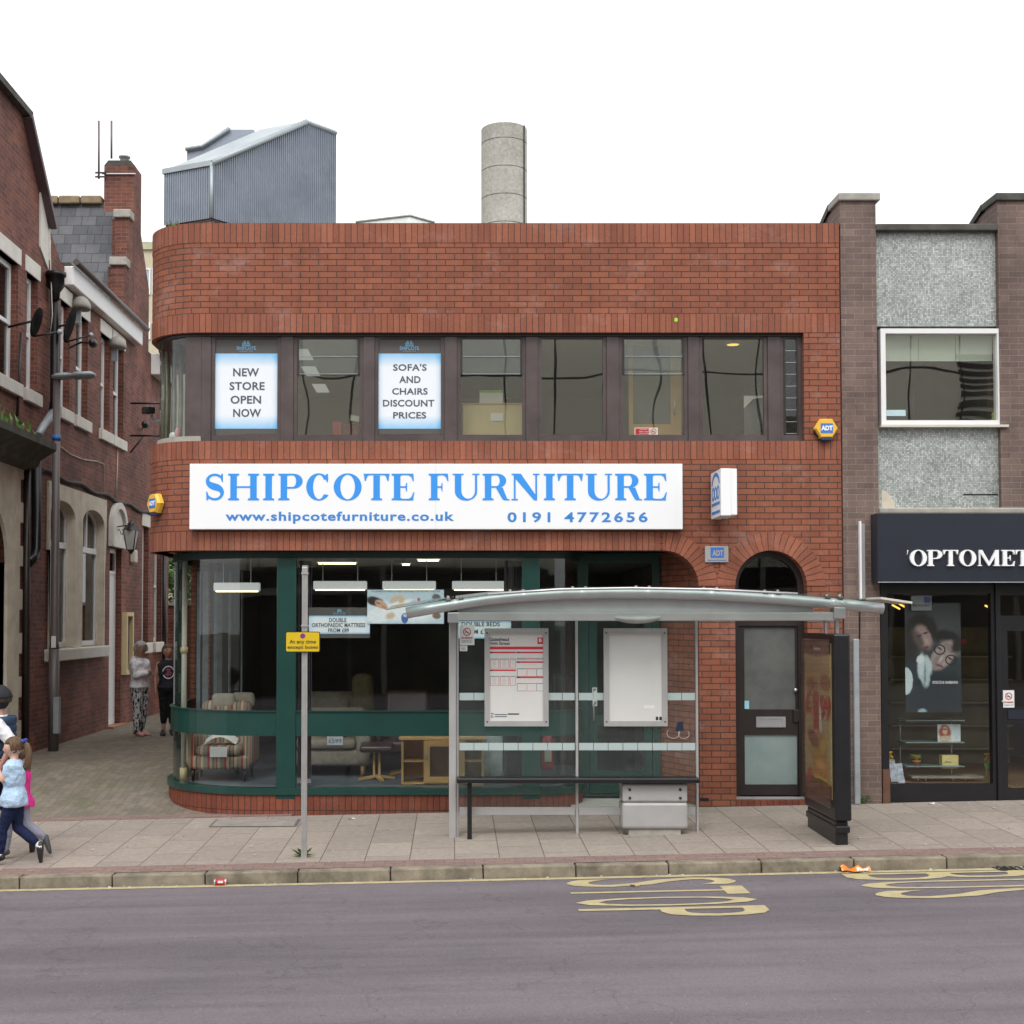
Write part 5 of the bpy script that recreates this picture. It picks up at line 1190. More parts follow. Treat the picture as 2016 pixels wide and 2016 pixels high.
for k, (ch, a_y, b_y, a_z, b_z) in enumerate((('\u00a3', .04, .30, .52, .68), ('1', .36, .56, .42, .68), ('99', .62, 1.0, .50, .66))):
    p0, p1 = fl(a_y, a_z), fl(b_y, b_z); t = B(); put_text(t, ch, -p0[0], -p1[0], p0[1], p1[1], xp-.0125, '-yz', bold=.05, th=.001); t.build('print_price', redq, PP)
p0, p1 = fl(.4, .950), fl(.62, .975); t = B(); put_text(t, 'km', -p0[0], -p1[0], p0[1], p1[1], xp-.0095, '-yz', th=.001); t.build('lettering', M['paper'], PP)
bx(xp-.034, xp-.030, Ya+.07, Yb-.05, zb3+.12, zt2-.06).build('cover_glass', M['clear'], AD)
for a, b, h in ((1619, 1623.5, 0), (1640, 1646.5, 0)):
    x0, x1 = P(a, 1230, -1.9).x, P(b, 1230, -1.9).x; bx(x0, x1, -2.0, -1.95, zt2-.05, P(1630, 1216, -1.97).z).build('support_post', M['silver'], AD)

# ------------------------------------------------------------------ restriction sign on its pole
Yq = -2.64; x0, x1, _, z1 = RC(593.5, 1117, 606, 1600, Yq); X = (x0+x1)/2
T = thing('sign_post', (X, Yq, gz(X, Yq)), 'ribbed grey aluminium post with small yellow parking restriction plate', 'sign post')
q = B(); q.obox((X, Yq, (gz(X, Yq)-.02+z1)/2), (x1-x0-.008, x1-x0-.012, z1-gz(X, Yq)+.02))
for k in (-1.5, -.5, .5, 1.5): q.obox((X+k*.0155, Yq-.028, (gz(X, Yq)-.02+z1)/2), (.008, .012, z1-gz(X, Yq)+.018))
q.build('post', plain('ribbed_aluminium', (.50, .49, .47), .38, metal=.5, var=.1, scale=8), T, bevel=.003)
bx(X-.028, X+.030, Yq-.02, Yq+.03, z1, z1+.02).build('post_cap', M['silver'], T)
for py in (1129, 1232): zq = P(600, py, Yq).z; bx(x0-.003, x1+.003, Yq-.041, Yq+.035, zq-.008, zq+.008).build('clamp', M['alu'], T)
x0, x1, z0, z1 = RC(562, 1243.5, 630, 1284, Yq-.06)
def rrect(x0, x1, z0, z1, r, n=5):
    o = []
    for cx_, cz_, a0 in ((x1-r, z1-r, 0), (x0+r, z1-r, 90), (x0+r, z0+r, 180), (x1-r, z0+r, 270)):
        o += [(cx_+r*cos(radians(a0+90*i/n)), cz_+r*sin(radians(a0+90*i/n))) for i in range(n+1)]
    return o
pl = B().shape([rrect(x0, x1, z0, z1, .018)], Yq-.06, Yq-.044).build('plate', M['blackink'], T)
B().shape([rrect(x0+.008, x1-.008, z0+.008, z1-.008, .014)], Yq-.0622, Yq-.0602).build('plate_face', plain('traffic_yellow', (.66, .45, .008), .4, var=.03), pl)
cx_, cz_ = (x0+x1)/2, P(596, 1252, Yq-.06).z; B().shape([ell(cx_, cz_, .026, .026)], Yq-.0640, Yq-.0625).build('violet_disc', plain('violet', (.22, .03, .22), .4), pl)
txt(pl, 'At any time', 570, 1259.5, 622, 1269, Yq-.0622, M['blackink'], .01, 1.05); txt(pl, 'except buses', 566, 1270.5, 626, 1279, Yq-.0622, M['blackink'], .01, 1.05)

# ------------------------------------------------------------------ litter, cover, weeds
c0, c1, c2, c3 = None, None, None, None
def onG(px, py, lift=0.0):
    d = ray(px, py); X, Y = 0, 0; t = 14.0
    for _ in range(40):
        p = CAM+d*t; s = gz(p.x, p.y) if p.y > KERB_Y else roadz(p.x, p.y); err = p.z-s; t += err/abs(d.z) if abs(d.z) > 1e-6 else 0
    p = CAM+d*t; return Vector((p.x, p.y, (gz(p.x, p.y) if p.y > KERB_Y else roadz(p.x, p.y))+lift))
pts = [onG(*q) for q in ((410, 1629), (583, 1628), (592, 1613), (425, 1614))]
T = thing('manhole_cover', (sum((p.x for p in pts))/4, sum((p.y for p in pts))/4, pts[0].z), 'grey rectangular access cover set in the paving near the curved shopfront', 'manhole cover')
q = B(); up = Vector((0, 0, .006)); mid = sum(pts, Vector())/4
q.face([p+up for p in pts]); 
for i in range(4): q.face([pts[i]-up, pts[(i+1) % 4]-up, pts[(i+1) % 4]+up, pts[i]+up])
q.build('frame', plain('cover_frame', (.13, .12, .11), .7), T)
q = B(); p2 = [mid+(p-mid)*.94+up*1.6 for p in pts]; q.face(p2); q.build('cover', plain('cover_infill', (.27, .24, .22), .8, var=.2, scale=5), T)
p = onG(434, 1741); p.y = KERB_Y-.05; p.x = P(434, 1741, p.y).x; p.z = roadz(p.x, p.y); can = B().lathe(p+Vector((0, 0, .034)), [(0, -.06), (.024, -.06), (.033, -.05), (.033, .05), (.026, .06), (0, .06)], 20, 'x')
o = can.build('drink_can', [M['red']], None, merge=True); tag(o, 'crushed red and silver drink can lying in the gutter', 'drink can')
for sx in (-1, 1): B().lathe((p.x, p.y, p.z+.034), [(.0333, sx*.047), (.0335, sx*.052), (.027, sx*.0605)], 20, 'x').build('rim', M['silver'], o)
bx(p.x-.02, p.x+.03, p.y-.0345, p.y-.030, p.z+.03, p.z+.05).build('white_flash', M['paper'], o)
p = onG(1684, 1712); p.y = KERB_Y-.09; p.x = P(1684, 1712, p.y).x; p.z = roadz(p.x, p.y)+.004; q = B(); nx = 10
def wr(i, j): return (p.x-.14+.28*i/nx, p.y+.02+.12*(j/4-.5)+.02*sin(i), p.z+.018+.05*sin(pi*j/4)*(.6+.4*sin(i*1.3))+rnd.uniform(-.006, .006))
grid = [[wr(i, j) for j in range(5)] for i in range(nx+1)]
for i in range(nx):
    for j in range(4): q.face([grid[i][j], grid[i+1][j], grid[i+1][j+1], grid[i][j+1]])
m, n, b = newmat('orange_packet'); L(n, ramp(n, noise(n, texco(n), 14, 3), [(.4, (.75, .16, .01)), (.55, (.8, .3, .05)), (.6, (.7, .65, .6))]), b.inputs['Base Color']); b.inputs['Roughness'].default_value = .25
tag(q.build('crisp_packet', m), 'crumpled orange snack packet lying on the yellow line at the kerb', 'litter')
M['leaf'] = plain('weed_leaf', (.10, .19, .045), .6, var=.4, scale=20)
def weed(px, py, r, n_, label, h=.1):
    p = onG(px, py); q = B()
    for i in range(n_):
        a = rnd.uniform(0, 2*pi); l = rnd.uniform(.3, 1)*r; hh = rnd.uniform(.2, 1)*h
        base = p+Vector((rnd.uniform(-.2, .2)*r, rnd.uniform(-.2, .2)*r, 0)); tip = base+Vector((cos(a)*l, sin(a)*l*.6, hh)); w_ = Vector((-sin(a), cos(a), 0))*r*.12
        mdp = (base+tip)/2+Vector((0, 0, hh*.25)); q.face([base, mdp+w_, tip, mdp-w_])
    return tag(q.build('weed', M['leaf']), label, 'plant')
weed(596, 1686, .13, 46, 'small green weed growing at the foot of the sign post'); weed(1700, 1582, .14, 50, 'small weed growing at the foot of the brown brick pier', .12)
tuft = weed(358, 431, .1, 3, 'x'); bpy.data.objects.remove(tuft)
for k, (px, py, lab) in enumerate(((1250, 1723, 'small fallen tan leaf on the yellow line'), (693, 1614, 'white scrap of paper at the foot of the plinth'), (1833, 1584, 'crumpled white tissue on the pavement before the optician window'))):
    p = onG(px, py, .004); q = B()
    for i in range(6):
        a = rnd.uniform(0, 6.28); q.face([p+Vector((0, 0, .01)), p+Vector((.05*cos(a), .03*sin(a), .004)), p+Vector((.05*cos(a+1), .03*sin(a+1), .02))])
    tag(q.build('litter_scrap', M['wood'] if k == 0 else M['paper']), lab, 'litter')
p = onG(2003, 1708); T = thing('drain_gully', p, 'dark iron gully grate at the kerb near the right edge', 'drain'); q = B()
for i in range(7): q.box(p.x-.2+.06*i, p.x-.17+.06*i, p.y-.16, p.y+.14, p.z+.004, p.z+.012)
q.build('grate', M['black'], T); bx(p.x-.24, p.x+.26, p.y-.19, p.y+.17, p.z-.02, p.z+.0035).build('frame', M['dstone2'], T)
lit = B()                                          # uncountable specks: gum, butts, grit
for i in range(240):
    X = rnd.uniform(-6.5, 7); Y = rnd.uniform(-3.0, -.1) if i % 3 else KERB_Y-rnd.uniform(.02, .12)
    s_ = rnd.uniform(.005, .016); z = (gz(X, Y) if Y > KERB_Y else roadz(X, Y))+.008; a = rnd.uniform(0, 3)
    lit.obox((X, Y, z), (s_*2.2, s_, .006), (0, 0, a))
tag(lit.build('grit', plain('grit', (.50, .48, .42), .8, var=.4, scale=3)), 'scattered pale grit and cigarette ends on the pavement and gutter', 'litter', kind='stuff')
# ------------------------------------------------------------------ old brick building along the alley (wall plane X = XL, faces +X)
def LY(px, py): p = PX_(px, py, XL); return p.y, p.z
def Yp_(px): return LY(px, 1000)[0]
LB = thing('corner_building', (XL, 6, .2), 'old dark red brick building along the alley with cream stone dressings, gable and slate roof', 'building')
M['slate'] = brick('slate', (.115, .115, .125), (.065, .068, .08), (.03, .03, .034), bw=.30, bh=.24, ms=.012, dirt=.35, rough=.6)
M['lintel'] = plain('painted_stone', (.62, .60, .54), .65, var=.05, scale=4, grime=.3, gc=(.28, .25, .2))
M['creamst'] = plain('cream_stone', (.60, .54, .43), .8, var=.12, scale=4, bmp=.2, grime=.35, gc=(.22, .2, .16))
zE = 8.35                                          # eaves
yA, yG, yW = 1.0, Yp_(115), Yp_(290)
g1, g2 = LY(54, 252), LY(93, 440)
slope = (g2[1]-g1[1])/(g2[0]-g1[0]); ztopG = LY(52, 236)[1]; yTop = g1[0]+(ztopG-g1[1])/slope
yEnd = Yp_(327); z4 = 8.15
outline = [(yA, -.4), (yEnd, -.4), (yEnd, z4), (yW, z4), (yW, 9.5), (Yp_(273), 10.5), (Yp_(259)-.02, 10.5), (Yp_(250), 10.5), (Yp_(250), 9.45), (Yp_(243), 9.45), (Yp_(243), zE), (yG, zE), (g2[0]+.05, g2[1]), (yTop, ztopG), (yA, ztopG)]
ups = [(-40, 31), (48, 70), (116, 134), (147, 170), (196, 214), (221, 241)]
holes = []
for a, b in ups: holes.append((Yp_(a), Yp_(b), 5.92, 7.73, 'r'))
lts = [(96, 145), (160, 203)]
for a, b in lts: holes.append((Yp_(a), Yp_(b), 1.9, 4.1, 'a'))
holes.append((Yp_(217), Yp_(240), .32, 3.76, 'r'))
for a, b in ((281, 293), (304, 319)): holes.append((Yp_(a), Yp_(b), 1.88, 4.36, 'r'))
holes.append((1.35, 3.1, -.2, 3.2, 'A'))
def hl(h, g=0):
    a, b, c, d, k = h; a -= g; b += g; c -= g
    if k == 'r': return [(a, c), (a, d+g), (b, d+g), (b, c)]
    r = (b-a)/2; rz = (.26 if k == 'a' else r*1.0)+g*.5
    return [(a, c), (a, d)]+[((a+b)/2-r*cos(pi*i/14), d+rz*sin(pi*i/14)) for i in range(1, 14)]+[(b, d), (b, c)]
B().shape([outline]+[hl(h) for h in holes], XL-.35, XL, 'yz').build('wall', M['oldbrick'], LB)
# darker base course and thick cable moulding
bx(XL-.3, XL+.03, Yp_(45), yEnd, -.3, .75).build('base_course', brick('sooty_brick', (.07, .04, .035), (.045, .03, .03), (.10, .08, .07), dirt=.5), LB) if False else None
# windows
M['dkglass'] = glassm('dark_glass', (.5, .52, .5), 1.6, 0, .1)
bx(XL-2.6, XL-2.5, yA, yEnd, 0, 9).build('inner_wall', M['wallg'], LB)
for k, h in enumerate(holes):
    a, b, c, d, kind = h
    if k == len(holes)-1: continue
    isdoor = abs(c-.32) < .01
    rz = .26 if kind == 'a' else 0
    fx = XL-.11; w_ = .085
    out = hl((a+.001, b-.001, c+.001, d-.001, kind)); inn = hl((a+w_, b-w_, c+w_, d-(w_ if kind == 'r' else 0), kind))
    if kind == 'a': inn = [(y, z-.0 if z <= d else z-w_*.5) for y, z in inn]
    W = B().shape([out, inn], fx-.06, fx, 'yz').build('window' if not isdoor else 'alley_door', M['white'], LB, bevel=.006)
    bx(fx-.04, fx-.03, a+w_-.01, b-w_+.01, c+w_-.01, d+rz-.02).build('pane', M['dkglass'], W)
    if kind == 'a':
        bx(fx-.05, fx+.02, a+w_, b-w_, 3.58, 3.68).build('transom', M['white'], W); bx(fx-.05, fx+.01, (a+b)/2-.03, (a+b)/2+.03, 3.69, d+rz-.05).build('glazing_bar', M['white'], W)
    elif not isdoor: bx(fx-.05, fx+.01, a+w_, b-w_, (c+d)/2-.03, (c+d)/2+.03).build('meeting_rail', M['white'], W)
    else: bx(fx-.05, fx-.01, a+w_+.001, b-w_-.001, c+.06, d-.5).build('door_leaf', M['white'], W); bx(fx-.05, fx+.01, a+w_+.001, b-w_-.001, d-.5, d-.44).build('transom', M['white'], W)
    if d > 7:
        bx(XL-.2, XL+.02, a-.09, b+.09, 7.73, 7.98).build('lintel', M['lintel'], LB, bevel=.008); bx(XL-.2, XL+.07, a-.10, b+.10, 5.72, 5.92).build('window_sill', M['lintel'], LB, bevel=.012)
    if kind == 'r' and abs(d-4.36) < .01:
        bx(XL-.2, XL+.02, a-.09, b+.09, 4.361, 4.63).build('lintel', M['lintel'], LB, bevel=.008); bx(XL-.2, XL+.09, a-.10, b+.10, 1.66, 1.88).build('window_sill', M['lintel'], LB, bevel=.015)
# stone surround of the pair of arched lights
s0, s1 = Yp_(92), Yp_(207)
hs_ = [h for h in holes if h[4] == 'a']
B().shape([[(s0, 3.5), (s0+.12, 3.5), (s0+.12, 1.88), (hs_[0][0]+.001, 1.88), (hs_[0][0]+.001, 1.89), (hs_[1][1]+.05, 1.89), (hs_[1][1]+.05, 3.3), (s1, 3.9), (s1, 4.62), (s0, 4.62)]]+[hl((h[0]+.004, h[1]-.004, 1.895, h[3], 'a')) for h in hs_], XL-.12, XL+.035, 'yz').build('stone_surround', M['creamst'], LB)
bx(XL-.1, XL+.13, s0-.05, s1-.06, 1.68, 1.885).build('window_sill', M['lintel'], LB, bevel=.02)
# arched stone hood over the alley door
ca, cb = Yp_(214), Yp_(243); cm = (ca+cb)/2; rr_ = (cb-ca)/2
hood = [(ca, 3.77), (ca, 4.15)]+[(cm-rr_*cos(pi*i/16), 4.15+.5*sin(pi*i/16)) for i in range(1, 16)]+[(cb, 4.15), (cb, 3.77)]
hin = [(ca+.12, 3.9), (ca+.12, 4.15)]+[(cm-(rr_-.12)*cos(pi*i/16), 4.15+.38*sin(pi*i/16)) for i in range(1, 16)]+[(cb-.12, 4.15), (cb-.12, 3.9)]
B().shape([hood, hin], XL-.05, XL+.10, 'yz').build('door_hood', M['lintel'], LB, bevel=.01); B().shape([hin], XL-.04, XL+.04, 'yz').build('hood_panel', M['lintel'], LB)
bx(XL-.3, XL+.12, Yp_(215), Yp_(243), .20, .33).build('doorstep', plain('terracotta', (.30, .15, .10), .8), LB)
# main door surround with quoins and canopy
q0, q1 = 1.0, Yp_(34)
ar = hl((1.35, 3.1, -.2, 3.2, 'A'))
B().shape([[(q0, -.2), (q1, -.2), (q1, 4.7), (q0, 4.7)], ar], XL-.3, XL+.05, 'yz').build('door_surround', M['creamst'], LB, bevel=.01)
q = B(); zq = .2; k = 0
while zq < 4.55:
    if k % 2: q.box(XL-.02, XL+.045, q1+.001, q1+.16, zq, zq+.31)
    zq += .33; k += 1
q.build('quoins', M['creamst'], LB, bevel=.006)
bx(XL-.9, XL-.8, 1.2, 3.3, -.1, 4.3).build('entrance_door', M['dbrown'], LB)
prof = [(XL+.001, 4.62), (XL+.22, 4.70), (XL+.26, 4.80), (XL+.42, 4.90), (XL+.5, 4.95), (XL+.5, 5.05), (XL+.001, 5.16)]
B().shape([prof], .4, Yp_(46), 'xz').build('door_canopy', M['dstone'], LB)
q = B()
for i in range(34):
    y = rnd.uniform(1.5, 3.6); x = XL+rnd.uniform(.03, .35); z = 5.08; a = rnd.uniform(0, 6.28); h = rnd.uniform(.05, .3)
    t_ = Vector((x+.06*cos(a), y+.06*sin(a), z+h)); q.face([(x, y, z), (x+.015, y+.02, z+h*.6), t_, (x-.015, y-.02, z+h*.6)])
tag(q.build('weed', M['leaf']), 'green weeds growing on top of the dark stone canopy', 'plant', kind='stuff')
# barge board, kneeler
v0 = Vector((XL+.05, yTop-.12, ztopG+.0*abs(slope))); v1 = Vector((XL+.05, g2[0]+.06, g2[1]-.06)); dd = v1-v0
B().obox((v0+v1)/2, (.2, dd.length, .09), (math.atan2(dd.z, dd.y), 0, 0)).build('barge_board', plain('purple_brown_paint', (.09, .055, .06), .5), LB, bevel=.01)
bx(XL-.3, XL+.12, yA, yTop, ztopG, ztopG+.10).build('gable_coping', M['dstone'], LB)
B().shape([[(g2[0]-.42, g2[1]-.5), (g2[0]+.02, g2[1]-.75), (g2[0]+.02, 8.2), (g2[0]+.12, 8.2), (g2[0]+.12, g2[1]-.25), (g2[0]-.42, g2[1]+.42)]], XL-.05, XL+.025, 'yz').build('kneeler', M['lintel'], LB)
# eaves of the middle part
yM = Yp_(255)
bx(XL-.1, XL+.16, yG+.2, yM+.35, 8.02, zE).build('eaves_fascia', M['white'], LB, bevel=.02); bx(XL-.3, XL+.10, yG+.2, yM+.3, zE, zE+.05).build('eaves_lead', M['dstone'], LB)
B().tube([(XL+.23, yG+.1, zE+.04), (XL+.23, yM+.45, zE+.04)], .055, 10).build('gutter', plain('brown_gutter', (.10, .075, .065), .45, var=.2), LB)
bx(XL-4, XL-.2, yG, yM+.3, 8.3, 8.4).build('flat_roof', M['roofing'], LB)
# slate roof rising behind, ridge tiles
yr0, yr1 = 9.75, 10.75; zr0, zr1 = 8.3, 2.34+(1223-391)*27.0/2600
q = B(); x0_, x1_ = XL-9, XL-.27
q.face([(x0_, yr0, zr0), (x1_, yr0, zr0), (x1_, yr1, zr1), (x0_, yr1, zr1)], [(x0_, 0), (x1_, 0), (x1_, 3), (x0_, 3)]); q.face([(x1_, yr1+1.2, zr0), (x0_, yr1+1.2, zr0), (x0_, yr1, zr1), (x1_, yr1, zr1)]); q.face([(x1_, yr0, zr0), (x1_, yr1+1.2, zr0), (x1_, yr1, zr1)])
q.build('slate_roof', M['slate'], LB)
q = B(); xx = XL-.67
while xx > x0_: q.obox((xx-.21, yr1, zr1+.03), (.43, .26, .17)); xx -= .45
q.build('ridge_tiles', plain('ridge_tile', (.24, .18, .11), .85, var=.3), LB, bevel=.03)
# stepped parapet, chimney
for a, zt_, zb_ in ((243, 9.45, 8.3), (250, 10.5, 9.3)):
    y_ = Yp_(a); bx(XL-.27, XL-.001, y_-.06, y_+.5, zb_, zt_).build('parapet_step', M['oldbrick'], LB); bx(XL-.30, XL+.05, y_-.12, y_+.22, zt_+.001, zt_+.17).build('coping_stone', M['concrete'], LB, bevel=.02)
yc0, yc1 = Yp_(259), Yp_(273); zc = 2.34+(1223-318)*27.0/2600
CH = B().box(XL-.62, XL+.003, yc0, yc1, 8.3, zc).build('chimney_stack', M['oldbrick'], LB)
B().shape([[(XL-.62, zc+.001), (XL+.0, zc+.001), (XL-.08, zc+.10), (XL-.54, zc+.10)]], yc0+.01, yc1-.01).build('chimney_cap', M['dstone'], CH)
B().lathe((XL-.28, (yc0+yc1)/2, zc+.08), [(.09, 0), (.09, .16), (.12, .17), (.12, .20), (.08, .20), (.07, .1)], 16).build('chimney_pot', M['galv'], CH)
B().box(XL-.66, XL+.03, yc0-.03, yc0-.003, zc-.20, zc-.18).build('strap', M['silver'], CH)
# rear low part
bx(XL-.1, XL+.22, yW+.25, yEnd+.0, 7.7, z4+.02).build('eaves_fascia', M['white'], LB, bevel=.02); B().tube([(XL+.26, yW+.1, z4+.03), (XL+.26, yEnd, z4+.03)], .07, 8).build('gutter', M['black'], LB)
bx(XL-6, XL-.35, yA, yEnd, -.3, -.2).build('floor', M['wallg'], LB)
bx(XL-8, XL-.001, yA-.3, yA-.001, -.3, ztopG).build('wall', M['oldbrick'], LB); bx(XL-8, XL-.001, yEnd+.001, yEnd+.3, -.3, z4).build('wall', M['oldbrick'], LB)
bx(XL-8, XL-.4, yA, yEnd, 4.9, 5.0).build('floor', M['wallg'], LB)
# pipes
def pipe(pts, r, m, name='downpipe'): B().tube(pts, r, 12).build(name, m, LB)
def LP(px, py, off=.08): p = PX_(px, py, XL+off); return p
y1_ = LP(110, 545, .12)
pipe([LP(108, 570, .1), LP(108, 600, .1), LP(107, 790, .1), LP(104, 812, .1)], .07, M['black'])
q = LP(110, 550, .14); B().lathe((q.x, q.y, q.z-.22), [(.0, -.12), (.06, -.12), (.07, 0), (.14, .10), (.14, .26), (.17, .27), (.17, .33), (.13, .33), (.1, .3)], 8).build('rain_hopper', M['black'], LB)
pipe([LP(104, 812, .12), LP(84, 842, .12), LP(76, 858, .12)], .065, M['galv'])
pipe([LP(72, 895, .08), LP(72, 1080, .08), LP(66, 1098, .08), LP(56, 1108, .08)], .075, M['black'])
pipe([LP(53, 915, .07), LP(50, 1455, .07)], .055, M['dbrown']); pipe([LP(57, 1105, .06), LP(50, 1440, .06)], .03, M['black'])
pipe([LP(42, 655, .04), LP(34, 820, .04)], .02, M['dbrown'])
pipe([LP(324, 1060, .08), LP(323, 1400, .08)], .05, M['black'])
zc_ = LY(82, 926)[1]; pipe([(XL+.03, Yp_(78)+(yEnd-Yp_(78))*i/30, zc_-.004*i+.03*sin(i*1.1)) for i in range(31)], .035, M['dstone'], 'cable')
pipe([LP(114, 875, .02), LP(140, 895, .02), LP(165, 905, .02), LP(190, 908, .02), LP(205, 914, .02), LP(205, 975, .02)], .008, M['cream'], 'cable'); pipe([LP(232, 885, .02), LP(229, 985, .02)], .008, M['cream'], 'cable')
pipe([LP(98, 450, .05), LP(99, 500, .05), LP(103, 620, .16), LP(99, 660, .1)], .008, M['cream'], 'cable')
# ------------------------------------------------------------------ things fixed to or near the old building
for px, top, bot, off, lab in ((194.5, 238, 352, -.62, 'left aerial mast strapped beside the brick chimney'), (219.5, 238, 312, -.40, 'right aerial mast rising from the brick chimney top')):
    X_ = XL+off-(.08 if px < 200 else 0); Yq_ = yc0-.05 if px < 200 else yc0+.1; a, b = P(px, top, Yq_), P(px, bot, Yq_)
    T = thing('aerial_mast', b, lab, 'aerial', 'aerial masts at the chimney'); B().tube([b, a], .022, 8).build('mast', plain('mast_metal', (.14, .10, .12), .5), T)
    if px < 200:
        for pz in (340, 348): c = P(198, pz, Yq_); B().obox(c, (.22, .03, .03)).build('clamp', M['dbrown'], T)
M['matt'] = plain('matt_black', (.008, .008, .009), .9, spec=.1)
def dish(px, py, r, off, lab, tilt):
    c = LP(px, py, off); T = thing('satellite_dish', c, lab, 'satellite dish'); q = B(); q.lathe((0, 0, 0), [(0, .05), (r*.5, .035), (r, 0), (r, -.012), (r*.5, .02), (0, .035)], 20, 'y')
    Rm = Matrix.Rotation(tilt, 3, 'Z')@Matrix.Rotation(.3, 3, 'X'); q.v = [c+Rm@v for v in q.v]; q.build('reflector', M['matt'], T)
    B().tube([c+Rm@Vector((0, -.02, -r)), c+Rm@Vector((0, -.35, -.2*r))], .014, 6).build('feed_arm', M['black'], T); B().ball(c+Rm@Vector((0, -.37, -.15*r)), .04, 10, 6).build('receiver', M['galv'], T)
    B().tube([c+Rm@Vector((0, .05, 0)), Vector((XL+.01, c.y+.1, c.z-.05))], .02, 6).build('bracket', M['black'], T)
dish(71, 634, .22, .45, 'small black satellite dish on the old brick wall, left of the rain pipe', radians(93)); dish(137, 640, .29, .35, 'larger black satellite dish on the old brick wall, right of the rain pipe', radians(97))
for px, py, lab in ((182, 675, 'black spotlight on a long arm near the second satellite dish'), (285, 835, 'black spotlight on a curved arm at the far end of the old wall')):
    w0 = LP(px-46 if px < 200 else px-5, py+10, .02); tip = LP(px, py, .5 if px < 200 else .4); T = thing('spotlight', tip, lab, 'spotlight')
    B().tube([w0, w0.lerp(tip, .5)+Vector((0, 0, .05)), tip], .018, 8).build('arm', M['black'], T); B().lathe(tip, [(0, -.08), (.05, -.07), (.08, .04), (.075, .04), (0, 0)], 12, 'y').build('lamp_head', M['black'], T)
for px, py, lab in ((160, 603, 'pale stone cowl high on the old brick wall under the left eaves'), (232, 680, 'pale stone cowl under the right end of the white eaves')):
    c = LP(px, py, .12); T = thing('wall_cowl', c, lab, 'lamp'); B().ball(c, (.16, .24, .17), 14, 8, lambda p, q: Vector((p.x, p.y, max(p.z, -.05)))).build('cowl', M['concrete'], T); bx(XL+.001, c.x, c.y-.02, c.y+.02, c.z-.3, c.z+.02).build('bracket', M['galv'], T)
# wall lantern
c = LP(258, 1056, .42); w0 = LP(229, 1042, .01); T = thing('wall_lantern', c, 'black wall lantern with tapering frosted panes on a scrolled bracket', 'lantern')
B().obox(w0+Vector((.015, 0, 0)), (.02, .06, .34)).build('back_plate', M['black'], T); B().tube([w0+Vector((.02, 0, .05)), Vector((c.x, c.y, w0.z+.05))], .014, 6).build('bracket', M['black'], T)
B().tube([w0+Vector((.02+.05*i/8+.1*i/8, 0, -.05+.06*sin(i))) for i in range(9)], .008, 6).build('scroll', M['black'], T)
q = B(); top, bot = .12, .065; zt_, zb_ = w0.z-.06, w0.z-.42
cr = [(c.x+sx*r_, c.y+sy*r_, z_) for z_, r_ in ((zb_, bot), (zt_, top)) for sx, sy in ((-1, -1), (1, -1), (1, 1), (-1, 1))]
for i in range(4): q.face([cr[i], cr[(i+1) % 4], cr[4+(i+1) % 4], cr[4+i]])
q.build('panes', plain('frosted_pane', (.50, .50, .47), .5), T)
for i in range(4): B().tube([cr[i], cr[4+i]], .012, 6).build('frame_bar', M['black'], T)
B().lathe((c.x, c.y, zt_), [(.18, 0), (.09, .10), (.07, .11), (.07, .14), (.02, .17), (0, .24)], 4).build('lantern_top', M['black'], T); B().lathe((c.x, c.y, zb_-.1), [(0, 0), (.03, .03), (.08, .10)], 4).build('lantern_base', M['black'], T)
c = LP(264, 1094, .06); T = thing('sounder_box', c, 'small cream louvred sounder box below the wall lantern', 'sounder'); q = bx(XL+.001, XL+.11, c.y-.12, c.y+.12, c.z-.15, c.z+.12).build('housing', M['cream'], T, bevel=.03)
for i in range(5): bx(XL+.108, XL+.116, c.y-.09, c.y+.09, c.z-.1+.04*i, c.z-.085+.04*i).build('louvre', M['lintel'], T)
ya_, yb_ = Yp_(241), Yp_(255); T = thing('notice_case', (XL, (ya_+yb_)/2, 1.3), 'tall narrow cream framed notice case on the alley wall', 'notice case')
B().shape([[(ya_, 1.28), (yb_, 1.28), (yb_, 2.52), (ya_, 2.52)], [(ya_+.08, 1.36), (ya_+.08, 2.44), (yb_-.08, 2.44), (yb_-.08, 1.36)]], XL+.001, XL+.11, 'yz').build('frame', M['wood2'], T); bx(XL+.002, XL+.03, ya_+.07, yb_-.07, 1.35, 2.45).build('board', plain('faded_notice', (.22, .20, .18), .6, var=.5, scale=3), T)
# street lamp
d_ = 2.14; Yl = CAM.y+2600*(2.34-.27)/257; Xl = P(107.5, 1200, Yl).x; zt_ = P(107, 741, Yl).z
T = thing('street_lamp', (Xl, Yl, gz(Xl, Yl)), 'tall brown grey street lamp post with flat grey lantern arm and blue band', 'street lamp')
M['lamppost'] = plain('lamp_post_paint', (.115, .095, .09), .45, var=.15, scale=2)
B().tube([(Xl, Yl, gz(Xl, Yl)-.02), (Xl, Yl, 1.9)], .082, 16).build('post_base', M['lamppost'], T); B().tube([(Xl, Yl, 1.9), (Xl, Yl, 2.0), (Xl, Yl, zt_)], [.082, .066, .058], 16).build('post', M['lamppost'], T)
zq = P(107, 862, Yl).z; B().tube([(Xl, Yl, zq-.04), (Xl, Yl, zq+.04)], .069, 16).build('band', plain('blue_band', (.03, .16, .5), .5), T)
bx(Xl+.03, Xl+.115, Yl-.12, Yl+.0, P(107, 1443, Yl).z, P(107, 1372, Yl).z).build('cable_box', M['galv'], T)
bx(Xl-.02, Xl+.05, Yl-.095, Yl-.08, P(107, 1275, Yl).z, P(107, 1252, Yl).z).build('sticker', M['paper'], T)
q = B(); a, b = P(103, 742, Yl), P(188, 738, Yl)
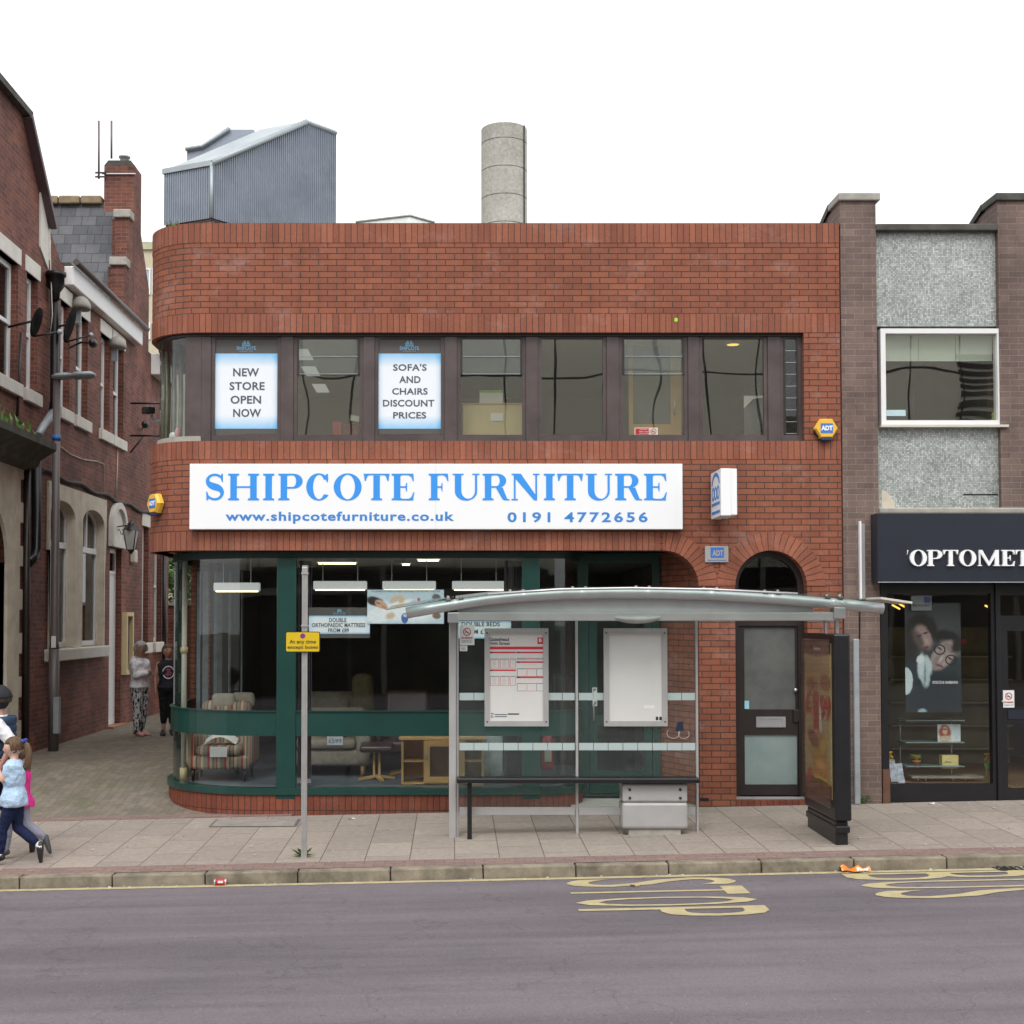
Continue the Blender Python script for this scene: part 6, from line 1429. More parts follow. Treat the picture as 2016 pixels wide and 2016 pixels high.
q.loft([(a+(b-a)*t, Vector((0, .14*w_, 0)), Vector((0, 0, .05*w_))) for t, w_ in ((0, .5), (.12, 1), (.35, 1.1), (.5, .7), (.55, 1.2), (.9, 1.15), (1, .4))], 12).build('lantern_head', M['galv'], T)
# bracket frame and cctv camera on the shop corner
c = LP(284, 800, .35); T = thing('hanging_bracket', c, 'empty black wrought sign bracket hanging on the far alley wall', 'bracket')
w0 = LP(257, 794, .02); w1 = LP(257, 858, .02); e0 = Vector((XL+.75, w0.y, w0.z)); e1 = Vector((XL+.75, w0.y, w1.z))
B().tube([w0, e0], .02, 6).build('bar', M['black'], T); B().tube([Vector((w0.x, w0.y, w1.z)), e1], .02, 6).build('bar', M['black'], T); B().tube([e0, e1], .02, 6).build('bar', M['black'], T)
B().tube([Vector((w0.x, w0.y, w1.z-.35)), Vector((XL+.3, w0.y, w1.z))], .016, 6).build('brace', M['black'], T)
c = P(292, 808, 1.6); T = thing('security_camera', c, 'small black security camera on a grey arm at the rounded corner of the shop', 'camera')
B().obox(c, (.12, .28, .1), (.1, 0, .5)).build('camera_body', M['black'], T, bevel=.02); B().tube([c+Vector((.02, .1, -.05)), c+Vector((.05, .1, -.14)), Vector((-3.9, 1.7, c.z-.12))], .02, 8).build('arm', M['galv'], T)

# ------------------------------------------------------------------ behind: wall, tree, cream block, metal tower, concrete chimney
T = tag(bx(-9, -3.9, 15.6, 15.9, -.2, 2.72).build('brick_wall', M['oldbrick']), 'low old brick wall closing the far end of the alley', 'wall'); bx(-9, -3.9, 15.55, 15.95, 2.721, 2.8).build('coping', M['concrete'], T)
T = thing('tree', (-7.3, 19, .3), 'bright green leafy tree behind the wall at the alley end', 'tree')
B().tube([(-7.3, 19, .2), (-7.2, 19, 2), (-7.3, 19.1, 4)], [.16, .12, .07], 10).build('trunk', plain('bark', (.08, .06, .04), .9), T)
M['foliage'] = plain('foliage', (.075, .15, .028), .6, var=.5, scale=2.5)
q = B()
for i in range(5200):
    cl = rnd.random(); c = Vector((-7.3, 19, 4.0)); 
    d = Vector((rnd.gauss(0, 1), rnd.gauss(0, 1), rnd.gauss(0, 1))).normalized()*(rnd.random()**.4)
    bump_ = 1+.25*sin(d.x*7)+.2*sin(d.z*9+d.y*5)
    p = c+Vector((d.x*1.6, d.y*1.5, d.z*1.9))*bump_; a = rnd.uniform(0, 6.28); s_ = rnd.uniform(.05, .11); u = Vector((cos(a), sin(a), rnd.uniform(-.5, .5))); v_ = Vector((-sin(a)*.4, cos(a)*.4, rnd.uniform(.2, .8)))
    q.face([p-u*s_, p+v_*s_*.6, p+u*s_, p-v_*s_*.6])
q.build('crown', M['foliage'], T)
Yc = 44; x0_, x1_ = P(262, 560, Yc).x, P(330, 560, Yc).x; zt_ = P(290, 492, Yc).z
T = thing('cream_building', (x0_, Yc, 0), 'distant cream panelled building with white windows seen past the gable', 'building')
bx(x0_, x1_, Yc, Yc+8, 0, zt_).build('wall', plain('cream_panels', (.50, .46, .34), .7, var=.08), T); bx(x0_-.1, x1_+.1, Yc-.12, Yc+8, zt_+.001, zt_+.35).build('roof_edge', plain('sage_trim', (.42, .42, .28), .7), T)
for ya_, yb_ in ((528, 580), (635, 668)):
    for xa_, xb_ in ((281, 296), (299, 312)):
        a, b, c, d = RC(xa_, ya_, xb_, yb_, Yc-.05); Wn = B().shape([[(a, c), (b, c), (b, d), (a, d)], [(a+.07, c+.07), (a+.07, d-.07), (b-.07, d-.07), (b-.07, c+.07)]], Yc-.06, Yc-.001).build('window', M['white'], T); bx(a+.06, b-.06, Yc-.03, Yc-.02, c+.06, d-.06).build('pane', plain('pale_pane', (.35, .40, .45), .2), Wn)
for k in range(6): X_ = x0_+.35*(k+1); bx(X_-.015, X_+.015, Yc-.02, Yc-.001, 2, zt_-.01).build('panel_joint', M['wood2'], T)
# ribbed metal tower
M['clad'] = plain('blue_grey_cladding', (.235, .265, .315), .38, metal=.25, var=.14, scale=.7, grime=.45, gc=(.36, .37, .40))
C2 = Vector((-7.48, 24.0)); dl = Vector((-1.62, .77)); dr = Vector((.63, .72)); Lp = C2+dl; tR = 5.48; Rp_ = C2+dr*tR
zc0, zc1 = 14.74, 16.44
T = thing('metal_tower', (C2.x, C2.y, 0), 'blue grey ribbed metal clad tower with sloping roof behind the shop parapet', 'tower')
def ribbed(a, b, zb_fn, zt_fn, pitch=.085, depth=.03):
    q = B(); d = b-a; n = int(d.length/pitch); nn = Vector((d.y, -d.x)).normalized()
    pts = []
    for i in range(n+1):
        for t, o in ((i-.25, 0), (i-.15, depth), (i+.15, depth), (i+.25, 0)):
            s_ = max(0, min(1, t/n)); p = a+d*s_+nn*o; pts.append((p, s_))
    for i in range(len(pts)-1):
        (p, s), (r, s2) = pts[i], pts[i+1]
        if (p-r).length < 1e-6: continue
        q.face([(p.x, p.y, zb_fn(s)), (r.x, r.y, zb_fn(s2)), (r.x, r.y, zt_fn(s2)), (p.x, p.y, zt_fn(s))])
    return q
ribbed(Lp, C2, lambda s: zc0, lambda s: zc1).build('left_cladding', M['clad'], T)
zr = lambda s: min(zc1+.59*s*tR, 18.85)
ribbed(C2, Rp_, lambda s: zc0, zr).build('right_cladding', M['clad'], T)
M['cladtrim'] = plain('pale_metal_trim', (.36, .40, .42), .45, metal=.2, var=.12, scale=1)
q = B(); t1 = (18.85-zc1)/.59; e = C2+dr*t1; el_ = Lp+dr*t1
q.face([(C2.x, C2.y, zc1+.05), (e.x, e.y, 18.9), (el_.x, el_.y, 18.9), (Lp.x, Lp.y, zc1+.05)]); f2, f3 = Rp_, Lp+dr*tR; q.face([(e.x, e.y, 18.9), (f2.x, f2.y, 18.9), (f3.x, f3.y, 18.9), (el_.x, el_.y, 18.9)])
q.build('roof', M['cladtrim'], T)
def bar(a, b, r, nm): B().tube([a, b], r, 6).build(nm, M['cladtrim'], T)
V3 = lambda p, z: Vector((p.x, p.y, z))
B().obox(((C2.x+Lp.x)/2, (C2.y+Lp.y)/2-.03, zc1+.0), (dl.length+.12, .1, .16), (0, 0, math.atan2(-dl.y, -dl.x))).build('eaves_trim', M['cladtrim'], T)
dv = V3(e, 18.85)-V3(C2, zc1); B().tube([V3(C2, zc1-.02)+Vector((0, -.04, 0)), V3(e, 18.83)+Vector((0, -.04, 0))], .11, 4).build('verge_trim', M['cladtrim'], T); B().tube([V3(e, 18.85), V3(Rp_, 18.85)], .1, 4).build('top_trim', M['cladtrim'], T)
B().tube([V3(C2, zc0)+Vector((0, -.03, 0)), V3(C2, zc1)+Vector((0, -.03, 0))], .06, 6).build('corner_trim', M['cladtrim'], T)
B().shape([[(v.x, v.z) for v in [P(a_, b_, 27.5) for a_, b_ in ((368, 330), (368, 296), (396, 290), (450, 255), (500, 255), (500, 330))]]], 27.5, 28.5).build('rear_bay', M['clad'], T); B().tube([P(365, 294, 27.4), P(398, 288, 27.4), P(452, 252, 27.4)], .07, 4).build('rear_trim', M['cladtrim'], T)
q = B(); ins = .06; 
for a, b in ((Lp, C2), (C2, Rp_)):
    d = (b-a).normalized(); nn = Vector((-d.y, d.x))*ins; q.face([V3(a+nn, 10), V3(b+nn, 10), V3(b+nn, zc0+.25), V3(a+nn, zc0+.25)], [(0, 10), ((b-a).length, 10), ((b-a).length, zc0), (0, zc0)])
q.build('brick_base', brick('tower_brick', (.22, .10, .08), (.16, .075, .06), (.42, .38, .33), ms=.014, dirt=.2), T)
bx(C2.x-.8, C2.x+2, 25.6, 29, 0, 14.7).build('core', M['wallg'], T)
# concrete chimney
Yc = 30; D_ = Yc+16.25; Xc = (993.5-PXC)*D_/2600*1.0; r_ = 45.5*D_/2600; 
m, n, b = newmat('pebbled_concrete'); o_ = texco(n); c_ = ramp(n, noise(n, o_, 9, 9, .8), [(.35, (.33, .31, .27)), (.5, (.45, .43, .385)), (.68, (.55, .53, .49))]); g_ = ramp(n, noise(n, o_, .8, 5, .7), [(.4, 1.0), (.65, .75)]); L(n, mixc(n, 1.0, c_, g_, 'MULTIPLY'), b.inputs['Base Color']); b.inputs['Roughness'].default_value = .9; bump(n, b, noise(n, o_, 30, 3), .6, .02)
T = thing('concrete_chimney', (Xc, Yc, 0), 'tall round concrete chimney built of stacked rings behind the shop', 'chimney')
zt_ = P(993, 240, Yc-r_).z; rings_ = []; zr_ = P(993, 380, Yc-r_).z-20*.98; hR = (P(993, 325, Yc-r_).z-P(993, 380, Yc-r_).z)
z_ = P(993, 380, Yc-r_).z
while z_ > 1: z_ -= hR
cl = B(); pr = [(r_, 0)]
while z_ < zt_:
    if z_ > .2: cl.lathe((Xc, Yc, 0), [pr[-1], (r_, z_-.015)], 64); cl.lathe((Xc, Yc, 0), [(r_-.02, z_-.015), (r_-.02, z_+.015)], 64); pr = [(r_, z_+.015)]
    z_ += hR
cl.lathe((Xc, Yc, 0), [pr[-1], (r_, zt_)], 64); cl.lathe((Xc, Yc, 0), [(r_, zt_), (r_-.12, zt_)], 64); cl.lathe((Xc, Yc, 0), [(r_-.12, zt_-.5), (0, zt_-.5)], 64); cl.lathe((Xc, Yc, 0), [(r_-.12, zt_-.5), (r_-.12, zt_)], 64)
o = cl.build('shaft', m, T)
X_ = P(1031, 350, Yc).x; bx(X_-.02, X_+.02, Yc-r_*.62, Yc-r_*.5, 5, zt_).build('conductor', M['dbrown'], T)
# small pale gable of a rear rooflight
a, b_, c = P(700, 437, 18), P(807, 424, 18), P(856, 438, 18); T = thing('rooflight', a, 'pale glazed rooflight gable just visible over the parapet', 'rooflight')
B().tube([a, b_, c], .03, 6).build('ridge_frame', plain('rooflight_frame', (.33, .34, .30), .6), T); B().shape([[(a.x, a.z-1.5), (c.x, c.z-1.5), (c.x, c.z), (b_.x, b_.z), (a.x, a.z)]], 18.01, 18.08).build('glazing', plain('pale_glazing', (.74, .78, .75), .4), T)
q = B(); c = P(355, 432, .5)
for i in range(60):
    a = rnd.uniform(0, 6.28); l = rnd.uniform(.02, .11); p = Vector((c.x+rnd.uniform(-.06, .06), .3+rnd.uniform(-.05, .05), Z['top'])); t_ = p+Vector((cos(a)*l, sin(a)*l, rnd.uniform(.02, .12))); q.face([p, p.lerp(t_, .5)+Vector((.008, 0, .01)), t_, p.lerp(t_, .5)-Vector((.008, 0, 0))])
tag(q.build('weed', M['leaf']), 'tiny weed sprouting from the top of the shop parapet', 'plant')
# building across the street: panelled front mirrored in the windows
T = thing('opposite_building', (0, -40, 0), 'grey panelled building across the street, seen only as reflection in the windows', 'building')
m, n, b = newmat('facade_panels'); uv = texco(n, True); t = n.nodes.new('ShaderNodeTexBrick'); L(n, uv, t.inputs['Vector']); t.offset = 0; t.inputs['Scale'].default_value = 1; t.inputs['Brick Width'].default_value = 2.1; t.inputs['Row Height'].default_value = 4.2; t.inputs['Mortar Size'].default_value = .05
t.inputs['Color1'].default_value = (.72, .69, .58, 1); t.inputs['Color2'].default_value = (.63, .60, .50, 1); t.inputs['Mortar'].default_value = (.03, .03, .03, 1); L(n, t.outputs[0], b.inputs['Base Color'])
bx(-30, 34, -46, -38, 4.6, 15).build('wall', m, T); bx(-30, 34, -46, -37.9, -1.5, 4.59).build('reflection_dark_base', M['dbrown'], T)  # unseen dark lower storey added so the ground-floor glass reflects less light
for k in range(12): bx(-29+5.2*k, -28.8+5.2*k, -37.95, -37.7, -1.5, 4.6).build('pier', M['concrete'], T)
bx(-30, 34, -37.95, -37.6, 3.4, 3.7).build('shop_ledge', M['concrete'], T)
q = B()
for k in range(16): q.box(20.8, 25, -37.98, -37.9, 8+k*.35, 8.2+k*.35)
q.build('vent_louvres', M['dbrown'], T)
# ------------------------------------------------------------------ optician's building on the right
OP = thing('optician_building', (6.5, 0, 0), 'brown brick and mosaic fronted two storey building with black shopfront at the right', 'building')
PR = lambda px, py=900, Y=0: P(px, py, Y)
XO = XR+.012
m, n, b = newmat('mosaic'); uv = texco(n, True); sc = n.nodes.new('ShaderNodeVectorMath'); sc.operation = 'SCALE'; sc.inputs['Scale'].default_value = 46; L(n, uv, sc.inputs[0])
fl_ = n.nodes.new('ShaderNodeVectorMath'); fl_.operation = 'FLOOR'; L(n, sc.outputs[0], fl_.inputs[0]); wn = n.nodes.new('ShaderNodeTexWhiteNoise'); wn.noise_dimensions = '2D'; L(n, fl_.outputs[0], wn.inputs['Vector'])
cr_ = n.nodes.new('ShaderNodeValToRGB'); cr_.color_ramp.interpolation = 'CONSTANT'; L(n, wn.outputs['Value'], cr_.inputs[0]); e_ = cr_.color_ramp.elements
for k, (p, c) in enumerate(((0, (.27, .30, .29)), (.14, (.35, .385, .37)), (.42, (.42, .455, .435)), (.66, (.47, .50, .475)), (.88, (.60, .62, .60)))):
    if k > 1: e_.new(p)
    e_[k].position = p; e_[k].color = (*c, 1)
t = n.nodes.new('ShaderNodeTexBrick'); t.offset = 0; L(n, uv, t.inputs['Vector']); t.inputs['Scale'].default_value = 1; t.inputs['Brick Width'].default_value = 1/46; t.inputs['Row Height'].default_value = 1/46; t.inputs['Mortar Size'].default_value = .0014
g = ramp(n, noise(n, texco(n), 1.6, 8, .7), [(.35, .72), (.6, 1.0)])
c_ = mixc(n, t.outputs['Fac'], cr_.outputs[0], (.20, .20, .17)); L(n, mixc(n, 1.0, c_, g, 'MULTIPLY'), b.inputs['Base Color']); b.inputs['Roughness'].default_value = .35; M['mosaic'] = m
ztop = zz(442); xp1 = PR(1728).x; xq0, xq1 = PR(1969).x, PR(2045).x; zcap = zz(397); Ztop2 = zz(382)
def tall(nm, x0, x1, zb, zt, y0=0.0, y1=.35): return bx(x0, x1, y0, y1, zb, zt)
for x0, x1, nm in ((XO, xp1, 0), (xq0, xq1, 1)):
    bx(x0, x1, -.02, .35, -.3 if not nm else zz(1012), zcap).build('pilaster', M['brownbrick'], OP)
    bx(x0+.0, x1, .351, 2.0, 6.8, zcap-.02).build('pilaster', M['brownbrick'], OP)
    bx(x0-.03, x1+.05, -.06, .42, zcap+.001, Ztop2).build('pilaster_cap', M['concrete'] if not nm else M['dstone'], OP, bevel=.012)
    q = B(); q.face([(x0-.03, .42, Ztop2), (x1+.05, .42, Ztop2), (x1+.05, 1.5, Ztop2-.35), (x0-.03, 1.5, Ztop2-.35)]); q.face([(x0-.03, .42, zcap), (x0-.03, .42, Ztop2), (x0-.03, 1.5, Ztop2-.35), (x0-.03, 1.5, zcap-.3)]); q.face([(x1+.05, .42, Ztop2), (x1+.05, .42, zcap), (x1+.05, 1.5, zcap-.3), (x1+.05, 1.5, Ztop2-.35)]); q.build('party_wall_coping', M['dstone'], OP)
a, b_ = xp1+.001, xq0-.001
um = (zz(640), zz(455)); lm = (zz(1003), zz(838))
bx(a, b_, .06, .3, um[0], um[1]).build('mosaic_panel', M['mosaic'], OP); bx(a, b_, .05, .3, lm[0]-.1, lm[1]).build('mosaic_panel', M['mosaic'], OP)
bx(a, b_, -.04, .35, um[1]+.001, ztop).build('parapet_coping', M['dstone'], OP, bevel=.01)
bx(a, b_+.3, -.06, .05, zz(1012), zz(1000)).build('cracked_ledge', M['concrete'], OP, bevel=.02)
q = B().shape([[(PR(1737).x, zz(1000)), (PR(1764).x, zz(1000)), (PR(1762).x, zz(988)), (PR(1754).x, zz(976)), (PR(1745).x, zz(966)), (PR(1737).x, zz(964))]], .043, .0495); q.build('broken_render', M['creamst'], OP)
bx(PR(1899).x, PR(1967).x, .045, .0495, zz(974), zz(971.5)).build('crack', M['black'], OP)
# white framed window
x0, x1, z0, z1 = RC(1734, 647, 1973, 837, .0)
fw = .06
Wn = B().shape([[(x0, z0), (x1, z0), (x1, z1), (x0, z1)], [(x0+fw, z0+fw), (x0+fw, z1-fw), (x1-fw, z1-fw), (x1-fw, z0+fw)]], -.01, .12).build('window', M['white'], OP, bevel=.008)
bx(x0-.02, x1+.05, -.06, .1, z0-.03, z0-.001).build('window_sill', M['cream'], Wn)
bx(x0+fw-.005, x1-fw+.005, .05, .058, z0+fw-.005, z1-fw+.005).build('pane', M['glassup'], Wn)
bd = zz(716, .3); 
for k in range(3):
    xa_ = x0+fw+(x1-x0-2*fw)*k/3; xb_ = xa_+(x1-x0-2*fw)/3; bx(xa_+.003, xb_-.003, .14, .146, bd, z1).build('roller_blind', plain('pale_green_blind', (.58, .64, .61), .7, var=.03), Wn)
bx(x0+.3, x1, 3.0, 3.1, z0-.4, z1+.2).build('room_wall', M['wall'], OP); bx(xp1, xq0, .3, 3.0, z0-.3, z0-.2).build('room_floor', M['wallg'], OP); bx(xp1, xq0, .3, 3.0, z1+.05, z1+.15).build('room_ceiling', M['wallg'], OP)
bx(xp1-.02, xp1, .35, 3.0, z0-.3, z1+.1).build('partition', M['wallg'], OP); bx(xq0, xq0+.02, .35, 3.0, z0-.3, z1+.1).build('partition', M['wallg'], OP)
x0_, x1_, z0_, z1_ = RC(1745, 807, 1783, 819, .04); T = thing('window_sticker', ((x0_+x1_)/2, .04, z0_), 'pale blue lettered sticker low in the white framed upper window', 'sticker'); bx(x0_, x1_, .040, .0445, z0_, z1_).build('film', plain('pale_sticker', (.45, .60, .62), .5), T)
c = P(1956, 815, .12); T = thing('figurine', (c.x, .12, z0+fw), 'tiny green figurine in the right corner of the white framed window', 'ornament'); B().lathe((c.x, .12, z0+fw), [(0, 0), (.03, 0), (.035, .03), (.02, .06), (.03, .08), (.02, .11), (0, .12)], 12).build('figure', plain('sage', (.35, .42, .2), .6), T)
# roof slab, side and back
bx(XO, xq1+3, .36, 9, ztop-.4, ztop-.3).build('roof', M['roofing'], OP); bx(XO, xq1+3, 8.8, 9, -.3, ztop-.3).build('wall', M['brownbrick'], OP); bx(xq1+3, xq1+3.2, 0, 9, -.3, ztop).build('wall', M['brownbrick'], OP); bx(xq1, xq1+3, 0, .3, zz(1010), ztop).build('wall', M['brownbrick'], OP)
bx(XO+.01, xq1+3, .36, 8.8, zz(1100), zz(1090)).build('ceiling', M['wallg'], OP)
# fascia sign box
FZ0, FZ1 = P(1900, 1145, -.28).z, P(1900, 1010, -.28).z; fx0 = P(1728, 1080, -.28).x; fx1 = xq1+3
T = thing('fascia_sign', (fx0+2, -.28, FZ0), 'dark navy fascia box with white serif lettering over the optician shopfront', 'sign')
M['dnavy'] = plain('dark_navy', (.014, .018, .030), .38, var=.12, scale=2)
bx(fx0, fx1, -.28, .0+.04, FZ0, FZ1).build('box', M['dnavy'], T, bevel=.006); bx(fx0+.0, fx1, -.285, -.26, FZ0-.012, FZ0-.001).build('lower_trim', M['galv'], T)
q = B(); q2 = B()
def pos(s): return P(s, 1098, -.28).x
for ch, a_, b2 in (('O', 1790, 1823), ('P', 1824, 1854), ('T', 1855, 1885), ('O', 1887, 1920), ('M', 1923, 1967), ('E', 1970, 1996), ('T', 1997, 2027), ('R', 2029, 2060), ('I', 2062, 2076), ('S', 2079, 2102), ('T', 2104, 2134), ('S', 2137, 2160)):
    put_serif(q, ch, pos(a_), pos(b2), P(1900, 1114.5, -.28).z, P(1900, 1083, -.28).z, -.315, -.282)
q.build('name_lettering', M['signwhite'], T)
B().shape([[(pos(1786), P(1786, 1083, -.28).z), (pos(1788), P(1786, 1083, -.28).z), (pos(1785.5), P(1786, 1093, -.28).z)]], -.29, -.281).build('apostrophe', M['signwhite'], T)
# shopfront frame
YO = .04; zsf = zz(1150)
gx0, gx1, gzb, gzt = RC(1745, 1168, 1953, 1543, YO); dx0, dx1 = PR(1970).x, PR(2044).x
zb0 = gz(6.5, 0)-.02
rail = [RC(1984, 1425, 2040, 1553, YO), RC(1984, 1242, 2040, 1392, YO), RC(1968, 1172, 2042, 1212, YO)]
FR = B().shape([[(PR(1732).x, zb0), (dx1+.3, zb0), (dx1+.3, FZ0+.1), (PR(1732).x, FZ0+.1)], [(gx0, gzb), (gx0, gzt), (gx1, gzt), (gx1, gzb)]]+[[(r[0], r[2]), (r[0], r[3]), (r[1], r[3]), (r[1], r[2])] for r in rail], YO, YO+.1).build('shopfront_frame', M['black'], OP, bevel=.006)
bx(gx0-.01, gx1+.01, YO+.05, YO+.058, gzb-.01, gzt+.01).build('display_pane', M['glass'], OP)
for r in rail: bx(r[0]-.01, r[1]+.01, YO+.05, YO+.058, r[2]-.01, r[3]+.01).build('door_pane', M['glass'], OP)
a_, b2, c, d = RC(1968, 1222, 1978, 1570, YO-.012); bx(PR(1957).x, PR(1966).x, YO-.03, YO-.001, zb0, FZ0).build('mullion', M['black'], OP, bevel=.005)
bx(PR(1730).x, PR(1744).x, -.03, YO-.001, gz(5.2, 0)-.02, zz(1514)).build('wooden_jamb', plain('brown_timber', (.12, .055, .035), .7, var=.2), OP)
bx(PR(1730).x, PR(1744).x, -.01, YO-.001, zz(1513), FZ0).build('jamb', M['black'], OP)
bx(PR(1980).x, PR(2041).x, YO-.01, YO-.001, zz(1416), zz(1398)).build('door_rail', M['dnavy'], OP)
B().lathe((PR(1967.5).x, YO-.05, zz(1381)), [(.0, 0), (.012, .0), (.012, .05)], 8, 'y').build('handle', M['silver'], OP)
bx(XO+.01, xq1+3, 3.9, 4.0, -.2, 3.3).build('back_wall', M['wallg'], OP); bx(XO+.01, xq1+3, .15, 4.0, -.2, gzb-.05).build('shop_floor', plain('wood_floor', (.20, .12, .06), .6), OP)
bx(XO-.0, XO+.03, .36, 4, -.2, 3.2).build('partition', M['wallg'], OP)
bx(gx0, gx1, .15, .75, gzb-.04, gzb-.005).build('window_bed', plain('window_bed', (.26, .14, .07), .6), OP)
# things in the optician window
def T_(nm, px, py, lab, cat, Y=.3, grp=None): c = P(px, py, Y); return thing(nm, c, lab, cat, grp), c
Yi = .14
x0_, x1_, z0_, z1_ = RC(1782, 1187, 1892, 1402, Yi); T = thing('fashion_poster', ((x0_+x1_)/2, Yi, z0_), 'large dark eyewear fashion poster with two faces hanging in the optician window', 'poster')
fash = [(1837, 1225, 60, 50, 0, (.065, .065, .07), .5), (1840, 1370, 66, 50, 0, (.018, .024, .030), .4), (1812, 1240, 31, 32, .2, (.022, .018, .018), .25), (1794, 1272, 13, 40, .1, (.03, .025, .025), .4), (1818, 1254, 15, 25, -.45, (.30, .21, .19), .25),
        (1808, 1260, 8, 20, -.45, (.10, .07, .065), .6), (1822, 1246, 6, 2, -.35, (.05, .035, .035), .6), (1810, 1252, 5, 2, -.35, (.05, .035, .035), .6), (1824, 1262, 4, 6, -.4, (.38, .28, .25), .7), (1824, 1275, 6, 2.6, -.35, (.15, .04, .045), .4), (1837, 1238, 7, 20, -.2, (.022, .018, .018), .4),
        (1790, 1335, 14, 32, 0, (.03, .04, .05), .4), (1866, 1258, 27, 17, .35, (.015, .013, .014), .25), (1857, 1290, 19, 33, .65, (.36, .28, .27), .18), (1871, 1276, 20, 8, .65, (.24, .18, .17), .6), (1846, 1300, 9, 18, .6, (.24, .18, .17), .7), (1884, 1272, 10, 14, .4, (.018, .016, .017), .4),
        (1853, 1297, 3, 8, .6, (.46, .37, .35), .6), (1850, 1311, 8, 2.8, .5, (.16, .08, .08), .4), (1850, 1277, 5, 2, .5, (.06, .04, .04), .5), (1870, 1296, 5, 2, .5, (.06, .04, .04), .5), (1820, 1322, 11, 30, -.1, (.40, .47, .50), .2), (1828, 1308, 6, 18, -.25, (.46, .53, .56), .35), (1813, 1310, 6, 22, .1, (.50, .57, .60), .4),
        (1821, 1330, 1.5, 22, .05, (.16, .19, .21), .6), (1812, 1298, 7, 9, .5, (.62, .66, .68), .25), (1783, 1341, 14, 27, 0, (.52, .60, .62), .08), (1816, 1400, 8, 5, 0, (.30, .40, .46), .4)]
bx(x0_, x1_, Yi, Yi+.004, z0_, z1_).build('print', art('fashion_print', (.035, .042, .048), fash, cvt_at(Yi), .4), T)
for cx, cy in ((1850, 1279), (1872, 1299)):
    cc = P(cx, cy, Yi); B().shape([ell(cc.x, cc.z, .072, .066, n=20), ell(cc.x, cc.z, .056, .05, n=20)[::-1]], Yi-.002, Yi-.0008).build('printed_spectacles', M['blackink'], T)
txt(T, 'DOLCE & GABBANA', 1836, 1340.5, 1886, 1346, Yi, M['paper'], .02)
x0_, x1_, z0_, z1_ = RC(1794, 1173, 1834, 1202, .10); T = thing('window_notice', ((x0_+x1_)/2, .1, z0_), 'faint white notice with blue mark at the top of the optician window', 'notice'); bx(x0_, x1_, .10, .103, z0_, z1_).build('sheet', plain('faint_sheet', (.25, .27, .27), .5), T)
a_, b2, c, d = RC(1819, 1175, 1832, 1187, .1); bx(a_, b2, .0985, .0995, c, d).build('blue_mark', plain('dull_blue', (.07, .08, .22), .5), T); txt(T, 'WE ACCEPT', 1796, 1190, 1830, 1194, .1, M['blackink'], .01)
for py, lab in ((1417, 'upper clear glass display shelf in the optician window'), (1460, 'middle clear glass display shelf in the optician window'), (1507, 'lower clear glass display shelf in the optician window')):
    x0_, x1_, z0_, z1_ = RC(1778, py, 1893, py+1.5, .35); T = thing('glass_shelf', ((x0_+x1_)/2, .4, z0_), lab, 'shelf', 'glass shelves'); bx(x0_, x1_, .25, .6, z0_, z1_+.004).build('shelf', plain('shelf_glass', (.20, .25, .23), .15) if 'shelf_glass' not in bpy.data.materials else bpy.data.materials['shelf_glass'], T)
    for xx in (x0_+.04, x1_-.04): B().tube([(xx, .58, z0_-.28), (xx, .58, z0_)], .008, 6).build('support', M['silver'], T)
x0_, x1_, z0_, z1_ = RC(1791, 1527, 1932, 1531, .3); T = thing('display_bench', ((x0_+x1_)/2, .3, z0_), 'long low wooden display bench on the optician window bed', 'bench'); bx(x0_, x1_, .22, .5, z0_, z1_).build('top', plain('grey_wood', (.24, .20, .16), .5), T)
for xx in (x0_+.1, x0_+.2, x1_-.35, x1_-.2): B().tube([(xx, .3, gzb), (xx, .3, z0_)], .012, 8).build('leg', M['silver'], T)
x0_, x1_, z0_, z1_ = RC(1846, 1426, 1891, 1461, .33); T = thing('picture_card', ((x0_+x1_)/2, .33, z0_), 'small show card with a red haired portrait on the middle glass shelf', 'show card'); bx(x0_, x1_, .33, .336, z0_, z1_).build('card', art('portrait_print', (.62, .64, .64), [(1883, 1440, 9, 14, 0, (.50, .58, .62), .3), (1860, 1442, 12, 15, 0, (.30, .08, .04), .25), (1861, 1438, 5, 7.5, 0, (.60, .38, .28), .25), (1861, 1455, 12, 7, 0, (.50, .40, .30), .3), (1861, 1436, 5, 1.2, 0, (.10, .06, .05), .4)], cvt_at(.33), .4), T)
x0_, x1_, z0_, z1_ = RC(1855, 1487, 1887, 1513, .33); T = thing('yellow_box', ((x0_+x1_)/2, .33, z0_), 'small yellow lettered carton on the lower glass shelf', 'box'); bx(x0_, x1_, .33, .45, z0_, z1_).build('carton', plain('pale_yellow', (.60, .50, .20), .5), T, bevel=.003); txt(T, 'OPTICAL', 1860, 1499, 1873, 1502, .33, M['ink'], 0)
c = P(1804, 1512, .35); T = thing('potted_plant', c, 'small terracotta pot with yellow green leaves on the lower glass shelf', 'plant'); B().lathe(c, [(0, 0), (.032, 0), (.046, .075), (.052, .076), (.052, .095), (.044, .095), (0, .09)], 18).build('pot', plain('terracotta_pot', (.42, .14, .05), .7), T)
q = B()
for i in range(40):
    a_ = rnd.uniform(0, 6.28); l = rnd.uniform(.03, .10); p = c+Vector((0, 0, .09)); tp_ = p+Vector((cos(a_)*l, sin(a_)*l, rnd.uniform(.02, .09))); w_ = Vector((-sin(a_), cos(a_), 0))*.014; md = p.lerp(tp_, .6)+Vector((0, 0, .02)); q.face([p, md+w_, tp_, md-w_])
q.build('leaves', plain('lime_leaf', (.40, .42, .06), .6), T)
